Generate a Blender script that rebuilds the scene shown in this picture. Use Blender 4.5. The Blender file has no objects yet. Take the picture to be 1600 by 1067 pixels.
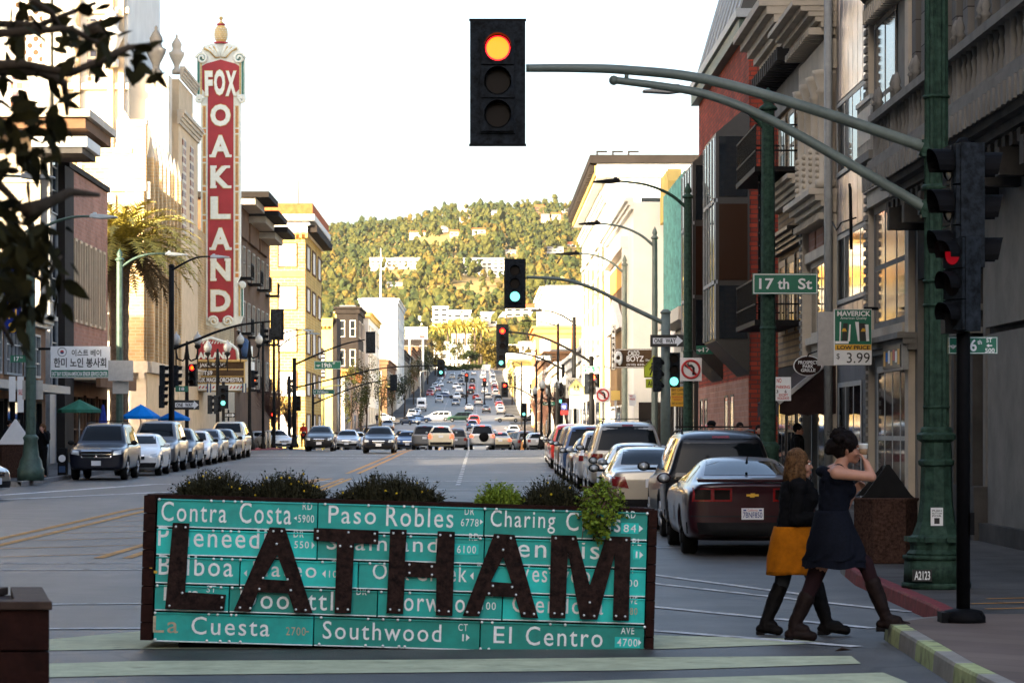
import bpy, bmesh, math, random
from mathutils import Vector, Matrix
from mathutils.bvhtree import BVHTree
R = math.radians
rnd = random.Random(11)
S = bpy.context.scene
COL = S.collection
# ---------------------------------------------------------------- camera, sky, sun, exposure
F, CX, CY, H = 4500.0, 750.0, 676.0, 1.75          # focal length in photo pixels, vanishing point, eye height
cd = bpy.data.cameras.new('camera'); cam = bpy.data.objects.new('camera', cd); COL.objects.link(cam)
cd.sensor_width = 36; cd.lens = F/1600*36
cd.shift_x = 50/1600; cd.shift_y = (CY-533.5)/1600
cd.clip_start = 0.1; cd.clip_end = 20000
cam.location = (0, 0, H); cam.rotation_euler = (R(90), 0, 0)
cd.dof.use_dof = True; cd.dof.focus_distance = 42; cd.dof.aperture_fstop = 11
S.camera = cam
SUN_AZ, SUN_EL = R(40), R(15)                      # light travels forward and to the right
w = bpy.data.worlds.new('World'); S.world = w; w.use_nodes = True
nt = w.node_tree; nt.nodes.clear()
sky = nt.nodes.new('ShaderNodeTexSky'); sky.sky_type = 'NISHITA'; sky.sun_disc = False
sky.sun_elevation = SUN_EL; sky.sun_rotation = math.pi + SUN_AZ; sky.air_density = 0.8; sky.dust_density = 5.0; sky.ozone_density = 0.4
bg = nt.nodes.new('ShaderNodeBackground'); bg.inputs[1].default_value = 0.13
wo = nt.nodes.new('ShaderNodeOutputWorld')
nt.links.new(sky.outputs[0], bg.inputs[0]); nt.links.new(bg.outputs[0], wo.inputs[0])
sl = bpy.data.lights.new('sun', 'SUN'); sl.energy = 4.2; sl.angle = R(0.5); sl.color = (1.0, 0.84, 0.60)
so = bpy.data.objects.new('sun', sl); COL.objects.link(so)
ld = Vector((math.sin(SUN_AZ)*math.cos(SUN_EL), math.cos(SUN_AZ)*math.cos(SUN_EL), -math.sin(SUN_EL)))
so.rotation_euler = ld.to_track_quat('-Z', 'Y').to_euler()
S.view_settings.view_transform = 'Standard'; S.view_settings.look = 'None'
S.view_settings.exposure = 2.5; S.view_settings.gamma = 1.0
S.render.engine = 'CYCLES'
S.cycles.use_denoising = True; S.cycles.max_bounces = 6; S.cycles.diffuse_bounces = 3; S.cycles.glossy_bounces = 3
S.cycles.caustics_reflective = False; S.cycles.caustics_refractive = False

# ---------------------------------------------------------------- helpers
def P(px, py, Y): return Vector(((px-CX)*Y/F, Y, H+(CY-py)*Y/F))
def PX(px, Y): return (px-CX)*Y/F
def PZ(py, Y): return H+(CY-py)*Y/F
GK = [(-300, 0), (0, 0), (40, 0), (70, .06), (100, .22), (130, .45), (150, .60), (165, .68), (180, .66), (200, .55), (230, .28), (265, -.02), (290, .02),
      (330, .62), (415, 2.35), (530, 3.9), (650, 8.2), (900, 17.2), (1100, 25.5), (1400, 33), (1900, 40), (2600, 52)]
def gz(Y):
    if Y <= GK[0][0]: return GK[0][1]
    for (a, za), (b, zb) in zip(GK, GK[1:]):
        if Y <= b:
            i = GK.index((a, za)); t = (Y-a)/(b-a)
            z0 = GK[max(i-1, 0)]; z3 = GK[min(i+2, len(GK)-1)]
            m0 = (zb-z0[1])/max(b-z0[0], 1e-6); m1 = (z3[1]-za)/max(z3[0]-a, 1e-6)
            h = b-a
            return ((2*t**3-3*t*t+1)*za+(t**3-2*t*t+t)*h*m0+(-2*t**3+3*t*t)*zb+(t**3-t*t)*h*m1)
    return GK[-1][1]
def gp(px, py, dz=0.0):                           # point of the road surface under a photo pixel (near field)
    Y = 30.0
    for _ in range(40): Y = max(5, (H-gz(Y)-dz)*F/max(py-CY, 1))
    return Vector((PX(px, Y), Y, gz(Y)+dz))

def wloc(o):
    v = Vector((0, 0, 0))
    while o is not None: v = v+o.location; o = o.parent
    return v
def thing(name, label, cat, loc=(0, 0, 0), group=None):
    o = bpy.data.objects.new(name, None); COL.objects.link(o); o.location = loc
    o.empty_display_size = .2; o['label'] = label; o['category'] = cat
    if group: o['group'] = group
    return o
def tag(o, label, cat, group=None):
    o['label'] = label; o['category'] = cat
    if group: o['group'] = group
    return o
def struct(o): o['kind'] = 'structure'; return o
def ident(a, d, z): return (a, d, z)
def fr_right(xf): return lambda a, d, z: (xf-d, a, z)     # street face on the right: a runs along Y, d out to the street
def fr_left(xf): return lambda a, d, z: (xf+d, a, z)
def fr_south(yf): return lambda a, d, z: (a, yf-d, z)     # face turned to the camera: a runs along X
class MB:
    def __init__(s, fr=ident): s.v = []; s.f = []; s.m = []; s.mats = []; s.fr = fr; s.sm = []
    def mi(s, m):
        if m not in s.mats: s.mats.append(m)
        return s.mats.index(m)
    def add(s, vs, fs, m, smooth=False, raw=False):
        b = len(s.v); s.v += [tuple(v) if raw else s.fr(*v) for v in vs]; k = s.mi(m)
        for f in fs: s.f.append([b+i for i in f]); s.m.append(k); s.sm.append(smooth)
        return s
    def box(s, a0, a1, d0, d1, z0, z1, m):
        vs = [(a, d, z) for z in (z0, z1) for d in (d0, d1) for a in (a0, a1)]
        return s.add(vs, [(0, 1, 3, 2), (4, 6, 7, 5), (0, 4, 5, 1), (2, 3, 7, 6), (0, 2, 6, 4), (1, 5, 7, 3)], m)
    def quad(s, p, m): return s.add(p, [tuple(range(len(p)))], m)
    def prism(s, poly, d0, d1, m):                 # poly in (a, z), pushed along d
        n = len(poly); vs = [(a, d0, z) for a, z in poly]+[(a, d1, z) for a, z in poly]
        return s.add(vs, [tuple(range(n)), tuple(range(2*n-1, n-1, -1))]+[(i, (i+1) % n, n+(i+1) % n, n+i) for i in range(n)], m)
    def prismz(s, poly, z0, z1, m):
        n = len(poly); vs = [(a, d, z0) for a, d in poly]+[(a, d, z1) for a, d in poly]
        return s.add(vs, [tuple(range(n-1, -1, -1)), tuple(range(n, 2*n))]+[(i, (i+1) % n, n+(i+1) % n, n+i) for i in range(n)], m)
    def prisma(s, poly, a0, a1, m):                # poly in (d, z), pushed along a
        n = len(poly); vs = [(a0, d, z) for d, z in poly]+[(a1, d, z) for d, z in poly]
        return s.add(vs, [tuple(range(n)), tuple(range(2*n-1, n-1, -1))]+[(i, (i+1) % n, n+(i+1) % n, n+i) for i in range(n)], m)
    def tube(s, pts, rad, m, n=8, cap=True):
        pts = [Vector(p) for p in pts]; N = len(pts)
        if not isinstance(rad, (list, tuple)): rad = [rad]*N
        vs = []; up = None
        for i, p in enumerate(pts):
            t = (pts[min(i+1, N-1)]-pts[max(i-1, 0)]).normalized()
            if up is None: up = t.orthogonal().normalized()
            up = (up-t*up.dot(t)); up = up.normalized() if up.length > 1e-6 else t.orthogonal().normalized()
            sd = t.cross(up)
            for k in range(n):
                q = 2*math.pi*k/n; vs.append(p+(up*math.cos(q)+sd*math.sin(q))*rad[i])
        fs = [(i*n+k, i*n+(k+1) % n, (i+1)*n+(k+1) % n, (i+1)*n+k) for i in range(N-1) for k in range(n)]
        if cap: fs += [tuple(range(n-1, -1, -1)), tuple(range((N-1)*n, N*n))]
        return s.add(vs, fs, m, True)
    def lathe(s, prof, c, m, n=16, axis='z', flute=0, sx=1, sy=1):
        vs = []; N = len(prof)
        for r, z in prof:
            for k in range(n):
                q = 2*math.pi*k/n; rr = r*(1-(flute if k % 2 else 0)); u, v = rr*math.cos(q)*sx, rr*math.sin(q)*sy
                vs.append({'z': (c[0]+u, c[1]+v, c[2]+z), 'y': (c[0]+u, c[1]+z, c[2]+v), 'x': (c[0]+z, c[1]+u, c[2]+v)}[axis])
        fs = [(i*n+k, i*n+(k+1) % n, (i+1)*n+(k+1) % n, (i+1)*n+k) for i in range(N-1) for k in range(n)]
        fs += [tuple(range(n-1, -1, -1)), tuple(range((N-1)*n, N*n))]
        return s.add(vs, fs, m, flute == 0)
    def ball(s, c, r, m, sx=1, sy=1, sz=1, n=10):
        k = n//2
        return s.lathe([(max(r*math.sin(math.pi*i/k), .0005), -r*sz*math.cos(math.pi*i/k)) for i in range(k+1)], c, m, n, sx=sx, sy=sy)
    def build(s, name, parent=None, bevel=0, local=False):
        off = wloc(parent) if parent is not None and not local else Vector((0, 0, 0))
        me = bpy.data.meshes.new(name)
        me.from_pydata([(v[0]-off.x, v[1]-off.y, v[2]-off.z) for v in s.v], [], s.f)
        for m in s.mats: me.materials.append(m)
        me.polygons.foreach_set('material_index', s.m); me.polygons.foreach_set('use_smooth', s.sm)
        bm = bmesh.new(); bm.from_mesh(me); bmesh.ops.recalc_face_normals(bm, faces=bm.faces); bm.to_mesh(me); bm.free()
        o = bpy.data.objects.new(name, me); COL.objects.link(o); o.parent = parent
        if bevel:
            b = o.modifiers.new('bevel', 'BEVEL'); b.width = bevel; b.segments = 2; b.limit_method = 'ANGLE'
        return o
def copy_tree(o, parent=None):
    c = o.copy(); COL.objects.link(c); c.parent = parent
    for ch in list(o.children): copy_tree(ch, c)
    return c
_tc = {}
def text_mesh(body, off=0.0, sp=1.0):
    k = (body, off, sp)
    if k not in _tc:
        c = bpy.data.curves.new('lettering', 'FONT'); c.body = body; c.offset = off; c.space_character = sp; c.resolution_u = 3
        o = bpy.data.objects.new('lettering', c)
        me = o.to_mesh(); vs = [tuple(v.co[:2]) for v in me.vertices]; fs = [tuple(p.vertices) for p in me.polygons]
        o.to_mesh_clear(); bpy.data.objects.remove(o)
        x0 = min(v[0] for v in vs); x1 = max(v[0] for v in vs); y0 = min(v[1] for v in vs); y1 = max(v[1] for v in vs)
        _tc[k] = ([((x-x0)/(x1-x0), (y-y0)/(y1-y0)) for x, y in vs], fs)
    return _tc[k]
def put_text(mb, body, a0, a1, z0, z1, d, m, off=0.0, shear=0.0, sp=1.0):      # fills the rectangle a0..a1 x z0..z1 of the frame
    vs, fs = text_mesh(body, off, sp)
    mb.add([(a0+(a1-a0)*(u+shear*v), d, z0+(z1-z0)*v) for u, v in vs], fs, m)
# ---------------------------------------------------------------- materials
def lin(h):
    if isinstance(h, str):
        c = [int(h[i:i+2], 16)/255 for i in (0, 2, 4)]
        return tuple(x/12.92 if x <= .04045 else ((x+.055)/1.055)**2.4 for x in c)
    return tuple(h)
def mat(name, col, rough=.7, metal=0.0, var=.25, scale=6.0, bump=0.0, bscale=40.0, coat=0.0, spec=.5, col2=None):
    m = bpy.data.materials.new(name); m.use_nodes = True; t = m.node_tree; b = t.nodes['Principled BSDF']
    if rough >= .6 and not metal: spec = min(spec, .10)
    col = lin(col); b.inputs['Roughness'].default_value = rough; b.inputs['Metallic'].default_value = metal
    b.inputs['Coat Weight'].default_value = coat; b.inputs['Specular IOR Level'].default_value = spec
    tc = t.nodes.new('ShaderNodeTexCoord')
    if var or col2:
        n = t.nodes.new('ShaderNodeTexNoise'); n.inputs['Scale'].default_value = scale; n.inputs['Detail'].default_value = 6
        n.inputs['Roughness'].default_value = .65
        t.links.new(tc.outputs['Object'], n.inputs['Vector'])
        r = t.nodes.new('ShaderNodeValToRGB'); e = r.color_ramp.elements
        e[0].position = .32; e[1].position = .70
        lo = [x*(1-var) for x in col]; hi = [min(1, x*(1+var*.8)) for x in (lin(col2) if col2 else col)]
        e[0].color = (*lo, 1); e[1].color = (*hi, 1)
        t.links.new(n.outputs['Fac'], r.inputs[0]); t.links.new(r.outputs[0], b.inputs['Base Color'])
    else: b.inputs['Base Color'].default_value = (*col, 1)
    if bump:
        n2 = t.nodes.new('ShaderNodeTexNoise'); n2.inputs['Scale'].default_value = bscale; n2.inputs['Detail'].default_value = 4
        t.links.new(tc.outputs['Object'], n2.inputs['Vector'])
        bp = t.nodes.new('ShaderNodeBump'); bp.inputs['Strength'].default_value = bump; bp.inputs['Distance'].default_value = .02
        t.links.new(n2.outputs['Fac'], bp.inputs['Height']); t.links.new(bp.outputs[0], b.inputs['Normal'])
    return m
def brick(name, c1, c2, mortar, bw=.24, bh=.075, ms=.012, rough=.85, off=.5, var=.5):
    m = bpy.data.materials.new(name); m.use_nodes = True; t = m.node_tree; b = t.nodes['Principled BSDF']
    g = t.nodes.new('ShaderNodeNewGeometry'); sp = t.nodes.new('ShaderNodeSeparateXYZ'); ad = t.nodes.new('ShaderNodeMath'); cb = t.nodes.new('ShaderNodeCombineXYZ')
    t.links.new(g.outputs['Position'], sp.inputs[0]); t.links.new(sp.outputs[0], ad.inputs[0]); t.links.new(sp.outputs[1], ad.inputs[1])
    t.links.new(ad.outputs[0], cb.inputs[0]); t.links.new(sp.outputs[2], cb.inputs[1])
    k = t.nodes.new('ShaderNodeTexBrick'); k.inputs['Scale'].default_value = 1; k.inputs['Brick Width'].default_value = bw; k.inputs['Row Height'].default_value = bh
    k.inputs['Mortar Size'].default_value = ms; k.inputs['Mortar Smooth'].default_value = .2; k.offset = off
    k.inputs['Color1'].default_value = (*lin(c1), 1); k.inputs['Color2'].default_value = (*lin(c2), 1); k.inputs['Mortar'].default_value = (*lin(mortar), 1)
    t.links.new(cb.outputs[0], k.inputs['Vector'])
    n = t.nodes.new('ShaderNodeTexNoise'); n.inputs['Scale'].default_value = .7; n.inputs['Detail'].default_value = 8
    t.links.new(g.outputs['Position'], n.inputs['Vector'])
    mr = t.nodes.new('ShaderNodeMapRange'); mr.inputs[1].default_value = .3; mr.inputs[2].default_value = .7; mr.inputs[3].default_value = 1-var*.5; mr.inputs[4].default_value = 1+var*.3
    t.links.new(n.outputs['Fac'], mr.inputs[0])
    mx = t.nodes.new('ShaderNodeVectorMath'); mx.operation = 'SCALE'
    t.links.new(k.outputs['Color'], mx.inputs[0]); t.links.new(mr.outputs[0], mx.inputs['Scale'])
    t.links.new(mx.outputs[0], b.inputs['Base Color']); b.inputs['Roughness'].default_value = rough; b.inputs['Specular IOR Level'].default_value = .10
    bp = t.nodes.new('ShaderNodeBump'); bp.inputs['Strength'].default_value = .5; bp.inputs['Distance'].default_value = .02; bp.invert = True
    t.links.new(k.outputs['Fac'], bp.inputs['Height']); t.links.new(bp.outputs[0], b.inputs['Normal'])
    return m
def emit(name, col, st):
    m = bpy.data.materials.new(name); m.use_nodes = True; t = m.node_tree; b = t.nodes['Principled BSDF']
    b.inputs['Base Color'].default_value = (*[c*.3 for c in col], 1); b.inputs['Emission Color'].default_value = (*col, 1); b.inputs['Emission Strength'].default_value = st
    b.inputs['Roughness'].default_value = .3
    return m
M = {}
def mk(k, *a, **kw): M[k] = mat(k, *a, **kw)
mk('asphalt', (.088, .083, .078), .82, var=.35, scale=.9, bump=.35, bscale=60)
mk('far_asphalt', (.12, .115, .11), .85, var=.25, scale=.3)  # paler than the near asphalt, its sunlit look put into the colour
mk('sidewalk', (.085, .083, .083), .85, var=.3, scale=1.2, bump=.2, bscale=50)
mk('concrete', (.30, .28, .25), .85, var=.25, scale=2.5, bump=.25, bscale=40)
mk('granite_curb', (.22, .21, .20), .8, var=.3, scale=5)
mk('red_curb', (.20, .025, .03), .7, var=.45, scale=7)
mk('green_curb', (.42, .46, .22), .75, var=.25, scale=6)
mk('plaza_green', (.47, .49, .33), .8, var=.22, scale=3.5, bump=.2, bscale=80)
mk('white_paint', (.62, .62, .62), .7, var=.35, scale=9)
mk('orange_paint', (.55, .27, .06), .7, var=.35, scale=5)
mk('earth', (.16, .13, .09), .95, var=.4, scale=.05)
mk('iron', (.009, .009, .010), .62, var=.3)
mk('black_metal', (.003, .003, .004), .7, var=.3, scale=20)
mk('green_iron', (.030, .062, .045), .62, var=.5, scale=12, bump=.2, bscale=60)
mk('dull_green', (.045, .085, .065), .55, var=.35, scale=6)
mk('pole_grey', (.13, .16, .14), .5, var=.25, scale=4)
mk('arm_grey', (.085, .12, .11), .5, var=.3, scale=4)
mk('galv', (.35, .36, .36), .45, .5, var=.2)
mk('pale_lamp', (.45, .50, .52), .4, var=.1)
mk('yellow_pole', (.50, .43, .15), .55, var=.2)
mk('signal_black', (.006, .007, .009), .6, var=.7, scale=14, col2=(.016, .02, .026), spec=.25)
mk('lens_dark', (.008, .004, .003), .35, var=0, spec=.12)
mk('sign_green', (.0, .13, .075), .38, var=.15, scale=3)
mk('blade_green', (.0, .36, .31), .42, var=.25, scale=4)
mk('blade_teal', (.0, .54, .48), .42, var=.2, scale=4)
mk('blade_dark', (.0, .25, .20), .45, var=.25, scale=4)
mk('sign_white', (.78, .79, .80), .45, var=.08, scale=3)
mk('letter_white', (.80, .82, .80), .5, var=.14, scale=30)
mk('letter_worn', (.45, .36, .24), .5, var=.35, scale=30)
mk('sign_black', (.01, .01, .01), .45, var=.1)
mk('sign_yellow', (.58, .68, .02), .45, var=.08)
mk('school_yellow', (.75, .72, .28), .5, var=.08)
mk('amber', (.70, .38, .02), .45, var=.1)
mk('sign_red', (.50, .03, .03), .45, var=.12)
mk('sign_back', (.40, .40, .39), .5, .4, var=.15)
mk('rust', (.012, .007, .006), .8, var=.6, scale=22, bump=.3, bscale=90, col2=(.028, .014, .011), spec=.2)
mk('dark_wood', (.022, .007, .005), .75, var=.5, scale=9, bump=.3, bscale=30)
mk('wood_top', (.065, .042, .032), .75, var=.35, scale=12)
mk('soil', (.03, .02, .015), .95, var=.3)
mk('bolt', (.8, .8, .78), .3, .6, var=0)
mk('grass_dark', (.014, .016, .007), .8, var=.6, scale=30, col2=(.040, .036, .018), spec=.2)
mk('leaf_green', (.095, .17, .016), .6, var=.5, scale=25, col2=(.20, .26, .03))
mk('flower', (.75, .50, .02), .6, var=.2)
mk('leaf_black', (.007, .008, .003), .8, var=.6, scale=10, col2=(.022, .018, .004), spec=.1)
mk('bark', (.06, .042, .028), .9, var=.4, scale=12, bump=.4)
mk('palm_leaf', (.24, .21, .035), .55, var=.5, scale=6, col2=(.42, .34, .06))
mk('palm_dead', (.10, .07, .035), .9, var=.4, scale=8)
mk('palm_trunk', (.11, .085, .065), .95, var=.5, scale=9, bump=.6, bscale=18)
mk('twig', (.13, .07, .055), .9, var=.3)
mk('tree_green', (.032, .043, .010), .8, var=.55, scale=.25, col2=(.062, .060, .013))
mk('tree_dark', (.014, .024, .010), .85, var=.5, scale=.25, col2=(.04, .05, .014))
mk('tree_gold', (.062, .050, .011), .85, var=.5, scale=.25, col2=(.105, .076, .015))
# buildings
mk('stone', (.21, .20, .185), .8, var=.22, scale=1.4, bump=.25, bscale=14)
mk('stone_dark', (.065, .062, .06), .85, var=.35, scale=1.2, bump=.25, bscale=14)
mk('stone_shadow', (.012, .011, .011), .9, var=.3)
mk('cream', (.50, .44, .36), .8, var=.16, scale=1.5, bump=.12, bscale=12)
mk('cream_tan', (.56, .44, .30), .8, var=.14, scale=1.2, bump=.12, bscale=10)
mk('white_wall', (.70, .69, .65), .8, var=.10, scale=.5)
mk('pale_wall', (.60, .55, .46), .8, var=.14, scale=.5)
mk('yellow_wall', (.62, .44, .14), .8, var=.15, scale=.6)
mk('orange_wall', (.62, .27, .08), .8, var=.15, scale=.6)
mk('dark_wall', (.025, .021, .019), .85, var=.25, scale=.8)
mk('brown_wall', (.17, .095, .055), .85, var=.25, scale=.8)
mk('grey_wall', (.16, .16, .165), .85, var=.2, scale=.8)
mk('roof_tile', (.38, .10, .035), .8, var=.3, scale=3)
mk('teal', (.10, .33, .30), .55, var=.35, scale=3)
mk('glass', (.012, .015, .018), .05, var=0, spec=.7)
mk('glass_blue', (.014, .026, .040), .10, var=0, spec=.6)
mk('glass_brown', (.03, .013, .007), .12, var=0, spec=.5)
mk('blind', (.70, .66, .58), .6, var=.1)
mk('bronze', (.012, .009, .007), .45, var=.3)
mk('frame_grey', (.30, .31, .31), .55, var=.15)
mk('metal_panel', (.42, .40, .41), .28, .75, var=.35, scale=.9, col2=(.55, .50, .50))
mk('awning', (.032, .018, .016), .9, var=.25, scale=5)
mk('canvas_grey', (.42, .40, .38), .9, var=.15)
mk('fox_red', (.36, .022, .03), .55, var=.15, scale=1.5)
mk('fox_white', (.78, .80, .72), .5, var=.1)
mk('fox_gold', (.62, .42, .14), .5, var=.25, scale=6)
mk('fox_green', (.03, .17, .13), .5, var=.2)
mk('fox_blue', (.012, .05, .14), .5, var=.2)
mk('brown_panel', (.09, .055, .03), .6, var=.2)
mk('umbrella_blue', (.0, .17, .60), .7, var=.12)
mk('umbrella_green', (.035, .15, .10), .75, var=.2)
mk('umbrella_navy', (.03, .05, .28), .75, var=.2)
mk('banner_blue', (.012, .03, .22), .7, var=.2)
mk('bin_brown', (.045, .024, .018), .85, var=.5, scale=28, bump=.3, bscale=70, col2=(.075, .042, .032))
mk('red_cloth', (.45, .03, .02), .8, var=.2)
M['red_brick'] = brick('red_brick', (.30, .048, .026), (.17, .030, .020), (.085, .04, .032), bw=.42, bh=.13, ms=.016, var=.6)
M['pink_brick'] = brick('pink_brick', (.36, .19, .14), (.29, .145, .105), (.33, .20, .16), bw=.5, bh=.17, ms=.02)
M['tan_brick'] = brick('tan_brick', (.52, .36, .19), (.45, .29, .14), (.50, .40, .26), bw=.5, bh=.17, ms=.025)
M['buff_brick'] = brick('buff_brick', (.33, .22, .12), (.27, .17, .09), (.14, .10, .07), bw=.28, bh=.16, ms=.03)
M['yellow_brick'] = brick('yellow_brick', (.55, .36, .10), (.46, .28, .07), (.55, .42, .18), bw=.7, bh=.3, ms=.04)
M['ashlar'] = brick('ashlar', (.15, .143, .137), (.13, .125, .12), (.05, .047, .046), bw=1.2, bh=.55, ms=.012, var=.5)
M['dark_brick'] = brick('dark_brick', (.06, .045, .04), (.045, .035, .03), (.03, .025, .02))
M['tiles'] = brick('tiles', (.32, .14, .08), (.10, .12, .18), (.60, .56, .48), bw=.5, bh=.5, ms=.09, off=.5, var=.2)
M['lattice'] = brick('lattice', (.10, .07, .04), (.14, .10, .06), (.72, .68, .58), bw=.75, bh=.75, ms=.17, off=.5, var=.1)
M['pavers'] = brick('pavers', (.17, .13, .11), (.145, .11, .095), (.10, .085, .08), bw=.6, bh=.6, ms=.01, off=0)
M['lit_red'] = emit('lit_red', (1, .05, .03), 5); M['lit_amber'] = emit('lit_amber', (1, .105, .004), 1.0); M['lit_rim'] = emit('lit_rim', (1, .004, .012), 1.0); M['lit_dim'] = emit('lit_dim', (.4, .004, .012), .09)
M['lit_green'] = emit('lit_green', (.08, .42, .33), 1.0); M['tail_on'] = emit('tail_on', (1, .05, .02), 1.2); M['head_on'] = emit('head_on', (1, .97, 1), 6)
M['walk_lit'] = emit('walk_lit', (1, .35, .2), 1.2)

def rework(name, kind):
    """asphalt with cracks, tyre streaks and patches; paint worn through in places"""
    m = M[name]; t = m.node_tree; b = t.nodes['Principled BSDF']; src = b.inputs['Base Color'].links[0].from_socket; g = t.nodes.new('ShaderNodeNewGeometry')
    def noise(sc, vec, det=6): n = t.nodes.new('ShaderNodeTexNoise'); n.inputs['Scale'].default_value = sc; n.inputs['Detail'].default_value = det; t.links.new(vec, n.inputs['Vector']); return n.outputs['Fac']
    def ramp(v, p0, p1, c0, c1): r = t.nodes.new('ShaderNodeMapRange'); r.inputs[1].default_value = p0; r.inputs[2].default_value = p1; r.inputs[3].default_value = c0; r.inputs[4].default_value = c1; t.links.new(v, r.inputs[0]); return r.outputs[0]
    def mul(c, f): v = t.nodes.new('ShaderNodeVectorMath'); v.operation = 'SCALE'; t.links.new(c, v.inputs[0]); t.links.new(f, v.inputs['Scale']); return v.outputs[0]
    pos = g.outputs['Position']
    if kind == 'asphalt':
        mp = t.nodes.new('ShaderNodeMapping'); mp.inputs['Scale'].default_value = (1.1, .05, 1); t.links.new(pos, mp.inputs['Vector'])
        c = mul(src, ramp(noise(1.0, mp.outputs[0], 3), .3, .7, .80, 1.18)); c = mul(c, ramp(noise(.10, pos, 2), .42, .58, .82, 1.12)); c = mul(c, ramp(noise(55, pos, 2), .3, .7, .75, 1.25))
        ds = t.nodes.new('ShaderNodeTexNoise'); ds.inputs['Scale'].default_value = .8; t.links.new(pos, ds.inputs['Vector']); ad = t.nodes.new('ShaderNodeVectorMath'); ad.operation = 'ADD'; t.links.new(pos, ad.inputs[0]); t.links.new(ds.outputs['Color'], ad.inputs[1])
        v = t.nodes.new('ShaderNodeTexVoronoi'); v.feature = 'DISTANCE_TO_EDGE'; v.inputs['Scale'].default_value = .16; t.links.new(ad.outputs[0], v.inputs['Vector']); c = mul(c, ramp(v.outputs['Distance'], .002, .007, .62, 1.0))
        w_ = ramp(noise(.55, pos, 4), .66, .74, 1.0, .62); c = mul(c, w_)
        t.links.new(c, b.inputs['Base Color'])
    else:
        mx = t.nodes.new('ShaderNodeMix'); mx.data_type = 'RGBA'; t.links.new(ramp(noise(4.5, pos, 10), *((.62, .80, 0, .75) if name in ('plaza_green', 'red_curb') else (.52, .66, 0, .85))), mx.inputs[0]); t.links.new(src, mx.inputs[6]); mx.inputs[7].default_value = (.085, .08, .076, 1); t.links.new(mx.outputs[2], b.inputs['Base Color'])
for k in ('asphalt', 'far_asphalt'): M[k].node_tree.nodes['Principled BSDF'].inputs['Specular IOR Level'].default_value = .35; M[k].node_tree.nodes['Principled BSDF'].inputs['Roughness'].default_value = .55
rework('asphalt', 'asphalt'); rework('sidewalk', 'asphalt')
for k in ('white_paint', 'orange_paint', 'plaza_green', 'green_curb', 'red_curb'): rework(k, 'paint')
# ---------------------------------------------------------------- ground, road, pavements, markings
KR = [(3.25, -20), (3.28, 20), (3.42, 24.4), (3.75, 24.9), (4.12, 25.3), (4.2, 27), (4.3, 33), (4.5, 36), (4.95, 38.5), (5.0, 45), (5.0, 73.5)]
ys = [-300, -50]+[i*5 for i in range(0, 60)]+[300+i*20 for i in range(0, 40)]+[1100+i*75 for i in range(0, 21)]
g = MB(); xs = [-3500, -600, -60, 60, 600, 3500]
for i in range(len(ys)-1):
    for j in range(len(xs)-1):
        g.quad([(xs[j], ys[i], gz(ys[i])), (xs[j+1], ys[i], gz(ys[i])), (xs[j+1], ys[i+1], gz(ys[i+1])), (xs[j], ys[i+1], gz(ys[i+1]))], M['earth'])
struct(g.build('ground'))
def strip(mb, x0, x1, y0, y1, dz, m, step=5):
    n = max(1, int((y1-y0)/step))
    for i in range(n):
        a = y0+(y1-y0)*i/n; b = y0+(y1-y0)*(i+1)/n
        mb.quad([(x0, a, gz(a)+dz), (x1, a, gz(a)+dz), (x1, b, gz(b)+dz), (x0, b, gz(b)+dz)], m)
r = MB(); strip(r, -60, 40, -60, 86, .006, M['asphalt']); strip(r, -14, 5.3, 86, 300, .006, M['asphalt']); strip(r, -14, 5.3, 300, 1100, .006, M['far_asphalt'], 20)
struct(r.build('road'))
def cross(y0, y1, x0, x1, nm):
    c = MB(); strip(c, x0, x1, y0, y1, .010, M['asphalt']); struct(c.build(nm))
for y0, y1, x0, x1 in ((73.5, 81.4, 5.2, 90), (136.5, 150.5, -90, -13.9), (268, 282, -90, -13.9), (268, 282, 5.2, 60), (505, 545, -120, -13.9), (505, 545, 5.2, 120), (690, 715, -120, -13.9), (690, 715, 5.2, 120)):
    cross(y0, y1, x0, x1, 'cross_street')
sw = MB()
for (xa, ya), (xb, yb) in zip(KR, KR[1:]):       # right pavement near the camera follows the bulb-out
    n = max(1, int((yb-ya)/4))
    for i in range(n):
        t0, t1 = i/n, (i+1)/n; x0 = xa+(xb-xa)*t0; x1 = xa+(xb-xa)*t1; y0 = ya+(yb-ya)*t0; y1 = ya+(yb-ya)*t1
        sw.quad([(x0+.15, y0, gz(y0)+.15), (12, y0, gz(y0)+.15), (12, y1, gz(y1)+.15), (x1+.15, y1, gz(y1)+.15)], M['sidewalk'])
for x0, x1, y0, y1 in ((5.15, 12, 81.4, 268), (5.15, 12, 282, 505), (5.15, 12, 545, 690), (5.15, 12, 715, 1100),
                       (-30, -13.85, 86, 136.5), (-30, -13.85, 150.5, 268), (-30, -13.85, 282, 505), (-30, -13.85, 545, 690), (-30, -13.85, 715, 1100)):
    strip(sw, x0, x1, y0, y1, .15, M['sidewalk'])
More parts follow.
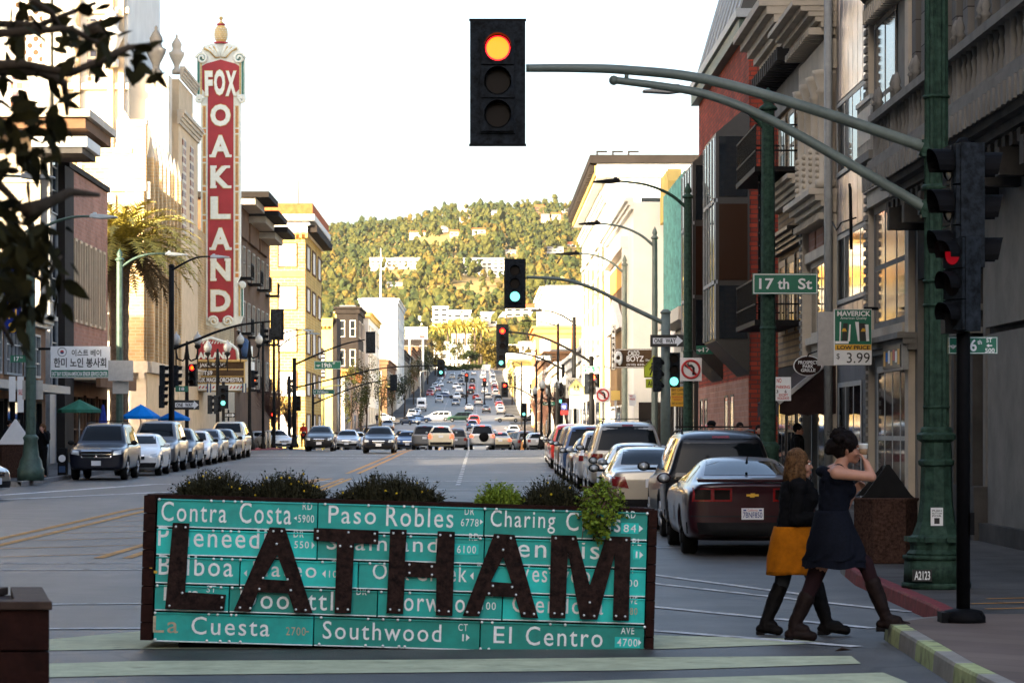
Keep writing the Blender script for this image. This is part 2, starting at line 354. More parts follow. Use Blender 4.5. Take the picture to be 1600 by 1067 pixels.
# brick-edged corner apron by the near kerb
sw.add([(3.42, 12, .154), (12, 12, .154), (12, 25.4, .154), (4.27, 25.4, .154), (3.9, 24.92, .154), (3.571, 24.4, .154), (3.431, 20, .154)], [(0, 1, 2, 3, 4, 5, 6)], M['pavers'])
struct(sw.build('sidewalk'))
kb = MB()
def kerb(pts, mats, w=.15):
    for k, ((xa, ya), (xb, yb)) in enumerate(zip(pts, pts[1:])):
        n = max(1, int(math.hypot(yb-ya, xb-xa)/.9))
        for i in range(n):
            t0, t1 = i/n, (i+1)/n; x0 = xa+(xb-xa)*t0; x1 = xa+(xb-xa)*t1; y0 = ya+(yb-ya)*t0; y1 = ya+(yb-ya)*t1
            m = mats((y0+y1)/2, i); s = 1 if w > 0 else -1
            z0, z1 = gz(y0), gz(y1); e = .012*s
            v = [(x0, y0, z0), (x0+e, y0, z0+.135), (x0+2*e, y0, z0+.157), (x0+w, y0, z0+.157), (x1, y1, z1), (x1+e, y1, z1+.135), (x1+2*e, y1, z1+.157), (x1+w, y1, z1+.157)]
            kb.add(v, [(0, 4, 5, 1), (1, 5, 6, 2), (2, 6, 7, 3)], m)
            if k == 0 or i == 0: kb.add(v[:4], [(0, 1, 2, 3)], m)
kerb(KR, lambda y, i: (M['green_curb'] if i % 2 else M['concrete']) if y < 24.6 else (M['red_curb'] if 25.2 < y < 35.5 else M['granite_curb']))
kerb([(5.0, 81.4), (5.0, 268)], lambda y, i: M['granite_curb'])
kerb([(-13.7, 86), (-13.7, 136.5)], lambda y, i: M['granite_curb'], -.15); kerb([(-13.7, 150.5), (-13.7, 268)], lambda y, i: M['red_curb'] if y < 200 else M['granite_curb'], -.15)
kerb([(-30, 86), (-13.7, 86)], lambda y, i: M['granite_curb'])
struct(kb.build('kerb'))
mk_ = MB()
def pline(pts, w, m, dz=.014):                    # painted line through ground points (world xy)
    for (xa, ya), (xb, yb) in zip(pts, pts[1:]):
        L = math.hypot(xb-xa, yb-ya); nx, ny = -(yb-ya)/L*w/2, (xb-xa)/L*w/2; n = max(1, int(L/3))
        for i in range(n):
            p = [xa+(xb-xa)*i/n, ya+(yb-ya)*i/n]; q = [xa+(xb-xa)*(i+1)/n, ya+(yb-ya)*(i+1)/n]
            vs = [(p[0]-nx, p[1]-ny), (q[0]-nx, q[1]-ny), (q[0]+nx, q[1]+ny), (p[0]+nx, p[1]+ny)]
            mk_.quad([(x, y, gz(y)+dz) for x, y in vs], m)
def gline(px, w, m, dz=.014): pline([tuple(gp(*p)[:2]) for p in px], w, m, dz)
gline([(-150, 783), (0, 781), (240, 770), (500, 764), (830, 766)], .32, M['white_paint'])
gline([(-150, 776), (0, 774), (240, 757), (500, 752), (830, 752)], .35, M['white_paint'])
gline([(-150, 881), (640, 880)], .13, M['white_paint']); gline([(800, 870), (1286, 934)], .13, M['white_paint'])
gline([(-150, 892), (640, 889)], .13, M['white_paint']); gline([(800, 888), (1420, 957)], .13, M['white_paint'])
gline([(-150, 947), (640, 941)], .14, M['white_paint']); gline([(700, 918), (1366, 983)], .14, M['white_paint'])
gline([(-150, 985), (640, 981)], .15, M['white_paint']); gline([(760, 966), (1340, 1012)], .15, M['white_paint'])
for y in list(range(88, 190, 3)): pline([(-.68, y), (-.66, y+1.4)], .14, M['white_paint'])
for y in list(range(300, 1080, 12)):
    pline([(-.68, y), (-.68, y+4)], .16, M['white_paint'])
    pline([(-7.6, y), (-7.6, y+4)], .14, M['white_paint'])
pline([(-4.85, 105), (-4.6, 140), (-4.5, 175), (-4.5, 480)], .15, M['orange_paint']); pline([(-4.45, 105), (-4.2, 140), (-4.15, 175), (-4.15, 480)], .15, M['orange_paint'])
pline([(-7.9, 40), (-7.75, 63), (-5.3, 97)], .17, M['orange_paint']); pline([(-7.45, 40), (-7.3, 63), (-5.0, 97)], .17, M['orange_paint'])
pline([(-5.3, 40), (-5.2, 45), (-4.6, 97)], .15, M['orange_paint']); pline([(-4.9, 40), (-4.85, 45), (-4.35, 97)], .15, M['orange_paint'])
for i in range(8):
    y = 41+i*3.2; pline([(-7.3+i*.03, y-1.1), (-5.3, y+.4)], .10, M['orange_paint'])
for x, y in ((2.3, 43.5), (2.2, 50), (2.25, 57), (2.3, 64), (2.3, 100), (2.3, 107), (2.3, 114), (2.3, 121)): pline([(x, y), (x+2.4, y+.2)], .1, M['white_paint'])
for y in (139, 148, 184, 262, 287, 498, 552, 684, 722): pline([(-13.4, y), (4.8, y)], .35, M['white_paint'])
pline([(4.6, 26.2), (7.3, 27.2)], .08, M['orange_paint'], .156); pline([(4.6, 27.0), (7.3, 28.0)], .08, M['orange_paint'], .156); pline([(4.9, 27.8), (7.3, 28.8)], .08, M['orange_paint'], .156)
struct(mk_.build('road_markings'))
pz = MB()                                         # pale green bands painted on the plaza asphalt
for poly in ([(-300, 1000), (80, 998), (222, 985), (640, 985), (1030, 992), (1230, 997), (1290, 1004), (1040, 1013), (640, 1012), (222, 1013), (-300, 1022)],
             [(-300, 1040), (0, 1038), (222, 1032), (640, 1030), (1030, 1026), (1330, 1024), (1345, 1036), (1030, 1046), (640, 1050), (222, 1054), (-300, 1066)],
             [(200, 1085), (640, 1072), (1040, 1059), (1380, 1050), (1420, 1066), (1040, 1084), (640, 1098), (200, 1115)],
             [(-300, 1085), (100, 1078), (300, 1076), (100, 1100), (-300, 1112)]):
    pz.quad([tuple(gp(x, y, .012)) for x, y in poly], M['plaza_green'])
struct(pz.build('painted_bands'))
for k, (mx0, my0, r0) in enumerate(((-8.6, 44.2, .34), (-2.6, 62, .36), (.9, 33.5, .33), (-5.9, 31, .3))):
    mb0 = MB(); mb0.lathe([(r0, 0), (r0, .006), (r0*.9, .007), (r0*.88, .004)], (mx0, my0, gz(my0)+.010), M['iron'], 20); tag(mb0.build('manhole_cover'), ('iron manhole cover between the orange median lines', 'iron manhole cover in the middle lanes before the planter', 'iron manhole cover right of the planter plants', 'iron manhole cover left of the planter')[k], 'manhole', 'manhole covers in the road')
lf = MB(); c = gp(1317, 1022); lf.add([(c.x-.07, c.y, .02), (c.x-.02, c.y-.05, .05), (c.x+.08, c.y, .03), (c.x, c.y+.06, .05)], [(0, 1, 2), (0, 2, 3)], M['wood_top'])
tag(lf.build('fallen_leaf'), 'dry brown fallen leaf lying on the painted asphalt by the corner kerb', 'leaf')

# ---------------------------------------------------------------- hills
RID = [(-900, 480), (0, 425), (300, 398), (430, 376), (490, 366), (550, 360), (600, 352), (640, 346), (690, 329), (740, 320), (800, 324), (850, 317), (900, 320), (960, 312), (1100, 330), (1500, 380), (2600, 470)]
def ridge(px):
    for (a, ya), (b, yb) in zip(RID, RID[1:]):
        if px <= b: return ya+(yb-ya)*max(0, (px-a))/(b-a)
    return RID[-1][1]
def hill(x, y):
    px = CX+x*F/y; s = (y-2500)/3000.
    if s <= 0: return gz(y)-3
    un = 9*math.sin(x*.011+1)*math.sin(y*.0045)+6*math.sin(x*.023+y*.006)
    top = H+(CY-ridge(px)-3)*5500/F; base = 50
    if s <= 1: return base-3+(top-base)*(s**.95)+un*min(1, 3*s)*min(1, max(0, (1-s)*6)+.35)
    return top+un*.35-(s-1)*600
hm = MB(); hx = list(range(-1700, 1701, 50)); hy = list(range(2450, 6600, 75)); idx = {}
for j, y in enumerate(hy):
    for i, x in enumerate(hx):
        hm.v.append((x*(y/3500.)*1.0, y, hill(x*(y/3500.), y)))
nx_ = len(hx); k = hm.mi(M['earth'])
mk('dry_grass', (.30, .205, .07), .95, var=.4, scale=.02); hm.mats = [M['dry_grass']]
for j in range(len(hy)-1):
    for i in range(nx_-1): hm.f.append([j*nx_+i, j*nx_+i+1, (j+1)*nx_+i+1, (j+1)*nx_+i]); hm.m.append(0); hm.sm.append(True)
struct(hm.build('hills'))
def hill_y(px, py):
    best = 2600
    for y in range(2600, 5600, 12):
        x = PX(px, y)
        if CY-(hill(x, y)-H)*F/y <= py: return y
        best = y
    return best
HH = [  # hillside houses: photo box x0,x1,y0,y1, wall, roof, label
 (578, 655, 404, 420, 'white_wall', 'pale_wall', 'long low white building on the wooded hillside left of centre'),
 (724, 788, 402, 433, 'white_wall', 'grey_wall', 'big white terraced complex on the hillside just left of the green-lit signal'),
 (640, 664, 362, 372, 'white_wall', 'roof_tile', 'white house above the bare grass slope in the middle of the hill'),
 (718, 733, 341, 350, 'white_wall', 'grey_wall', 'bright white cube house high on the hill under the ridge trees'),
 (703, 716, 361, 368, 'pale_wall', 'roof_tile', 'small pale house on the hill left of the two larger ones'),
 (738, 758, 358, 365, 'white_wall', 'roof_tile', 'wide white house with flat front right of centre on the hill'),
 (690, 700, 355, 361, 'white_wall', 'grey_wall', 'tiny white house just left of the hill centre'),
 (762, 776, 330, 336, 'white_wall', 'grey_wall', 'small white house near the ridge right of centre'),
 (716, 730, 318, 326, 'pale_wall', 'grey_wall', 'topmost small pale house on the ridge line'),
 (836, 850, 322, 332, 'brown_wall', 'roof_tile', 'brown timber house near the ridge on the right of the hill'),
 (846, 858, 336, 345, 'white_wall', 'grey_wall', 'square white house high on the right of the hill'),
 (862, 876, 334, 342, 'white_wall', 'roof_tile', 'white house with tiled roof beside the square white one'),
 (878, 896, 327, 333, 'white_wall', 'grey_wall', 'flat white house at the far right under the ridge'),
 (790, 806, 392, 399, 'white_wall', 'grey_wall', 'white house on the hill above the green-lit signal'),
 (855, 880, 387, 394, 'white_wall', 'grey_wall', 'long white house on the right slope above the lamp head'),
 (884, 900, 380, 387, 'white_wall', 'roof_tile', 'white house at the edge of the pale facade on the right slope'),
 (605, 630, 443, 448, 'white_wall', 'grey_wall', 'thin white building low on the hill behind the white tower'),
 (676, 700, 478, 512, 'white_wall', 'white_wall', 'white block with stair tower at the foot of the hill'),
 (695, 735, 487, 505, 'white_wall', 'white_wall', 'white office block with rows of windows at the foot of the hill'),
 (655, 680, 497, 512, 'white_wall', 'white_wall', 'low white block left of the stair tower at the foot of the hill'),
 (752, 790, 490, 512, 'white_wall', 'pale_wall', 'long white block behind the stacked signals at the foot of the hill'),
 (726, 756, 498, 514, 'pale_wall', 'grey_wall', 'pale block between the office block and the stacked signals'),
 (790, 840, 478, 496, 'pale_wall', 'roof_tile', 'pale house cluster block on the slope right of the green-lit signal')]
HB = []
for x0, x1, y0, y1, wm, rm, lab in HH:
    Y = hill_y((x0+x1)/2, y1); a0, a1 = PX(x0, Y), PX(x1, Y); zt = PZ(y0, Y); zb = PZ(y1, Y)-6; wd = a1-a0
    HB.append((x0-1, x1+1, y0-2, y1+1, Y))
    t = thing('hillside_building', lab, 'building', ((a0+a1)/2, Y, zb), 'buildings on the far hills')
    b = MB(); dp = min(max(wd*.5, 8), 22); b.box(a0, a1, Y, Y+dp, zb, zt-1.5, M[wm]); b.build('wall', t)
    rr = MB()
    if zt-zb-6 > 18: rr.box(a0-.8, a1+.8, Y-.8, Y+dp+.8, zt-1.5, zt-.4, M[rm])
    else: rr.prisma([(Y-1, zt-1.5), (Y+dp+1, zt-1.5), (Y+dp*.5, zt+2.2)], a0-1, a1+1, M[rm])
    rr.build('roof', t)
    nf = max(1, int((zt-zb-6)/5)); nw = max(2, int(wd/7))
    for f in range(nf):
        for q in range(nw):
            if nf*nw > 40 and q % 2: continue
            z = zt-4.2-f*5; a = a0+wd*(q+.5)/nw; wb = MB(); wb.box(a-wd/nw*.32, a+wd/nw*.32, Y-.25, Y+.1, z-1.1, z+1.1, M['glass']); wb.build('window', t)
# woods on the hills: one mass nobody would count
ico = bmesh.new(); bmesh.ops.create_icosphere(ico, subdivisions=1, radius=1); iv = [v.co.copy() for v in ico.verts]; ifc = [[v.index for v in f.verts] for f in ico.faces]; ico.free()
wd_ = MB(); tm = [M['tree_green'], M['tree_dark'], M['tree_gold']]; cnt = 0
def noise2(x, y): return math.sin(x*.013+2.1)*math.sin(y*.007+.5)+.6*math.sin(x*.03+y*.011)+.4*math.sin(x*.05-y*.02)
while cnt < 11000:
    px = rnd.uniform(400, 960) if rnd.random() < .75 else rnd.uniform(0, 1400); y = 2550+2990*(rnd.random()**1.15); x = PX(px, y); z = hill(x, y)
    n_ = noise2(x, y); py = CY-(z-H)*F/y
    if n_ < -1.05 and rnd.random() < .9: continue
    if 655 < px < 705 and 372 < py < 392 and rnd.random() < .93: continue
    if 860 < px < 905 and 398 < py < 412 and rnd.random() < .85: continue
    hgt = rnd.uniform(8, 17)*(1.6 if rnd.random() < .12 else 1); rad = hgt*rnd.uniform(.20, .42)
    tp = CY-(z+hgt-H)*F/y
    if any(a < px+rad*.6 and px-rad*.6 < b and tp < d and py > c and y < Y+3 and y > Y-600 for a, b, c, d, Y in HB) and rnd.random() < .95: continue
    m = tm[0] if rnd.random() < .48 else tm[1] if rnd.random() < (.62 if n_ > .2 else .45) + .25*max(0, min(1, (y-4200)/1200)) else (tm[2] if y < 4000 or rnd.random() < .45 else tm[0])  # gold thins out toward the ridge, distance haze put into the crown colours
    cnt += 1
    for bl in range(3 if rnd.random() < .6 else 4):
        cx, cy_, cz = x+rnd.uniform(-.8, .8)*rad, y+rnd.uniform(-.8, .8)*rad, z+hgt*(.36+.18*bl); r_ = rad*rnd.uniform(.45, .85)
        wd_.add([(cx+v.x*r_*(s_ := rnd.uniform(.5, 1.4)), cy_+v.y*r_*s_, cz+v.z*r_*s_*1.15) for v in iv], ifc, m)
o = wd_.build('hillside_woods'); o['kind'] = 'stuff'
# ---------------------------------------------------------------- buildings: helpers
def win(t, fr, a0, a1, z0, z1, fm, gm, cols=1, rows=2, w=.07, d=.09, surround=None, name='window'):
    b = MB(fr); g0 = .018
    if fr(0, 1, 0)[0] < fr(0, 0, 0)[0]: d = min(d, .034)          # shallow reveals on the right hand fronts, seen at a grazing angle
    b.box(a0, a0+w, g0, d, z0, z1, fm); b.box(a1-w, a1, g0, d, z0, z1, fm); b.box(a0+w, a1-w, g0, d, z0, z0+w, fm); b.box(a0+w, a1-w, g0, d, z1-w, z1, fm)
    for i in range(1, cols): a = a0+(a1-a0)*i/cols; b.box(a-w*.4, a+w*.4, g0, d*.8, z0+w, z1-w, fm)
    for j in range(1, rows): z = z0+(z1-z0)*j/rows; b.box(a0+w, a1-w, g0, d*.7, z-w*.35, z+w*.35, fm)
    if surround: b.box(a0-.15, a1+.15, 0, d+.12, z0-.16, z0-.002, surround); b.box(a0-.15, a1+.15, 0, d+.12, z1+.002, z1+.22, surround)
    o = b.build(name, t); p = MB(fr); p.box(a0+w*.5, a1-w*.5, .004, .022, z0+w*.5, z1-w*.5, gm); p.build('pane', o); return o
def cornice(mb, a0, a1, z, h, out, m, steps=4, dent=None, dm=None):
    for i in range(steps):
        f0, f1 = i/steps, (i+1)/steps; mb.box(a0-.02*i, a1+.02*i, 0, out*(.25+.75*f1**1.3), z+h*f0+(.001 if i else 0), z+h*f1, m)
    if dent:
        n = int((a1-a0)/dent)
        for i in range(n): a = a0+(i+.3)*dent; mb.box(a, a+dent*.45, 0, out*.62, z-h*.28, z-.002, dm or m)
def wallbox(t, fr, a0, a1, z0, z1, depth, m, name='wall'):
    b = MB(fr); b.box(a0, a1, -depth, 0, z0, z1, m); return b.build(name, t)
XR, XL = 7.6, -17.5
FR = fr_right(XR)
# ---- right side, nearest: grey stone with balustraded balcony
t = thing('stone_building', 'grey stone building with long balustraded balcony above the dark ground floor, nearest on the right', 'building', (14, 39, 0))
wallbox(t, FR, 24, 50, 6.0, 17, 12, M['ashlar'])
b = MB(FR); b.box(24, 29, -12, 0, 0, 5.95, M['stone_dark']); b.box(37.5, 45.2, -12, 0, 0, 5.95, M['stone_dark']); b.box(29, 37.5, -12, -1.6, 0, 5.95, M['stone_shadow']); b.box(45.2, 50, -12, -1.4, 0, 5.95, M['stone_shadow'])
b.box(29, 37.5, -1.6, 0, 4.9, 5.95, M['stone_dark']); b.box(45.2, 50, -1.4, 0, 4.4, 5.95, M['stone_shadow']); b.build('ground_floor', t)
b = MB(FR)
for a in [24+i*1.05 for i in range(25)]: b.box(a, a+.42, 0, .16, 6.5, 17, M['ashlar'])
b.build('pilaster', t)
b = MB(FR); cornice(b, 24, 50.3, 5.72, .62, .95, M['stone'], 5, .55, M['stone_dark'])
for a in [24.4+i*1.7 for i in range(15)]: b.box(a, a+.28, 0, .75, 5.15, 5.52, M['stone_dark'])
for i in range(70): b.box(24.2+i*.37, 24.36+i*.37, .95, .99, 5.9, 6.2, M['stone'])
b.build('balcony_cornice', t)
bal = MB(FR); bal.box(24, 50.2, .55, .85, 6.345, 6.46, M['stone']); bal.box(24, 50.2, .56, .84, 7.12, 7.25, M['stone'])
for i in range(62):
    a = 24.2+i*.42
    bal.add(*(lambda q: (q.v, q.f))(MB().lathe([(.04, 6.46), (.06, 6.52), (.065, 6.60), (.03, 6.78), (.05, 6.92), (.03, 7.0), (.06, 7.12)], (a, .70, 0), M['stone'], 8)), M['stone'], True)
for i in range(13):
    for da in (0, .34):
        a = 24.6+i*2.1+da
        bal.add(*(lambda q: (q.v, q.f))(MB().lathe([(.085, 6.35), (.085, 6.5), (.06, 6.55), (.06, 7.42), (.09, 7.45), (.05, 7.5), (.075, 7.56), (.05, 7.64), (.02, 7.72)], (a, .70, 0), M['stone'], 8)), M['stone'], True)
bal.build('balustrade', t)
b = MB(FR)                                        # carved strips, mouldings and arch ribs of the entrance
for a0, m, d0, d1 in ((44.2, 'cream', 0, .10), (45.0, 'stone_dark', 0, .2), (43.5, 'stone_dark', 0, .16), (42.9, 'stone', 0, .07)): b.box(a0, a0+.22, d0, d1, .95, 5.5, M[m])
for i in range(26):
    z = 1.0+i*.17; b.ball((44.72+.05*(-1)**i, .06, z), .10, M['cream'], 1, .8, 1, 6)
b.box(42.7, 45.4, 0, .28, .15, .95, M['stone_dark']); b.box(38.2, 42.6, 0, .14, 3.3, 5.6, M['stone']); b.box(38.3, 42.55, 0, .10, .2, 3.2, M['stone']); b.box(38.2, 42.6, 0, .22, .15, .42, M['stone_dark'])
for k in range(3):
    pts = [(36.5+(1.75-k*.2)*math.cos(q), .12+.10*k, 3.9+(1.75-k*.2)*math.sin(q)) for q in [i*math.pi/10 for i in range(11)]] if 0 else [(35.9+(2.3-k*.22)*math.cos(i*math.pi/12), .12+.09*k, 3.1+(2.3-k*.22)*math.sin(i*math.pi/12)) for i in range(13)]
    b.tube(pts, .12, M['stone'], 6)
for z in (3.25, 3.6, 4.25): b.box(43.3, 45.3, 0, .3, z, z+.09, M['stone'])
b.build('carved_trim', t)
# ---- narrow front with tall blue-black windows
t = thing('narrow_building', 'narrow cream front with tall blue black windows and carved rope borders beside the stone building', 'building', (13, 53, 0))
wallbox(t, FR, 50.02, 55.9, 0, 15, 12, M['stone']); b = MB(FR)
for a in (55.45, 50.3): b.box(a, a+.42, 0, .12, .3, 15, M['cream'])
for i in range(85):
    for a in (55.66,): b.box(a-.17, a+.17, .12, .17, .4+i*.17, .5+i*.17, M['stone'])
b.build('carved_border', t)
for z0, z1, a0, a1, c in ((6.6, 9.6, 52.4, 55.3, 2), (3.7, 6.05, 50.9, 55.3, 3)):
    win(t, FR, a0, a1, z0, z1, M['stone'], M['glass_blue'], c, 2, .14, .2, M['cream'])
b = MB(FR); cornice(b, 50.1, 55.4, 3.2, .3, .35, M['stone'], 3); cornice(b, 50.1, 55.4, 6.15, .3, .2, M['cream'], 3); cornice(b, 50.1, 55.4, 9.8, .9, .45, M['cream'], 5, .3)
for i in range(12): b.ball((50.5+i*.42, .25, 10.15), .16, M['stone_dark'], 1, .7, 1.3, 6)
b.build('cornice', t)
b = MB(FR)                                        # small iron balcony
b.box(50.4, 52.3, 0, .8, 6.55, 6.7, M['stone']); b.box(50.4, 52.3, .72, .78, 7.6, 7.68, M['frame_grey']); b.box(50.5, 52.2, .70, .76, 6.9, 7.5, M['frame_grey'])
for i in range(9): b.box(50.45+i*.22, 50.48+i*.22, .72, .76, 6.7, 7.6, M['frame_grey'])
b.build('balcony', t)
win(t, FR, 50.9, 54.9, .3, 3.0, M['frame_grey'], M['glass'], 4, 2, .12, .15, name='shop_window')
b = MB(FR); b.box(50.2, 52.6, .125, .24, 2.85, 3.35, M['frame_grey']); b.build('sign_box', t)
sb = thing('shop_sign', 'small grey lightbox of colourful pictures over the shop windows left of the green pole', 'sign', (7.2, 52.6, 2.9)); b = MB(FR); b.box(50.3, 52.5, .241, .26, 2.9, 3.3, M['sign_black']); b.build('panel', sb); b = MB(FR)
for i, c in enumerate(('amber', 'sign_white', 'sign_red', 'fox_gold', 'sign_white', 'umbrella_blue', 'amber')): b.box(50.4+i*.29, 50.62+i*.29, .261, .266, 2.95+.04*(i % 3), 3.22-.03*(i % 2), M[c])
b.build('picture', sb)
# ---- metal clad front
t = thing('metal_clad_building', 'front clad in shiny vertical metal sheet with two bands of bright windows', 'building', (13, 58, 0))
wallbox(t, FR, 55.92, 61.3, 0, 15, 12, M['grey_wall'])
for z0, z1 in ((8.75, 15), (5.95, 7.1), (3.9, 4.4)):
    b = MB(FR)
    n = 14
    for i in range(n): a = 56.0+i*5.2/n; b.box(a, a+5.2/n-.012, 0, .012+.006*(i % 2), z0, z1, M['metal_panel'])
    b.build('cladding', t)
for z0, z1 in ((7.15, 8.7), (4.45, 5.9)): win(t, FR, 56.1, 61.1, z0, z1, M['frame_grey'], M['glass'], 4, 1, .09, .16)
b = MB(FR); b.tube([(61.2, .2, .2), (61.2, .2, 14)], .09, M['frame_grey'], 8); b.build('downpipe', t)
b = MB(FR); b.tube([(57.4, .2, 5.4), (57.4, .22, 6.6), (57.5, .22, 6.7)], .035, M['iron'], 6); b.tube([(60.8, .16, 6.2), (59.8, .2, 5.95), (59, .2, 6.05), (57, .16, 6.0)], .018, M['iron'], 5); b.build('cable', t)
win(t, FR, 57.2, 60.9, .3, 2.8, M['frame_grey'], M['glass'], 3, 2, .1, .14, name='shop_window')
# ---- ornate cream front with engaged columns
t = thing('ornate_building', 'ornate cream front with engaged columns, scrolled panels and projecting hoods', 'building', (13, 64, 0))
wallbox(t, FR, 61.32, 66.6, 0, 13, 12, M['cream']); b = MB(FR)
for a in (61.75, 63.05, 64.35, 65.65):
    b.add(*(lambda q: (q.v, q.f))(MB().lathe([(.26, 7.0), (.26, 7.15), (.2, 7.2), (.2, 9.0), (.24, 9.05), (.2, 9.12), (.3, 9.4), (.32, 9.5)], (a, .16, 0), M['cream'], 12)), M['cream'], True)
    for k in range(6): b.ball((a, .34, 7.25+k*.13), .1, M['cream'], 1, 1, .8, 6)
b.build('column', t); b = MB(FR)
b.box(61.4, 66.5, 0, .24, 9.52, 10.15, M['cream']); cornice(b, 61.4, 66.5, 10.4, .55, .95, M['cream'], 5, .35); cornice(b, 61.4, 66.5, 6.45, .5, .6, M['cream'], 4, .3); b.box(61.4, 66.5, 0, .2, 11.0, 13, M['cream'])
for a in (61.7, 62.9, 64.1, 65.3): b.box(a, a+.9, .2, .26, 11.2, 12.4, M['stone_dark'])
for a in (61.7, 63.3, 64.9): b.box(a, a+1.3, 0, .06, 5.75, 6.3, M['pink_brick'])
b.box(61.35, 61.65, 0, .16, 0, 6.4, M['cream']); b.box(66.1, 66.5, 0, .2, 0, 6.4, M['cream'])
for i in range(36): b.box(66.15, 66.45, .2, .24, .3+i*.17, .4+i*.17, M['stone'])
b.build('cornice', t)
win(t, FR, 61.8, 65.9, 3.9, 5.6, M['cream'], M['glass'], 4, 1, .12, .16, M['cream'])
win(t, FR, 62, 65.8, .3, 2.3, M['frame_grey'], M['glass'], 3, 1, .1, .14, name='shop_window')
aw = thing('awning', 'dark brown shop awning with scalloped edge above the crossing women', 'awning', (7, 63.5, 2.3)); b = MB(FR)
b.prisma([(.02, 3.35), (.06, 3.4), (1.25, 2.42), (1.22, 2.36)], 61.42, 66.0, M['awning']); b.prisma([(.02, 3.36), (.06, 3.42), (1.27, 2.43), (1.22, 2.35)], 61.28, 61.415, M['canvas_grey']); b.prisma([(.02, 3.32), (.02, 2.36), (1.2, 2.36)], 61.34, 61.37, M['awning']); b.build('canopy', aw); b = MB(FR)
b.add([(61.3+i*.235, 1.24, z) for i in range(21) for z in (2.37, 2.14-.05*(i % 2))], [(2*i, 2*i+1, 2*i+3, 2*i+2) for i in range(20)], M['awning']); b.add([(61.33, .02+i*.2, z) for i in range(7) for z in (2.37, 2.16-.05*(i % 2))], [(2*i, 2*i+1, 2*i+3, 2*i+2) for i in range(6)], M['awning']); b.build('valance', aw)
# ---- corner brick building with fire balconies
t = thing('corner_building', 'buff brick corner building with heavy bracketed cornice and iron balconies by the 17th Street pole', 'building', (13, 70, 0))
wallbox(t, FR, 66.62, 73.4, 3.4, 11, 12, M['buff_brick']); wallbox(t, FR, 66.62, 73.4, 0, 3.38, 12, M['dark_wall'], 'shopfront'); b = MB(FR)
cornice(b, 66.7, 73.3, 10.7, 1.1, 1.15, M['cream'], 6, .5, M['stone_dark']); cornice(b, 66.7, 73.3, 7.3, .45, .5, M['cream'], 4); cornice(b, 66.7, 73.3, 6.2, .35, .5, M['bronze'], 4); b.box(66.7, 73.3, 0, .1, 9.7, 10.4, M['stone']); b.box(66.7, 73.3, .0, .18, 11.81, 13.2, M['cream'])
b.build('cornice', t)
for a in (67.2, 69.3, 71.4): win(t, FR, a, a+1.4, 7.9, 9.6, M['cream'], M['glass'], 1, 2, .12, .22); win(t, FR, a, a+1.5, 4.2, 6.05, M['bronze'], M['glass'], 1, 1, .16, .2)
for z in (8.0, 4.4):
    b = MB(FR); b.box(67.6, 72.6, .05, 1.15, z-.12, z, M['iron'])
    for zz in (.35, .95): b.box(67.6, 72.6, 1.1, 1.14, z+zz, z+zz+.04, M['iron']); b.box(67.6, 67.64, .05, 1.12, z+zz, z+zz+.04, M['iron']); b.box(72.56, 72.6, .05, 1.12, z+zz, z+zz+.04, M['iron'])
    for i in range(28): b.box(67.6+i*.184, 67.62+i*.184, 1.11, 1.13, z, z+.95, M['iron'])
    for i in range(6): b.box(67.61, 67.63, .1+i*.18, .12+i*.18, z, z+.95, M['iron']); b.box(72.57, 72.59, .1+i*.18, .12+i*.18, z, z+.95, M['iron'])
    b.build('fire_balcony', t)
b = MB(FR)
for s_ in (0, .45): b.tube([(68.2+s_, .95, 4.4), (68.2+s_, .95, 8)], .025, M['iron'], 5)
for i in range(11): b.tube([(68.2, .95, 4.7+i*.3), (68.65, .95, 4.7+i*.3)], .015, M['iron'], 4)
b.build('ladder', t)
for a in (67.0, 69.2, 71.4): win(t, FR, a, a+1.8, .5, 3.1, M['bronze'], M['glass'], 2, 2, .08, .12, name='shop_window')
# ---- red brick office with dark glass bays beyond 17th Street
t = thing('brick_office', 'red brick office block with dark projecting glass bays across 17th Street on the right', 'building', (14, 90, 0))
wallbox(t, FR, 81.4, 100, 0, 13.1, 14, M['red_brick']); b = MB(FR)
b.box(81.7, 100.3, -14.3, .25, 13.11, 13.5, M['dull_green']); b.box(81.5, 100.2, -14, .35, 13.51, 13.75, M['frame_grey']); b.build('cornice', t)
b = MB(FR); b.prisma([(.2, 13.76), (-.9, 17.5), (-14, 17.5), (-14, 13.76)], 81.9, 100, M['bronze']); b.build('attic', t)
b = MB(FR)
for i in range(8): b.prisma([(.23, 13.8), (-.85, 17.4), (-.95, 17.4), (.1, 13.8)], 82.2+i*2.2, 82.35+i*2.2, M['frame_grey'])
b.build('attic_mullion', t)
for ya, yb in ((81.2, 85.2), (90, 94.5)):
    b = MB(FR); b.prisma([(0, 3.4), (.95, 4.35), (.95, 10.2), (.0, 11.0)], ya, yb, M['bronze']); bay = b.build('glass_bay', t)
    for z0, z1, gm in ((8.4, 10.1, 'glass'), (6.05, 8.2, 'glass_brown'), (4.4, 5.9, 'glass')):
        b = MB(fr_south(ya)); b.box(XR-.86, XR-.06, .01, .03, z0, z1, M[gm]); b.build('pane', bay)
        b = MB(FR); b.box(ya+.15, yb-.15, .955, .975, z0, z1, M['glass']); b.build('pane', bay)
    b = MB(FR)
    for z in (8.25, 5.95): b.box(ya-.04, yb, .9, 1.0, z, z+.1, M['frame_grey'])
    for i in range(5): a = ya+(yb-ya)*i/4; b.box(a-.04, a+.04, .955, 1.0, 4.4, 10.1, M['frame_grey'])
    b.build('mullion', bay)
b = MB(fr_south(81.4)); 
for x in (8.05, 8.25): b.tube([(x, .08, 4), (x, .08, 12.5)], .04, M['iron'], 6)
b.build('conduit', t)
b = MB(FR); b.box(81.42, 100, 0, .02, .2, 3.3, M['pink_brick']); b.build('base_facing', t)
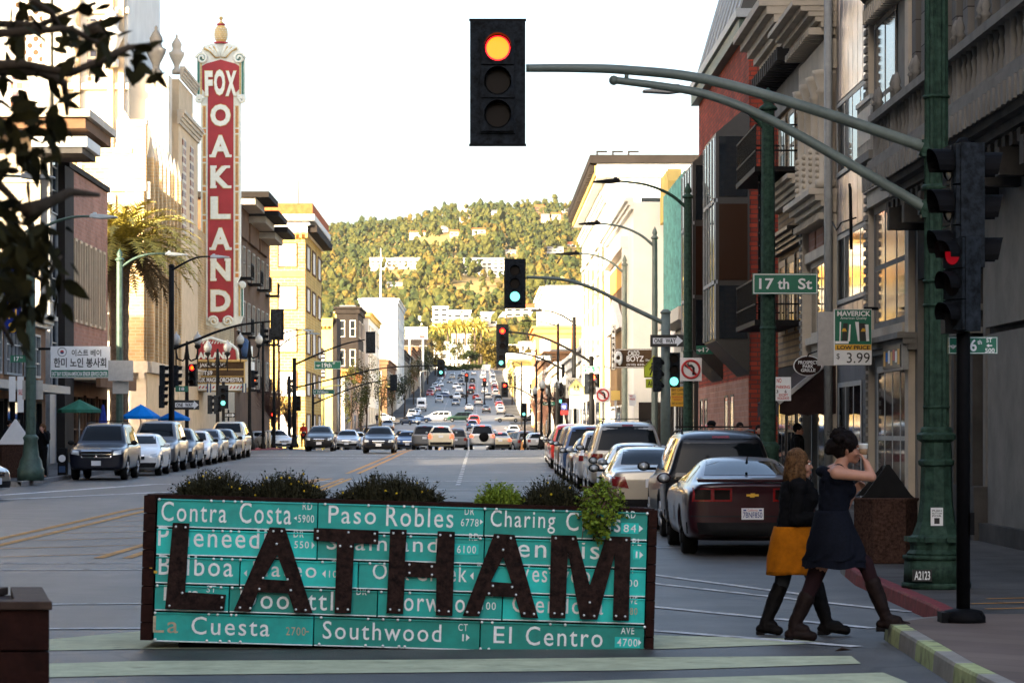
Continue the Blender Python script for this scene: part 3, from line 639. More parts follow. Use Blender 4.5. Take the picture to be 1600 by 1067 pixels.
for a in (86, 88, 96, 98): win(t, FR, a, a+1.2, .8, 2.9, M['bronze'], M['glass'], 1, 2, .07, .1)
# ---- teal screen building and pale neighbour
t = thing('teal_building', 'building with pleated teal metal screen above grey panels', 'building', (14, 106, 0))
wallbox(t, FR, 100.1, 112, 0, 10.2, 12, M['grey_wall']); b = MB(FR)
for i in range(16): a = 100.2+i*.73; b.prismz([(a, 0), (a+.365, .5), (a+.73, 0)], 6.2, 10.9, M['teal'])
b.build('screen', t); b = MB(FR); b.box(100.2, 112, 0, .7, 5.7, 6.15, M['pale_wall']); b.box(100.2, 105, 0, .15, .2, 4, M['sign_black'])
for i in range(9): b.box(100.3+i*1.3, 101.5+i*1.3, 0, .06, 4.1, 5.6, M['frame_grey'])
b.build('panel', t); win(t, FR, 105.4, 111.5, .3, 3.4, M['frame_grey'], M['glass'], 4, 1, .1, .14, name='shop_window')
t = thing('white_building', 'low white sunlit building with yellow crested parapet right of the lamp posts', 'building', (14, 115, 0))
wallbox(t, FR, 112.1, 117.9, 0, 10.2, 12, M['white_wall']); b = MB(FR)
for i in range(5): a = 112.6+i*1.0; b.prism([(a, 10.21), (a+.9, 10.21), (a+.9, 11.6), (a+.45, 12.1), (a, 11.6)], -.3, .25, M['yellow_wall'])
b.build('parapet', t)
win(t, FR, 112.8, 117.2, .4, 3.2, M['dark_wall'], M['glass'], 2, 1, .1, .14, name='shop_window')
FH = fr_right(6.3)
t = thing('portal_building', 'white building with a tall coffered portal and pediment behind the lamp posts', 'building', (13, 130, 0))
wallbox(t, FH, 118, 142.6, 0, 11.2, 13, M['white_wall']); b = MB(FH); cornice(b, 118, 142.6, 10.9, .5, .35, M['white_wall'], 3); b.build('cornice', t); b = MB(FH)
b.box(123, 139, 0, .03, 3.0, 9.3, M['brown_panel']); b.box(122.4, 123, 0, .25, .2, 9.6, M['white_wall']); b.box(139, 139.6, 0, .25, .2, 9.6, M['white_wall']); b.box(122.4, 139.6, 0, .3, 9.61, 10.1, M['white_wall']); b.box(123, 139, .03, .06, 8.2, 9.3, M['orange_wall']); b.prism([(124, 6.3), (138, 6.3), (131, 7.8)], .061, .3, M['white_wall']); b.build('portal', t)
for i in range(3): win(t, FH, 124+i*5, 128+i*5, .5, 2.9, M['dark_wall'], M['glass'], 2, 1, .1, .14, name='shop_window')
b = MB(fr_south(118)); b.box(6.5, 7.4, 0, .04, .3, 3.0, M['dark_wall']); b.build('side_door', t)
t = thing('classical_building', 'white classical building with dark raftered eaves beyond the portal building', 'building', (13, 160, 0))
wallbox(t, FH, 143, 178, 0, 14.4, 13, M['white_wall']); b = MB(FH)
b.box(142.6, 178.4, -13.4, .85, 15.1, 15.5, M['dark_wall']); b.box(142.8, 178.2, -13.2, .5, 14.41, 15.09, M['white_wall']); b.box(142.9, 178.1, .501, .6, 14.5, 15.0, M['yellow_wall'])
for i in range(30): b.box(143.2+i*1.18, 143.6+i*1.18, .601, .84, 14.7, 15.08, M['dark_wall'])
cornice(b, 143, 178, 13.2, .5, .3, M['white_wall'], 3); b.build('eaves', t)
for i in range(5): win(t, FH, 145+i*6.6, 149+i*6.6, 6, 11.5, M['pale_wall'], M['glass'], 2, 4, .2, .25, M['white_wall'])
for i in range(5): win(t, FH, 145+i*6.6, 149+i*6.6, .5, 3.6, M['dark_wall'], M['glass'], 2, 1, .2, .2, name='shop_window')
b = MB(fr_south(143))
for i in range(4): b.box(8.0+i*2.4, 9.2+i*2.4, .02, .1, 12.0, 13.4, M['glass'])
b.build('side_window', t)
rt_ = thing('roof_pergola', 'thin dark steel frames standing on the roof of the classical building', 'roof frame', (11, 150, 15.5)); b = MB()
for x in (5.9, 6.7, 7.5): b.box(x, x+.08, 146, 146.12, 15.5, 15.95, M['dark_wall']); b.box(x, x+.55, 146, 146.12, 15.95, 16.03, M['dark_wall'])
b.build('frame', rt_)
# ---- rooftop frames, far right blocks
def block(label, x0, x1, y0, y1, z0, z1, wm, sf=(2, 3), st=(2, 6), gm='glass', roof='grey_wall', name='building', fm='pale_wall', side='R', crown=None, extra=None):
    t = thing(name, label, 'building', ((x0+x1)/2, y0, z0))
    b = MB(); b.box(x0, x1, y0, y1, z0-1, z1, M[wm]); b.build('wall', t)
    b = MB(); e = .25; b.box(x0-e, x1+e, y0-e, y1+e, z1-.45, z1+.25, M[crown or wm]); b.box(x0-e-.25, x1+e+.25, y0-e-.25, y1+e+.25, z1+.251, z1+.55, M[crown or wm]); b.build('cornice', t)
    b = MB(); b.box(x0+.4, x1-.4, y0+.4, y1-.4, z1+.551, z1+.8, M[roof]); b.build('roof', t)
    zf = (z1-z0-.6)
    nx, nz = sf
    for i in range(nx):
        for j in range(nz):
            cw = (x1-x0)/nx; ch = zf/nz; win(t, fr_south(y0), x0+cw*(i+.22), x0+cw*(i+.78), z0+ch*(j+.22), z0+ch*(j+.80), M[fm], M[gm], 1, 2, .12, .12)
    ny, nz = st; fr = fr_right(x0) if side == 'R' else fr_left(x1)
    for i in range(ny):
        for j in range(nz):
            cw = (y1-y0)/ny; ch = zf/nz; win(t, fr, y0+cw*(i+.2), y0+cw*(i+.8), z0+ch*(j+.2), z0+ch*(j+.8), M[fm], M[gm], 1, 1, .15, .12)
    return t
block('orange painted building with white ground floor at the end of the right side block', 7.7, 16, 400, 430, 2.2, 16, 'orange_wall', (3, 4), (4, 4), 'blind')
block('tall white blank building behind the orange one', 9.6, 20, 440, 490, 2.8, 23.5, 'white_wall', (2, 5), (4, 5), 'blind')
block('low white shops between the classical building and the orange one', 7.8, 14, 284, 330, .2, 8.2, 'pale_wall', (2, 2), (6, 2))
block('brown brick block between low white shops and orange building', 7.8, 15, 332, 396, .8, 10.6, 'brown_wall', (2, 3), (6, 3))
block('white low shops just past the classical building', 7.8, 14, 182, 262, .1, 7.6, 'white_wall', (2, 2), (5, 2))
rl = random.Random(3); yy = 548
labs = ['sunlit cream shop row first on the right of the climb', 'white flat shop second on the right of the climb', 'tan shop third on the right of the climb', 'white shop with low roof fourth on the right of the climb', 'pale yellow shop fifth on the right of the climb', 'small white shop sixth on the right of the climb', 'cream shop seventh on the right of the climb', 'last white shop on the right near the top']
for i, lb in enumerate(labs):
    ln = rl.uniform(38, 68); yy2 = min(yy+ln, 1098)
    if yy < 690 < yy2: yy2 = 688
    block(lb, 8.0, 20, yy, yy2, gz(yy), gz(yy2)+rl.uniform(4.2, 8.5), rl.choice(['white_wall', 'cream', 'pale_wall', 'yellow_wall']), (2, 2), (4, 2), name='shop_building'); yy = yy2+1
    if 685 < yy < 715: yy = 717
# ---------------------------------------------------------------- left side
FL = fr_left(XL)
# ---- tall block added on the near left, outside the frame, to shade the near street
t = thing('shade_tower', 'tall grey block added out of view on the near left to shade the street', 'building', (-34, 10, 0))
b = MB(); b.box(-44, -24, -75, 72, 0, 52, M['grey_wall']); b.build('wall', t); b = MB()
for z in range(4, 51, 4):
    b.box(-23.99, -23.95, -74, 71, z, z+2.2, M['glass'])
b.build('window_band', t)
t = thing('sky_blocker', 'broad brown block added behind the camera to darken low sky and reflections', 'building', (30, -95, 0))  # unseen block added to cut low sky light and its reflections in the cars
b = MB(); b.box(-18, 80, -115, -85, 0, 27, M['brown_wall']); b.build('wall', t); b = MB()
for z in range(2, 25, 4): b.box(-17, 79, -84.99, -84.95, z, z+2, M['glass'])
b.build('window_band', t)
# ---- low shops, first on the left
t = thing('low_shop', 'low dark shop building with banner, first on the left', 'building', (-22, 100, 0))
wallbox(t, FL, 86, 116, 0, 6.3, 12, M['brown_wall']); b = MB(FL); cornice(b, 86, 116, 5.9, .5, .5, M['pale_wall'], 3); b.build('cornice', t); b = MB(FL); b.box(86, 116, 0, 1.0, 3.3, 3.6, M['frame_grey']); b.build('canopy', t)
for i in range(5): win(t, FL, 92+i*4.6, 95.8+i*4.6, .4, 3.0, M['dark_wall'], M['glass'], 2, 1, .1, .14, name='shop_window')
for i in range(5): win(t, FL, 92+i*4.6, 95.6+i*4.6, 3.9, 5.6, M['frame_grey'], M['glass'], 4, 3, .08, .12)
# ---- cream building with slab canopies
t = thing('cream_building', 'cream building with flat slab canopies at the roof and dark corner pier', 'building', (-22, 118, 0))
b = MB(); b.box(-34, XL-.35, 116.9, 121.9, 0, 13.85, M['cream']); b.build('wall', t); b = MB(FL)
b.box(117.2, 119, -.34, .0, .2, 13.8, M['frame_grey']); b.box(119.0, 121.6, -.34, .35, .2, 12.8, M['dark_wall']); b.build('corner_pier', t)
b = MB(FL); b.box(114.6, 122.5, -14, 1.8, 13.86, 14.3, M['brown_wall']); b.box(114.4, 122.7, -14.2, 2.0, 14.301, 14.6, M['cream']); b.build('roof_slab', t)
b = MB(FL); b.box(114.4, 118.4, -.3, 1.7, 12.85, 13.1, M['stone_dark']); b.box(114.3, 118.5, -.3, 1.9, 13.101, 13.5, M['white_wall']); b.build('canopy', t)
fs = fr_south(116.9)
for i in range(3): win(t, fs, -24.2+i*2.1, -22.5+i*2.1, 6.2, 8.4, M['dark_wall'], M['glass'], 2, 3, .08, .1)
b = MB(fs); b.box(-34, XL-.35, 0, .1, 11.9, 12.2, M['pale_wall']); b.box(-34, XL-.35, 0, .12, 8.6, 8.9, M['pale_wall']); b.build('band', t)
for i in range(3): win(t, FL, 117.3, 118.9, 3.5+i*3.6, 6.4+i*3.6, M['frame_grey'], M['glass_blue'], 1, 3, .06, .08)
# ---- pink brick wall with slit windows
t = thing('brick_hall', 'pale pink brick hall with a row of tall slit windows on the left', 'building', (-22, 128, 0))
wallbox(t, FL, 122, 135.3, 4.6, 13, 14, M['pink_brick']); wallbox(t, FL, 122, 135.3, 0, 4.59, 14, M['brown_wall'], 'shopfront'); b = MB(FL); b.box(121.95, 135.35, -14, .12, 13.01, 13.25, M['dark_wall']); b.build('coping', t)
for i in range(7):
    a = 123.6+i*1.55; win(t, FL, a, a+.75, 6.5, 10.1, M['cream_tan'], M['bronze'], 1, 1, .12, .14)
b = MB(FL); b.box(122.2, 135, 0, 1.2, 4.0, 4.5, M['cream_tan']); b.box(122.2, 135, 1.2, 1.4, 3.7, 4.3, M['brown_wall'])
b.build('canopy', t)
for i in range(3): win(t, FL, 123+i*4, 126+i*4, .4, 3.4, M['brown_wall'], M['glass'], 2, 2, .1, .14, name='shop_window')
# ---- theatre: tan brick corner block, cream tower, domes behind
t = thing('theatre', 'ornate tan brick and cream theatre with tiled towers, crenellated parapet and urn finials', 'building', (-24, 155, .6))
fs = fr_south(151); b = MB()
b.box(-60, XL, 151, 205, 0, 14.4, M['tan_brick']); b.build('wall', t)
b = MB(fs)                                       # stepped crenellations on the south face and the street face
b.box(-60, XL, -.6, .12, 14.41, 14.9, M['cream'])
for k, (a0, a1, z) in enumerate(((-20.9, -20.2, 16.4), (-20.2, -19.2, 17.4), (-19.2, -18.3, 16.4), (-18.3, -17.5, 17.9), (-22.6, -21.2, 16.2), (-24.5, -22.6, 15.6), (-21.2, -20.9, 15.5))): b.box(a0, a1, -.5, .10, 14.9, z, M['tan_brick']); b.box(a0-.05, a1+.05, -.55, .16, z+.001, z+.25, M['cream'])
for x in (-18.1, -21.9, -25): b.box(x-.5, x+.5, 0, .22, 5.2, 14.4, M['tan_brick'])
b.build('parapet', t); b = MB(fs)
b.prism([(-20.55, 11.6), (-19.1, 11.6), (-19.1, 14.2), (-19.82, 14.7), (-20.55, 14.2)], 0, .14, M['cream']); ow = b.build('gothic_window', t); b = MB(fs); b.prism([(-20.1, 11.9), (-19.55, 11.9), (-19.55, 13.6), (-19.82, 14.2), (-20.1, 13.6)], .141, .17, M['glass']); b.build('pane', ow)
b = MB(fs); b.box(-60, XL+.1, 0, .3, 4.9, 5.5, M['cream']); b.box(-60, XL, 0, .06, .2, 4.89, M['cream']); b.box(-60, XL+.2, 0, .16, 10.6, 10.9, M['cream'])
for i in range(12): b.box(-25+i*.65, -24.7+i*.65, .3, .4, 4.6, 4.9, M['cream'])
b.build('belt_course', t)
for a in (-20.6, -23.4): win(t, fs, a, a+1.6, .6, 4.1, M['bronze'], M['glass'], 1, 2, .12, .14, M['cream'], name='arcade_window')
for z in (6.4,): win(t, fs, -20.4, -18.9, z, z+3.2, M['cream'], M['bronze'], 1, 2, .14, .16, M['cream'])
b = MB(FL); b.box(151, 166.5, 0, .3, 4.9, 5.5, M['cream']); b.box(151, 205, 0, .04, .2, 4.89, M['cream_tan']); b.box(151, 166.5, 0, .2, 14.0, 14.9, M['cream'])
for i in range(8): a = 151.4+i*1.95; b.box(a, a+.65, 0, .35, 5.5, 16.2, M['tan_brick']); b.prisma([(0, 16.2), (.35, 16.2), (.175, 17.3)], a, a+.65, M['cream'])
b.build('street_piers', t)
for i in range(7):
    for z in (6.4, 9.0, 11.4): win(t, FL, 152.15+i*1.95, 153.25+i*1.95, z, z+1.9, M['cream'], M['glass_brown'], 1, 2, .1, .12)
b = MB(FL); b.box(166.6, 178, -8, .06, 0, 20.4, M['cream_tan']); b.box(168.3, 176.5, -6, -.1, 20.41, 22.4, M['cream_tan']); tw = b.build('tower', t); b = MB(FL)
for z, h in ((19.6, .8), (22.4, .7), (5.0, .6)): cornice(b, 166.4 if z < 22 else 168, 178.2 if z < 22 else 176.8, z+.001, h, 0.45 if z < 22 else .3, M['cream'], 4)
b.build('tower_cornice', tw); b = MB(FL); b.box(168.6, 170.4, .06, .12, 13.5, 19, M['tiles']); b.box(173, 174.8, .06, .12, 13.5, 19, M['tiles']); b.build('tile_panel', tw)
b = MB(fr_south(166.6)); b.box(XL-1.3, XL-.6, 0, .06, 15.4, 19.2, M['tiles']); b.box(XL-2.9, XL-2.2, 0, .06, 15, 19.2, M['tiles']); b.build('tile_panel', tw)
ft = fr_south(162)
b = MB(); b.box(-46, -34, 165, 182, 14.4, 22.5, M['white_wall']); b.build('side_block', t); b = MB(); b.box(-24.2, -20.0, 163.5, 180, 14.4, 31, M['white_wall']); b.build('upper_block', t); b = MB(); b.box(-19.99, -17.8, 164.4, 166.5, 14.4, 22.2, M['pale_wall']); b.build('urn_pedestal', t); b = MB()
for x in (-20.5, -21.1, -23.0, -23.8): b.box(x, x+.32, 163.08, 163.5, 14.45, 30.5, M['cream_tan'])
b.build('fin', t); b = MB()
for z in (17.8, 21.2, 25.5): b.box(-24.1, -19.9, 163.2, 163.49, z, z+.35, M['cream'])
b.build('string_course', t)
b = MB(fr_south(163.5)); b.box(-22.3, -21.5, .001, .06, 21.7, 25.2, M['tiles']); b.build('tile_panel', t)
b = MB(fr_south(161.95)); b.box(-26.4, -25.3, 0, .06, 15.4, 22, M['tiles']); b.build('tile_panel', t)
b = MB(); b.lathe([(4.6, 22), (4.6, 26), (4.2, 28), (3.4, 30), (2.2, 31.5), (.8, 32.4), (.2, 33.4)], (-33.5, 164.2, 0), M['white_wall'], 20); b.build('dome', t)
def urn(x, y, z, s, m='cream'):
    b = MB(); b.lathe([(.55*s, 0), (.55*s, .5*s), (.3*s, .7*s), (.35*s, 1.1*s), (.85*s, 2.1*s), (.95*s, 2.5*s), (.6*s, 2.7*s), (.5*s, 3.0*s), (.62*s, 3.5*s), (.35*s, 4.0*s), (.12*s, 4.3*s), (.16*s, 4.5*s), (.02, 4.7*s)], (x, y, z), M[m], 14); return b.build('finial', t)
urn(-18.6, 165.4, 22.2, .62, 'stone'); urn(-17.9, 170, 22.9, .5, 'cream'); urn(-20.8, 162.6, 22.4, .75, 'white_wall'); urn(-23.2, 162.2, 22.5, .8, 'white_wall'); urn(-18.2, 160, 14.9, .4, 'cream')
b = MB(fr_south(163.4))                          # scalloped upper gable with pale tile panels
for i in range(5): x = -25+i*1.1; b.box(x, x+.8, 0, .25, 14.6, 18.8, M['white_wall']); b.prism([(x, 18.801), (x+.8, 18.801), (x+.8, 19.4), (x+.4, 20.1), (x, 19.4)], 0, .28, M['cream'])
for x in (-21.55, -22.65): b.box(x, x+.5, .251, .31, 14.9, 17.6, M['tiles'])
b.build('gable', t)
# tower panel with round pierced openings above the palm, far left
t2 = thing('pierced_tower', 'white tower with a panel of round pierced openings at the top left', 'building', (-29, 160, 14)); b = MB(); b.box(-33.4, -24.5, 163.9, 176, 14.45, 40, M['white_wall']); b.build('wall', t2)
fp = fr_south(163.9); b = MB(fp); b.box(-25.6, -23.95+.02, .001, .10, 21.4, 25.2, M['white_wall']) if 0 else None
for j in range(10):
    for i in range(3 if j % 2 else 2):
        x = -26.3+(.34 if j % 2 == 0 else 0)+i*.68; z = 22.6+j*.385
        vs = [(x+.17*math.cos(k*math.pi/4+.39), .012, z+.17*math.sin(k*math.pi/4+.39)) for k in range(8)]; b.quad(vs, M['brown_panel'])
b.build('pierced_panel', t2); b = MB(fp); b.box(-26.8, -24.6, 0, .06, 22.1, 22.25, M['cream']); b.box(-26.8, -26.7, 0, .06, 22.25, 26.6, M['cream']); b.box(-24.9, -24.8, 0, .06, 22.25, 26.6, M['cream']); b.build('panel_frame', t2)
# ---- the great vertical sign
YS = 184.0; sg = thing('theatre_sign', 'tall red vertical sign with gold bulbs and white letters and beaded finial', 'sign', (-16.6, YS, 8.6))
fx = fr_south(YS)
def sx(px): return PX(px, YS)
def sz(py): return PZ(py, YS)
def ppoly(pts): return [(sx(x), sz(y)) for x, y in pts]
out = [(314, 505), (345, 514), (376, 505), (380, 492), (380, 446), (371, 441), (376, 430), (376, 162), (383, 150), (383, 92), (378, 84), (371, 72), (345, 66), (319, 72), (312, 84), (308, 92), (308, 150), (314, 162), (314, 430), (318, 441), (311, 446), (311, 492)]
b = MB(fx); b.prism(ppoly(out), -.45, .10, M['fox_white']); b.build('cabinet', sg)
b = MB(fx); b.prism(ppoly([(325, 496), (345, 504), (365, 496), (365, 150), (374, 140), (374, 104), (367, 100), (345, 94), (323, 100), (316, 104), (316, 140), (325, 150)]), .101, .14, M['fox_red']); b.build('face', sg)
b = MB(fx)
for s_ in (-1, 1):
    X_ = lambda d: sx(345+s_*d)
    def rect(d0, d1, y0, y1, m, o): b.box(min(X_(d0), X_(d1)), max(X_(d0), X_(d1)), .102, o, sz(y1), sz(y0), M[m])
    for y in range(166, 430, 45): rect(23, 28, y, y+34, 'fox_gold', .16); rect(23, 28, y+36.5, y+42.5, 'orange_wall', .17)
    for y in range(166, 430, 45): rect(25, 26, y+2, y+32, 'fox_red', .18)
    rect(33, 36, 96, 148, 'fox_green', .16); rect(29.5, 31.5, 98, 150, 'fox_gold', .17); rect(32.5, 35, 448, 494, 'fox_green', .16); rect(28, 30.5, 446, 494, 'fox_gold', .17); rect(21.0, 22.6, 150, 496, 'fox_white', .17)
b.build('bulb_border', sg); b = MB(fx)
def curl(cx, cy, r, s_, m, w, turns=1.6, d=.2):
    pts = []; n = 26
    for i in range(n+1):
        q = i/n*turns*2*math.pi; rr = r*(1-.78*i/n); pts.append((sx(cx+s_*rr*math.cos(q)), d, sz(cy-rr*math.sin(q))))
    b = MB(fx); b.tube(pts, w, M[m], 6); b.build('scroll', sg)
for s_ in (-1, 1):
    curl(345+s_*29, 92, 9, s_, 'fox_white', .10); curl(345+s_*29, 92, 7.4, s_, 'fox_green', .11, d=.16); curl(345+s_*33, 156, 6, -s_, 'fox_white', .10); curl(345+s_*33, 156, 4.6, -s_, 'fox_green', .08, d=.16); curl(345+s_*11, 502, 8, s_, 'fox_white', .09); curl(345+s_*11, 502, 6.3, s_, 'fox_gold', .10, d=.16); curl(345+s_*34, 446, 5, -s_, 'fox_white', .09)
    for k in range(1, 4): b.tube([(sx(345+s_*2*k), .2, sz(90)), (sx(345+s_*5*k), .2, sz(80)), (sx(345+s_*(7.5*k+1)), .2, sz(70+k*1.5))], .10, M['fox_white'], 6); b.tube([(sx(345+s_*(2*k+1)), .18, sz(91)), (sx(345+s_*(5*k+1.6)), .18, sz(80)), (sx(345+s_*(7.5*k+3)), .18, sz(72+k*1.5))], .09, M['fox_gold'], 6)
b.build('lotus_crest', sg)
b = MB(fx); b.lathe([(.34, 0), (.28, .12), (.38, .3), (.44, .62), (.38, 1.0), (.2, 1.2), (.26, 1.27), (.12, 1.42), (.05, 1.48), (.05, 1.58)], (sx(345), -.17, sz(69)), M['fox_gold'], 14)
b.ball((sx(345), -.17, sz(69)+1.66), .13, M['fox_gold']); b.lathe([(.46, 0), (.46, .12)], (sx(345), -.17, sz(69)), M['fox_red'], 14); b.lathe([(.24, 1.18), (.28, 1.3)], (sx(345), -.17, sz(69)), M['fox_red'], 14)
for i in range(14):
    for j in range(6): q = i*2*math.pi/14+.2*j; b.ball((sx(345)+.42*math.cos(q)*(.92 if j in (0, 5) else 1), -.17+.42*math.sin(q), sz(69)+.30+j*.13), .045, M['fox_white'], n=6)
b.build('finial', sg)
b = MB(fx)
for i, ch in enumerate('OAKLAND'):
    y0 = 163+i*48.2; w_ = 15 if ch != 'L' else 15; wh = (.035, .02)
    put_text(b, ch, sx(345-16.5), sx(345+16.5), sz(y0+36), sz(y0), .20, M['fox_gold'], .055)
    put_text(b, ch, sx(345-15.5), sx(345+15.5), sz(y0+35), sz(y0+1), .23, M['fox_white'], .04)
    if ch in 'AKLND':                             # slab serifs
        for yy, xs_ in ((y0+33.2, {'A': (-12.5, 12.5), 'K': (-11, 12), 'L': (), 'N': (-11, ), 'D': ()}[ch]), (y0+2, {'A': (), 'K': (-11, 10), 'L': (-10,), 'N': (-11, 11), 'D': ()}[ch])):
            for xx in xs_: b.box(sx(345+xx-5), sx(345+xx+5), .205, .235, sz(yy+2), sz(yy-2), M['fox_white'])
for ch, x0, x1, y0, y1, sh in (('F', 321, 333, 112, 151, .0), ('O', 335, 352, 110, 150, 0), ('X', 353, 370, 112, 151, 0)):
    put_text(b, ch, sx(x0-.8), sx(x1+.8), sz(y1+1), sz(y0-1), .20, M['fox_gold'], .06, -.05 if ch == 'F' else (.0 if ch == 'O' else 0)); put_text(b, ch, sx(x0), sx(x1), sz(y1), sz(y0), .23, M['fox_white'], .05, -.05 if ch == 'F' else 0)
b.build('lettering', sg); b = MB()
for y in (128, 198, 262, 335, 475): b.tube([(XL+1.0, YS+.2, sz(y)), (sx(318), YS+.2, sz(y))], .12, M['dark_wall'], 6)
b.tube([(XL+1.0, YS+.2, sz(150)), (sx(318), YS+.2, sz(130))], .05, M['dark_wall'], 5); b.build('bracket', sg)
# ---- marquee
YM = 178.; mq = thing('marquee', 'theatre marquee with red crest and three rows of show titles below the vertical sign', 'marquee', (-16, YM, 4)); fm_ = fr_south(YM)
def mx(px): return PX(px, YM)
def mz(py): return PZ(py, YM)
b = MB(fm_); b.box(mx(291), mx(382), -4, 0, mz(611), mz(564), M['fox_gold']); b.box(mx(382)+.001, mx(391), -3.4, -.5, mz(605), mz(564), M['white_wall']); b.build('cabinet', mq)
for i, (y0, y1, txt, x0, x1) in enumerate(((566, 576, '3 - JAKE BUGG', 302, 352), (578, 587, '5 - STS9', 302, 332), (589, 598, 'MAGIK MAGIK ORCHESTRA', 302, 379))):
    b = MB(fm_); b.box(mx(295), mx(381), .001, .06, mz(y1), mz(y0), M['brown_panel']); p_ = b.build('title_panel', mq); b = MB(fm_); put_text(b, txt, mx(x0), mx(x1), mz(y1-1), mz(y0+1), .066, M['sign_white'], .02); b.build('lettering', p_)
b = MB(fm_); b.box(mx(291), mx(383), .001, .12, mz(610), mz(600), M['fox_white'])
for i in range(16): x = 294+i*5.4; b.prism([(mx(x), mz(607)), (mx(x+2), mz(607)), (mx(x+4.5), mz(603)), (mx(x+2.5), mz(603))], .121, .14, M['sign_red'])
for x in (324, 379): 
    for k in range(3): b.box(mx(x+k*2.3), mx(x+k*2.3+1.8), .121, .3, mz(613), mz(599), M['fox_blue' if k != 1 else 'fox_white'])
b.build('lower_band', mq); b = MB(fm_)
b.prism([(mx(293), mz(563)), (mx(372), mz(563)), (mx(370), mz(545)), (mx(362), mz(538)), (mx(352), mz(534)), (mx(330), mz(527)), (mx(306), mz(534)), (mx(296), mz(546))], -.5, .06, M['fox_red']); b.box(mx(290), mx(386), -.1, .3, mz(565), mz(562), M['fox_gold'])
for i in range(12): x = 307+i*4.6; b.prism([(mx(x), mz(537)), (mx(x+2), mz(537)), (mx(x+4), mz(533)), (mx(x+2), mz(533))], .061, .1, M['fox_white'])
b.tube([(mx(x), .06, mz(y)) for x, y in ((293, 562), (297, 546), (306, 535), (330, 528), (352, 535), (362, 539), (370, 546), (372, 562))], .1, M['fox_white'], 6)
b.lathe([(.3, 0), (.3, 1.0)], (mx(380), -.7, mz(560)), M['fox_blue'], 12); b.ball((mx(380), -.7, mz(560)+1.0), .3, M['fox_blue']); b.lathe([(.2, 0), (.2, .9)], (mx(388), -.9, mz(563)), M['fox_white'], 10)
put_text(b, 'OAKLAND', mx(300), mx(360), mz(561), mz(550), .12, M['fox_white'], .05); b.build('crest', mq)
# ---- brown block with deep eaves and balconies beyond the theatre
t = thing('balcony_building', 'brown building with deep dark eaves and iron balconies between theatre and yellow block', 'building', (-22, 220, .5)); wallbox(t, FL, 206, 240, .3, 17.4, 12, M['brown_wall']); b = MB(FL)
for y, z in ((206, 18.6), (216, 18.0), (226, 17.5)): b.box(y, y+9.5, -6, 2.4, z, z+.4, M['dark_wall']); b.box(y+.5, y+9, -5, .25, 16, z-.001, M['brown_wall']); b.box(y+.3, y+9.2, 0, 1.4, z-.5, z-.002, M['cream'])
b.build('eaves', t)
for y in (208, 217, 226, 235):
    for z in (5, 9, 13): b = MB(FL); b.box(y, y+2.6, 0, 1.0, z-.12, z, M['iron']); b.box(y, y+2.6, .95, 1.0, z+.9, z+1, M['iron']); [b.box(y+i*.36, y+i*.36+.06, .95, 1, z, z+.9, M['iron']) for i in range(8)]; b.build('balcony', t)
for i in range(7):
    for z in (5.1, 9.1, 13.1): win(t, FL, 207+i*4.6, 209+i*4.6, z, z+2.4, M['cream'], M['glass'], 1, 2, .12, .12)
# ---- yellow brick block with white cornice
t = block('yellow brick block with white dentilled cornice, red roof edge and paired white blinds', -24.6, XL, 288, 318, .3, 22.2, 'yellow_brick', (2, 5), (3, 5), 'blind', 'roof_tile', fm='brown_wall', side='L', crown='white_wall')
b = MB(fr_south(288)); b.box(-25.4, XL+1.0, -30, 1.0, 22.9, 23.5, M['white_wall']); b.box(-25.2, XL+.8, -30, .8, 23.501, 24.6, M['roof_tile']); b.build('roof_edge', t); b = MB(fr_south(288)); b.box(-24.6, XL, 0, .12, 17.3, 17.9, M['orange_wall']); b.build('upper_band', t); b = MB(fr_south(288)); b.box(-24.6, XL, 0, .14, 5.4, 5.9, M['white_wall']); b.build('lower_band', t); b = MB(fr_south(288))
for i in range(14): b.box(-25+i*.58, -24.75+i*.58, .25, .6, 21.2, 21.7, M['orange_wall'])
b.build('cornice_trim', t); b = MB(FL); b.box(288.1, 318, .0, 1.2, 21.8, 22.5, M['dark_wall']); b.build('eaves', t)
for x in (-24.3, -21.2): pass
t = thing('bell_tower', 'yellow stone tower with round arched louvre window beside the yellow brick block', 'building', (-20, 342, .8)); b = MB(); b.box(-20.6, XL, 342, 352, 0, 15.2, M['yellow_wall']); b.build('wall', t); b = MB(fr_south(342)); cornice(b, -20.6, XL, 14.4, .9, .7, M['yellow_wall'], 4, .45, M['orange_wall']); b.build('cornice', t)
b = MB(fr_south(342)); b.prism([(-19.9, 8.2), (-18.4, 8.2)]+[(-19.15+.75*math.cos(k*math.pi/8), 11.2+.75*math.sin(k*math.pi/8)) for k in range(9)], .001, .05, M['dark_wall']); lw_ = b.build('louvre_window', t); b = MB(fr_south(342))
for i in range(7): b.box(-19.85, -18.45, .051, .12, 8.5+i*.45, 8.68+i*.45, M['white_wall'])
b.build('slat', lw_); b = MB(FL); b.box(341.9, 352, .0, .5, 0, 15.4, M['dark_wall']); b.build('shade_face', t)  # street side coloured dark, standing for the side turned from the sun
block('low building with red tiled shed roof past the bell tower', -27, XL, 372, 420, 1.4, 9.4, 'cream', (3, 2), (4, 2), 'glass', 'roof_tile', side='L', crown='orange_wall')
block('cream corner block with yellow cornice, dark street side', -22.5, XL, 452, 500, 2.4, 20.2, 'white_wall', (2, 4), (4, 4), 'blind', side='L', crown='yellow_wall')
block('tall white blank slab rising behind the yellow corniced block', -25.2, -17.4, 606, 660, 6, 29.4, 'white_wall', (2, 6), (3, 6), 'white_wall', side='L', fm='white_wall')
block('dark windowed block behind the bell tower', -21.4, -18.2, 430, 450, 2, 20, 'dark_wall', (2, 4), (2, 4), 'glass', side='L')  # near-black walls: the shade of a side face put into the colour
rl = random.Random(5); yy = 548
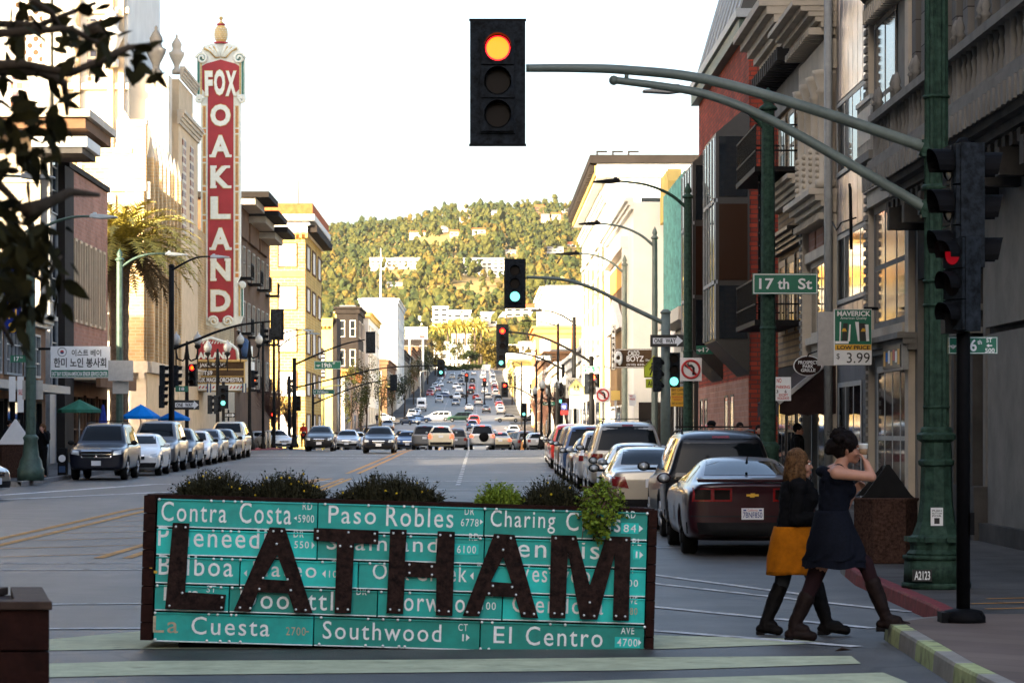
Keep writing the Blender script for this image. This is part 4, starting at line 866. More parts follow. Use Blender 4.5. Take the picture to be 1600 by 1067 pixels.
for lb in ('dark shop row first on the left of the climb', 'brown shop second on the left of the climb', 'cream block third on the left of the climb', 'dark block fourth on the left of the climb', 'brown block fifth on the left of the climb', 'pale block sixth on the left of the climb', 'last dark block on the left near the top'):
    y2 = min(yy+rl.uniform(45, 85), 1098)
    if yy < 606 and y2 > 604: y2 = 604
    block(lb, -32, XL-.2, yy, y2, gz(yy), gz(y2)+rl.uniform(5, 10), rl.choice(['brown_wall', 'dark_wall', 'cream', 'brown_wall']), (3, 2), (5, 2), side='L', name='shop_building'); yy = y2+1  # mostly dark walls, the shade side of the street put into their colour
    if yy > 600 and yy < 662: yy = 662
    if 685 < yy < 716: yy = 717
# ---- beyond the top of the street
for lb, x0, x1, y0, y1, Y, m in (('white two storey block under the billboard', 652, 700, 536, 560, 1250, 'white_wall'), ('low white block left of the golden trees', 700, 728, 542, 566, 1300, 'white_wall'), ('pale block at the foot of the hill behind the palms', 706, 735, 523, 531, 1500, 'pale_wall'), ('white house behind the billboard posts', 640, 664, 548, 572, 1150, 'cream'),
    ('sunlit white block right of the golden trees', 812, 850, 536, 575, 1180, 'white_wall'), ('tan block left under the billboard', 622, 648, 560, 585, 1130, 'yellow_wall')):
    a0, a1 = PX(x0, Y), PX(x1, Y); block(lb, a0, a1, Y, Y+16, min(gz(Y), PZ(y1, Y)), PZ(y0, Y), m, (4, 3), (2, 3), 'glass')
ov = thing('overpass', 'long pale freeway overpass crossing behind the street below the hill', 'bridge', (0, 1420, gz(1420))); b = MB(); b.box(-90, 40, 1420, 1432, PZ(544, 1420), PZ(540, 1420), M['concrete']); b.box(-90, 40, 1419.5, 1420, PZ(540, 1420), PZ(538, 1420), M['pale_wall']); b.build('deck', ov)
for x in (-70, -40, -12, 14): b = MB(); b.box(x-1, x+1, 1421, 1431, gz(1420), PZ(544, 1420)-.01, M['concrete']); b.build('column', ov)
bb = thing('billboard', 'white billboard on steel legs left of the street top', 'billboard', P(650, 560, 720)); fb = fr_south(720)
b = MB(fb); b.box(PX(633, 720), PX(668, 720), 0, .5, PZ(530, 720), PZ(511, 720), M['sign_white']); b.build('panel', bb); b = MB(fb); b.prism([(PX(642, 720), PZ(520, 720)), (PX(654, 720), PZ(517, 720)), (PX(654, 720), PZ(515, 720)), (PX(642, 720), PZ(518, 720))], .501, .55, M['amber']); b.box(PX(655, 720), PX(664, 720), .501, .55, PZ(528, 720), PZ(524, 720), M['umbrella_navy'] if 0 else M['sign_red']); b.build('picture', bb)
b = MB()
for px in (640, 661): b.tube([(PX(px, 720), 720, gz(720)), (PX(px, 720), 720, PZ(530, 720))], .3, M['frame_grey'], 6)
b.build('leg', bb)
ma = thing('antenna_mast', 'thin tall antenna mast rising above the white slab', 'mast', P(594, 470, 640)); b = MB(); b.tube([tuple(P(595, 470, 640)), tuple(P(595, 388, 640))], [.3, .08], M['white_wall'], 6); b.build('pole', ma)
ma = thing('antenna_mast', 'hair thin mast standing on the yellow brick block roof', 'mast', P(466, 320, 300)); b = MB(); b.tube([tuple(P(466, 322, 300)), tuple(P(466, 178, 300))], [.07, .03], M['galv'], 5); b.build('pole', ma)
# ---------------------------------------------------------------- cars
mk('tyre', (.012, .012, .012), .85, var=.2); mk('rim', (.42, .43, .45), .3, .8, var=.1); mk('dark_trim', (.014, .014, .015), .6, var=.2)
mk('tail_red', (.20, .008, .008), .18, var=.2, coat=.5); mk('tail_amber', (.55, .18, .02), .2, var=.1); mk('headlamp', (.50, .52, .52), .12, .3, var=.2, coat=.6)
mk('chrome', (.75, .76, .78), .12, 1.0, var=0); mk('plate', (.72, .73, .76), .5, var=.05); mk('plate_blue', (.03, .04, .22), .5, var=0)
mk('car_glass', (.005, .007, .009), .03, var=0, spec=.16); mk('interior', (.02, .02, .02), .9, var=0)
def paint(k, c, metal=.35): M['paint_'+k] = mat('paint_'+k, c, .32, metal, var=.04, scale=2, coat=.5 if max(c) < .15 else .8, spec=.3); M['paint_'+k].node_tree.nodes['Principled BSDF'].inputs['Coat Roughness'].default_value = .04
for k, c, mt in (('maroon', (.026, .0015, .004), .0), ('black', (.010, .010, .012), .1), ('silver', (.46, .47, .49), .6), ('white', (.72, .72, .71), .0), ('grey', (.13, .135, .145), .5), ('blue', (.03, .07, .17), .3),
    ('navy', (.006, .008, .018), .3), ('red', (.42, .02, .015), .1), ('gold', (.48, .42, .30), .4), ('green', (.012, .05, .03), .2), ('cream', (.66, .60, .46), .1), ('champagne', (.40, .36, .30), .5), ('bronze', (.12, .085, .06), .4), ('orange', (.5, .2, .03), .1)): paint(k, c, mt)
# stations: t (rear 0 .. front 1), width, floor, belt, top, roof width, forward lean of the top
KIND = {
 'sedan': (4.75, 1.80, 1.45, .33, .80, .195, [(0, .86, .36, .84, .98, .70, .02), (.012, .95, .26, .88, 1.03, .74, .02), (.15, .99, .2, .91, 1.06, .74, 0), (.185, 1, .2, .915, 1.10, .70, 0), (.30, 1, .2, .92, 1.39, .60, 0), (.40, 1, .2, .92, 1.44, .60, 0), (.52, 1, .2, .92, 1.45, .60, 0), (.60, 1, .2, .91, 1.40, .60, 0), (.72, 1, .2, .90, 1.02, .68, 0), (.75, 1, .2, .89, .97, .72, 0), (.90, .97, .2, .80, .88, .70, 0), (.985, .90, .22, .66, .76, .68, 0), (1, .82, .32, .58, .66, .62, 0)]),
 'coupe': (4.84, 1.92, 1.38, .35, .82, .195, [(0, .86, .36, .88, 1.00, .74, -.03), (.012, .95, .26, .92, 1.04, .76, 0), (.10, 1.0, .2, .95, 1.06, .74, 0), (.14, 1.0, .2, .955, 1.09, .70, 0), (.33, 1, .2, .95, 1.35, .57, 0), (.42, 1, .2, .94, 1.38, .57, 0), (.50, .99, .2, .94, 1.37, .57, 0), (.56, .99, .2, .94, 1.33, .58, 0), (.67, .99, .2, .95, 1.05, .66, 0), (.70, .99, .2, .94, 1.01, .72, 0), (.90, .99, .2, .88, .93, .72, 0), (.985, .92, .22, .72, .80, .68, 0), (1, .84, .32, .62, .70, .62, 0)]),
 'hatch': (4.15, 1.72, 1.48, .33, .80, .19, [(0, .88, .36, .92, 1.22, .62, .18), (.012, .95, .26, .95, 1.33, .62, .22), (.06, .98, .2, .96, 1.41, .61, .2), (.2, 1, .2, .96, 1.46, .60, .1), (.35, 1, .2, .95, 1.48, .60, 0), (.50, 1, .2, .94, 1.47, .60, 0), (.58, 1, .2, .93, 1.42, .60, 0), (.75, 1, .2, .92, 1.05, .66, 0), (.78, 1, .2, .91, 1.0, .72, 0), (.90, .97, .2, .82, .92, .70, 0), (.985, .90, .22, .68, .78, .68, 0), (1, .82, .32, .58, .68, .62, 0)]),
 'suv': (4.8, 1.90, 1.82, .36, .80, .20, [(0, .90, .46, 1.06, 1.58, .68, .20), (.012, .96, .36, 1.08, 1.72, .70, .24), (.06, .99, .32, 1.09, 1.79, .70, .18), (.2, 1, .3, 1.09, 1.82, .70, .05), (.4, 1, .3, 1.08, 1.82, .70, 0), (.53, 1, .3, 1.08, 1.81, .70, 0), (.60, 1, .3, 1.08, 1.75, .69, 0), (.72, 1, .3, 1.08, 1.20, .74, 0), (.75, 1, .3, 1.07, 1.14, .76, 0), (.90, .98, .3, 1.02, 1.08, .76, 0), (.985, .94, .32, .90, .98, .74, 0), (1, .88, .40, .80, .88, .70, 0)]),
 'van': (5.05, 1.94, 1.76, .34, .82, .19, [(0, .90, .40, 1.02, 1.56, .68, .12), (.012, .96, .28, 1.04, 1.68, .69, .15), (.06, .99, .24, 1.04, 1.74, .69, .1), (.2, 1, .22, 1.04, 1.77, .68, 0), (.45, 1, .22, 1.02, 1.76, .68, 0), (.58, 1, .22, 1.0, 1.72, .68, 0), (.64, 1, .22, .99, 1.62, .67, 0), (.80, 1, .22, .97, 1.12, .70, 0), (.83, 1, .22, .95, 1.05, .72, 0), (.93, .97, .22, .84, .92, .70, 0), (.985, .92, .24, .70, .80, .68, 0), (1, .84, .34, .60, .70, .62, 0)]),
 'truck': (6.2, 2.15, 2.75, .40, .78, .19, [(0, .96, .6, 1.3, 2.66, .93, 0), (.012, 1, .5, 1.3, 2.74, .95, 0), (.3, 1, .45, 1.3, 2.75, .95, 0), (.66, 1, .45, 1.3, 2.75, .95, 0), (.68, .96, .4, 1.3, 2.2, .84, 0), (.78, .96, .4, 1.28, 2.0, .82, 0), (.86, .95, .4, 1.25, 1.38, .80, 0), (.89, .95, .4, 1.22, 1.30, .80, 0), (.985, .92, .4, 1.05, 1.15, .78, 0), (1, .86, .5, .95, 1.05, .72, 0)])}
_dg = lambda: bpy.context.evaluated_depsgraph_get()
def baked(o):                                      # mesh with its modifiers applied; the object goes away
    bpy.context.view_layer.update(); me = bpy.data.meshes.new_from_object(o.evaluated_get(_dg())); bpy.data.objects.remove(o); return me
def car(name, kind, pk, label, spec=None, L=None, W=None, Hh=None, rail=False, spare=False, tail='block', plate_text=None, spoiler=False, far=False, grille='bars', group=None, rimk='rim'):
    L0, W0, H0, wf, ff, rad, st = KIND[kind]; L = L or L0; W = W or W0; Hh = Hh or H0; ks = Hh/H0; rad = rad if kind == 'truck' else (.33 if kind in ('sedan', 'hatch', 'coupe') else .37)
    if kind == 'truck': rad = .42
    t = thing(name, label, {'suv': 'suv', 'van': 'minivan', 'truck': 'truck'}.get(kind, 'car'), group=group)
    pm = M['paint_'+pk]; mb = MB(); rings = []
    for tt, wfac, zb, be, tp, wr, lean in st:
        y = -L/2+tt*L; w = W/2*wfac; zb *= ks; be *= ks; tp *= ks; r_ = W/2*wr; mid = zb+(be-zb)*.5
        cab = tp-be > .22
        half = [(0, zb), (w*.80, zb), (w-.03, zb+.05), (w, mid), (w*.985, be-.05), (w*.955, be)]
        half += [(w*.90, be+.035), (r_+(w*.9-r_)*.12, tp-.06), (r_*.86, tp-.005), (0, tp+.02)] if cab else [(w*.90, be+.02), (w*.86, be+(tp-be)*.6), (r_, tp-.01), (0, tp+.01)]
        def sh(z): return y+lean*max(0, min(1, (z-be)/max(tp-be, .05)))
        pts = [(x, sh(z), z) for x, z in half]
        rings.append([(x, yy, z) for x, yy, z in pts]+[(-x, yy, z) for x, yy, z in reversed(pts[1:-1])])
    n = len(rings[0]); vs = [p for rg in rings for p in rg]
    fs = [(i*n+k, i*n+(k+1) % n, (i+1)*n+(k+1) % n, (i+1)*n+k) for i in range(len(rings)-1) for k in range(n)]
    h = (n+2)//2
    for base in (0, (len(rings)-1)*n):              # end caps as a ladder of quads
        for k in range(h-1):
            a, b_, c_, d_ = base+k, base+k+1, base+(n-k-1) % n, base+(n-k) % n
            f = [a, b_, c_, d_]; f = [q for i, q in enumerate(f) if q not in f[:i]]
            if len(f) > 2: fs.append(f)
    mb.add(vs, fs, pm, True); o = mb.build('body')
    s = o.modifiers.new('s', 'SUBSURF'); s.levels = 2; s.render_levels = 2
    smooth = baked(o); bm = bmesh.new(); bm.from_mesh(smooth); bvh = BVHTree.FromBMesh(bm); bm.free()
    wy = (-L/2+wf*L*.62, -L/2+ff*L)
    if not far:
        o = bpy.data.objects.new('body', smooth); COL.objects.link(o); cut = MB()
        for y in wy:
            for sx in (-1, 1): cut.lathe([(rad+.055, 0), (rad+.055, .36)], (sx*W/2-(.30 if sx > 0 else .06), y, rad), M['interior'], 24, 'x')
        co = cut.build('cutter'); bo = o.modifiers.new('b', 'BOOLEAN'); bo.object = co; bo.operation = 'DIFFERENCE'; bo.solver = 'EXACT'
        smooth = baked(o); bpy.data.objects.remove(co)
    for p in smooth.polygons: p.use_smooth = True
    o = bpy.data.objects.new('body', smooth); COL.objects.link(o); o.parent = t
    if not smooth.materials: smooth.materials.append(pm)
    def hit(side, u, v):
        og, dr = {'rear': ((u, -9, v), (0, 1, 0)), 'front': ((u, 9, v), (0, -1, 0)), 'left': ((-5, u, v), (1, 0, 0)), 'right': ((5, u, v), (-1, 0, 0)), 'top': ((u, v, 6), (0, 0, -1))}[side]
        c, nrm, _, _ = bvh.ray_cast(Vector(og), Vector(dr))
        return (c, nrm) if c is not None else (None, None)
    def patch(mbx, side, quad, m, off=.006, nu=8, nv=4):
        vs, ok = [], True
        for j in range(nv+1):
            for i in range(nu+1):
                a, b_ = i/nu, j/nv
                u = (1-b_)*((1-a)*quad[0][0]+a*quad[1][0])+b_*((1-a)*quad[3][0]+a*quad[2][0]); v = (1-b_)*((1-a)*quad[0][1]+a*quad[1][1])+b_*((1-a)*quad[3][1]+a*quad[2][1])
                c, nr = hit(side, u, v)
                if c is None: return
                dv = {'rear': Vector((0, -1, 0)), 'front': Vector((0, 1, 0)), 'left': Vector((-1, 0, 0)), 'right': Vector((1, 0, 0)), 'top': Vector((0, 0, 1))}[side]
                vs.append(c+(nr*.6+dv*.4)*off)
        mbx.add(vs, [(j*(nu+1)+i, j*(nu+1)+i+1, (j+1)*(nu+1)+i+1, (j+1)*(nu+1)+i) for j in range(nv) for i in range(nu)], m, True)
    def part(nm, side, quads, m, off=.006, **kw):
        b = MB()
        for q in quads: patch(b, side, q, m, off, **kw)
        return b.build(nm, t, local=True) if b.f else None
    def sym(q): return [q, [(-x, z) for x, z in q]]
    st_ = [(a, b*W/2, c*ks, d*ks, e*ks, f*W/2, g_) for a, b, c, d, e, f, g_ in st]
    be = max(x[3] for x in st_); roof = Hh; tall = kind in ('suv', 'van', 'hatch', 'truck'); w2 = W/2; gm = M['car_glass']
    # glass
    cowl = {'sedan': .99, 'coupe': 1.05, 'hatch': 1.06, 'suv': 1.22, 'van': 1.14, 'truck': 1.42}[kind]*ks; ztop = (roof if kind != 'truck' else 2.2)-.10
    part('windscreen', 'front', [[(-w2*.70, cowl+.05), (w2*.70, cowl+.05), (w2*.58, ztop), (-w2*.58, ztop)]], gm, nu=10, nv=6)
    if kind != 'truck':
        rb = {'sedan': 1.10, 'coupe': 1.11, 'hatch': 1.00, 'suv': 1.12, 'van': 1.06}[kind]*ks
        part('rear_window', 'rear', [[(-w2*(.78 if tall else .64), rb+.02), (w2*(.78 if tall else .64), rb+.02), (w2*(.62 if tall else .54), roof-(.13 if tall else .06)), (-w2*(.62 if tall else .54), roof-(.13 if tall else .06))]], gm, nu=10, nv=6)
    zw0, zw1 = be+.07, ztop-.03
    yA = {'sedan': (.235, .66), 'coupe': (.25, .62), 'hatch': (.10, .70), 'suv': (.07, .68), 'van': (.07, .73), 'truck': (.70, .82)}[kind]
    yT = {'sedan': (.31, .575), 'coupe': (.33, .535), 'hatch': (.17, .56), 'suv': (.11, .58), 'van': (.09, .61), 'truck': (.70, .78)}[kind]
    nwin = {'sedan': 2, 'coupe': 1, 'hatch': 2, 'suv': 3, 'van': 3, 'truck': 1}[kind]
    for side, sg in (('left', -1), ('right', 1)):
        for i in range(nwin):
            e = .012; f0, f1 = i/nwin+(e if i else 0), (i+1)/nwin-(e if i < nwin-1 else 0)
            Y_ = lambda p, f: -L/2+L*(p[0]+(p[1]-p[0])*f)
            part('side_window', side, [[(Y_(yA, f0), zw0), (Y_(yA, f1), zw0), (Y_(yT, f1), zw1), (Y_(yT, f0), zw1)]], gm, nu=6, nv=4)
    # wheels
    for y in wy:
        for sx in (-1, 1):
            c = (sx*(w2-.145), y, rad); b = MB(); b.lathe([(rad*.62, -.10), (rad*.93, -.11), (rad, -.08), (rad, .08), (rad*.93, .11), (rad*.62, .10)], c, M['tyre'], 24, 'x'); wo_ = b.build('wheel', t, local=True)
            b = MB(); xo = c[0]+sx*.085; b.lathe([(rad*.66, -.012), (rad*.66, .02), (rad*.60, .03), (rad*.58, .008)], (xo, y, rad), M[rimk], 24, 'x')
            for k in range(5):
                q = 2*math.pi*k/5+.3; b.tube([(xo+sx*.02, y, rad), (xo+sx*.02, y+math.cos(q)*rad*.6, rad+math.sin(q)*rad*.6)], [.05, .035], M[rimk], 4)
            b.build('rim', wo_, local=True)
    # lower trim, lamps, plates
    zb0 = .30*ks if kind != 'truck' else .5
    bump_h = {'sedan': .62, 'coupe': .60, 'hatch': .60, 'suv': .78, 'van': .66, 'truck': .8}[kind]*ks
    part('rear_bumper', 'rear', [[(-w2*.93, zb0+.02), (w2*.93, zb0+.02), (w2*.95, zb0+.18), (-w2*.95, zb0+.18)]], M['dark_trim'], .02, nu=12, nv=2)
    part('front_bumper', 'front', [[(-w2*.78, zb0+.0), (w2*.78, zb0+.0), (w2*.84, zb0+.16), (-w2*.84, zb0+.16)]], M['dark_trim'], .02, nu=12, nv=2)
    tl = M['tail_red']
    Tq = {'block': [(w2*.66, bump_h+.10), (w2*.93, bump_h+.10), (w2*.92, be-.03), (w2*.64, be-.03)], 'tall': [(w2*.80, bump_h+.02), (w2*.95, bump_h+.02), (w2*.90, roof*.82), (w2*.83, roof*.80)],
          'coupe': [(w2*.30, bump_h+.17), (w2*.88, bump_h+.17), (w2*.86, bump_h+.36), (w2*.30, bump_h+.36)], 'wrap': [(w2*.52, bump_h+.06), (w2*.93, bump_h+.12), (w2*.92, be-.02), (w2*.60, be-.02)], 'lit': [(w2*.68, bump_h+.10), (w2*.93, bump_h+.10), (w2*.92, be-.0), (w2*.70, be-.0)]}[tail]
    for q in sym(Tq):
        l_ = part('tail_light', 'rear', [q], M['tail_on'] if tail == 'lit' else tl, .014, nu=5, nv=4)
        if tail == 'coupe' and l_:
            sx = 1 if q[0][0] > 0 else -1
            for x0, x1 in ((.33, .56), (.61, .84)):
                b = MB(); patch(b, 'rear', [(sx*w2*x0, bump_h+.20), (sx*w2*x1, bump_h+.20), (sx*w2*x1, bump_h+.34), (sx*w2*x0, bump_h+.34)], M['lens_dark'], .022); b.build('lamp_lens', l_, local=True)
    if tall or tail == 'lit': part('brake_light', 'rear', [[(-.14, roof-.125), (.14, roof-.125), (.14, roof-.085), (-.14, roof-.085)]], M['tail_on' if tail == 'lit' else 'tail_red'], .02, nu=2, nv=1)
    def plate(side, z, txt=None):
        c, nr = hit(side, 0, z)
        if c is None: return
        sg = -1 if side == 'rear' else 1; y = c.y+sg*.025
        b = MB(); b.box(-.155, .155, min(y, y-sg*.05), max(y, y-sg*.05), z-.08, z+.08, M['plate']); po = b.build('licence_plate', t, local=True)
        if txt:
            b = MB(); put_text(b, txt, -.135, .135, z-.055, z+.025, y+sg*.003, M['plate_blue'], .008)
            b.box(-.13, -.09, y+sg*.001, y+sg*.003, z+.04, z+.06, M['plate_blue']); b.box(.09, .13, y+sg*.001, y+sg*.003, z+.04, z+.06, M['plate_blue'])
            put_text(b, 'California', -.07, .07, z+.036, z+.068, y+sg*.003, M['sign_red']); b.build('lettering', po, local=True)
    zp = {'sedan': .78, 'coupe': .60, 'hatch': .80, 'suv': .88, 'van': .86, 'truck': .8}[kind]*ks
    plate('rear', zp, plate_text)
    if kind != 'truck' and not far: plate('front', .46*ks if kind != 'suv' else .55*ks)
    zf = {'sedan': .62, 'coupe': .66, 'hatch': .66, 'suv': .84, 'van': .66, 'truck': .95}[kind]*ks
    for q in sym([(w2*.58, zf-.04), (w2*.86, zf), (w2*.84, zf+.13), (w2*.60, zf+.09)]): part('headlight', 'front', [q], M['headlamp'], .012, nu=5, nv=3)
    gq = [(-w2*.52, zf-.12), (w2*.52, zf-.12), (w2*.54, zf+.11), (-w2*.54, zf+.11)] if kind in ('suv', 'truck') else [(-w2*.36, zf-.08), (w2*.36, zf-.08), (w2*.38, zf+.05), (-w2*.38, zf+.05)]
    gr = part('grille', 'front', [gq], M['dark_trim'], .012, nu=8, nv=3)
    if gr and grille == 'bars':
        z0, z1 = gq[0][1], gq[2][1]; x1 = abs(gq[1][0]); bars = [[(-x1, z0), (x1, z0), (x1, z0+.025), (-x1, z0+.025)], [(-x1, z1-.025), (x1, z1-.025), (x1, z1), (-x1, z1)], [(-x1, (z0+z1)/2-.012), (x1, (z0+z1)/2-.012), (x1, (z0+z1)/2+.012), (-x1, (z0+z1)/2+.012)]]
        if kind == 'suv': bars += [[(-.02, z0), (.02, z0), (.02, z1), (-.02, z1)], [(-x1, z0), (-x1+.03, z0), (-x1+.03, z1), (-x1, z1)], [(x1-.03, z0), (x1, z0), (x1, z1), (x1-.03, z1)]]
        b = MB(); [patch(b, 'front', q, M['chrome'], .03, nu=8, nv=1) for q in bars]; b.build('chrome_bar', gr, local=True)
    # mirrors
    ym = -L/2+L*(yA[1]-.015); zm = be+.06
    for sx in (-1, 1):
        b = MB(); b.ball((sx*(w2+.10), ym, zm+.04), .115, pm if kind in ('coupe',) or pk in ('white', 'silver') else M['dark_trim'], 1.0, .55, .72, 12); b.box(min(sx*(w2-.12), sx*(w2+.06)), max(sx*(w2-.12), sx*(w2+.06)), ym-.03, ym+.03, zm-.03, zm+.02, M['dark_trim'])
        mo = b.build('mirror', t, local=True); b = MB(); b.lathe([(.0, -.001), (.085, 0), (.08, .004)], (sx*(w2+.10), ym-.066, zm+.04), M['headlamp'], 12, 'y', sy=.72); b.build('mirror_glass', mo, local=True)
    if rail:
        for sx in (-1, 1):
            b = MB(); x = sx*w2*.62; pts = [(x, -L/2+L*f, hit('top', x, -L/2+L*f)[0].z+(.0 if f in (.12, .58) else .05)) for f in (.12, .15, .35, .53, .58)]; b.tube(pts, .018, M['dark_trim'], 6); b.build('roof_rail', t, local=True)
        b = MB()
        for f in (.22, .46): b.box(-w2*.62, w2*.62, -L/2+L*f-.02, -L/2+L*f+.02, roof+.055, roof+.08, M['dark_trim'])
        b.build('roof_rack', t, local=True)
    if spare:
        c, _ = hit('rear', .12, .92*ks); b = MB(); b.lathe([(.05, -.14), (.29, -.13), (.33, -.09), (.33, .02), (.2, .03)], (.12, c.y-.02, .92*ks), M['black_metal'], 24, 'y'); b.build('spare_wheel', t, local=True)
    if spoiler:
        b = MB(); zt = 1.06*ks; b.prisma([(-L/2+.02, zt+.03), (-L/2+.30, zt+.045), (-L/2+.30, zt+.02), (-L/2+.03, zt-.02)], -w2*.80, w2*.80, pm); b.build('spoiler', t, .01, local=True)
    t['_hit'] = 0
    t.pop('_hit') if hasattr(t, 'pop') else None
    return t, hit, part, patch
PROTO = {}
def place(o, x, Y, rz=0): o.location = (x, Y, gz(Y)+.012); o.rotation_euler = (math.atan2(gz(Y+2.5)-gz(Y-2.5), 5)*(1 if abs(rz) < .8 else (-1 if abs(abs(rz)-math.pi) < .8 else 0)), 0, rz); return o
def put_car(name, kind, pk, label, x, Y, rz=0, group=None, near=False, **kw):
    key = (kind, tuple(sorted(kw.items())))
    if near or key not in PROTO:
        t = car(name, kind, pk, label, group=group, **kw)[0]
        if not near: PROTO[key] = (t, pk)
    else:
        src, spk = PROTO[key]; t = copy_tree(src); t.name = name; t['label'] = label; t['category'] = {'suv': 'suv', 'van': 'minivan', 'truck': 'truck'}.get(kind, 'car')
        if group: t['group'] = group
        elif 'group' in t: del t['group']
        for ch in t.children_recursive:
            for sl_ in ch.material_slots:
                if sl_.material == M['paint_'+spk]: sl_.link = 'OBJECT'; sl_.material = M['paint_'+pk]
    return place(t, x, Y, rz)
PI = math.pi
GR, GL, GT = 'cars parked along the right kerb', 'cars parked along the left kerb', 'cars driving on the street'
# --- parked row on the right, nearest first (rear bumper distances come from the row spacing)
t, hit, part, patch = car('parked_car', 'coupe', 'maroon', 'dark maroon sports coupe with California licence plate parked behind the two walking women', tail='coupe', plate_text='7BNF850', spoiler=True, group=GR, rimk='dark_trim')
place(t, 3.83, 42.9)
lw = 1.92/2
part('rear_diffuser', 'rear', [[(-.55, .30), (.55, .30), (.62, .44), (-.62, .44)]], M['dark_trim'], .03)
part('trim_line', 'rear', [[(-.86, .555), (.86, .555), (.86, .575), (-.86, .575)]], M['paint_black'], .012, nu=12, nv=1)
b = MB(); c, _ = hit('rear', 0, .86); y = c.y-.02
b.box(-.085, .085, y-.012, y+.02, .845, .875, M['amber']); b.prism([(-.035, .832), (.025, .832), (.035, .888), (-.025, .888)], y-.016, y+.02, M['amber']); b.build('emblem', t, local=True)
b = MB(); b.tube([(.02, -1.30, 1.30), (.02, -1.42, 1.39)], [.02, .006], M['dark_trim'], 6); b.build('antenna', t, local=True)
put_car('parked_car', 'van', 'black', 'black minivan with roof rails just ahead of the maroon coupe', 3.95, 49.6, 0, GR, rail=True, tail='tall')
put_car('parked_car', 'sedan', 'champagne', 'champagne sedan mostly hidden behind the black minivan', 3.25, 56.2, 0, GR, tail='wrap')
put_car('parked_car', 'coupe', 'silver', 'silver two door car with wide red tail lights', 3.70, 62.2, 0, GR, tail='wrap', Hh=1.40, W=1.88, spoiler=True)
put_car('parked_car', 'sedan', 'white', 'white sedan with red wedge tail lights behind the silver coupe', 3.72, 68.6, 0, GR, tail='wrap')
put_car('parked_car', 'suv', 'champagne', 'big silver and black full size SUV with dark rear glass and roof rails', 3.75, 75.5, 0, GR, rail=True, L=5.2, W=2.0, Hh=1.95)
put_car('parked_car', 'suv', 'silver', 'small silver SUV with square amber tail lights', 3.62, 84.0, 0, GR, L=4.2, W=1.74, Hh=1.68, tail='block')
put_car('parked_car', 'sedan', 'black', 'black sedan squeezed between two silver SUVs', 3.62, 90.2, 0, GR, tail='wrap')
put_car('parked_car', 'suv', 'blue', 'grey blue SUV with open tailgate glass and upright red tail lights', 3.62, 96.3, 0, GR, tail='tall', Hh=1.80)
put_car('parked_car', 'suv', 'bronze', 'bronze SUV with shiny wheel in the middle of the right row', 3.62, 103.0, 0, GR, tail='tall', Hh=1.76)
put_car('parked_car', 'hatch', 'silver', 'silver hatchback beyond the bronze SUV in the right row', 3.7, 109.6, 0, GR)
put_car('parked_car', 'suv', 'red', 'dark red compact SUV in the right row', 3.7, 115.6, 0, GR, tail='tall', Hh=1.76)
put_car('parked_car', 'sedan', 'gold', 'gold sedan near the far end of the right row', 3.75, 121.8, 0, GR, tail='wrap')
put_car('parked_car', 'hatch', 'grey', 'grey hatchback at the far end of the right row', 3.75, 128.0, 0, GR)
# --- parked row on the left, noses to the camera
put_car('parked_suv', 'suv', 'navy', 'dark navy SUV with wide chrome crossbar grille parked first on the left', -12.55, 96.6, PI, GL, near=True, rail=True, L=4.9, W=1.90, Hh=1.86)
put_car('parked_car', 'hatch', 'white', 'white hatchback right behind the dark navy SUV', -12.1, 103.2, PI, GL)
put_car('parked_car', 'suv', 'grey', 'grey SUV with tall windscreen behind the white hatchback', -12.25, 109.8, PI, GL, Hh=1.9)
put_car('parked_car', 'sedan', 'navy', 'dark blue sedan third from the left kerb corner', -12.2, 116.4, PI, GL, tail='wrap', Hh=1.6)
put_car('parked_car', 'sedan', 'white', 'white sedan with sloping nose in the middle of the left row', -12.2, 122.8, PI, GL, tail='wrap')
put_car('parked_car', 'hatch', 'grey', 'grey hatchback between white sedan and dark SUV on the left', -12.2, 128.6, PI, GL)
put_car('parked_car', 'sedan', 'black', 'black sedan near the end of the left row', -12.15, 134.6, PI, GL, tail='wrap')
put_car('parked_car', 'suv', 'gold', 'gold SUV last in the left row before the signal corner', -12.25, 140.6, PI, GL, Hh=1.76, tail='tall')
put_car('turning_car', 'hatch', 'champagne', 'pale gold car cut by the left edge, bright headlamp, at the corner', -13.98, 72.5, -1.9, None)
# --- traffic
put_car('oncoming_car', 'hatch', 'black', 'small black hatchback with shiny bonnet coming over the crest on the left', -9.2, 166.5, PI, GT)
put_car('oncoming_car', 'sedan', 'navy', 'dark sedan with chrome grille coming up beside the double yellow line', -5.45, 157, PI, GT)
put_car('driving_car', 'hatch', 'cream', 'cream white rounded car seen from behind with lit brake lamp', -2.55, 190, 0, GT, tail='lit', L=4.3, W=1.76, Hh=1.60)
put_car('driving_car', 'suv', 'grey', 'dark grey SUV half hidden behind the cream white car', -3.9, 205, 0, GT, Hh=1.76, tail='tall')
put_car('driving_suv', 'suv', 'silver', 'silver SUV with black spare wheel on its tailgate and lit lamps', .15, 196, 0, GT, near=True, spare=True, tail='lit', L=4.3, W=1.78, Hh=1.72)
put_car('driving_car', 'sedan', 'gold', 'gold sedan just ahead of the silver SUV with spare wheel', 1.55, 222, 0, GT, tail='lit')
put_car('oncoming_car', 'hatch', 'silver', 'silver hatchback below the crest right of the small black hatchback', -9.6, 223, PI, GT)
put_car('oncoming_car', 'sedan', 'grey', 'grey blue sedan with blazing headlamp below the crest', -8.4, 238, PI, GT, tail='wrap')
put_car('oncoming_car', 'sedan', 'blue', 'dark blue sedan below the crest left of centre', -11.6, 262, PI, GT, tail='wrap')
put_car('oncoming_car', 'van', 'white', 'white minivan below the crest behind the blue low car', -5.6, 256, PI, GT)
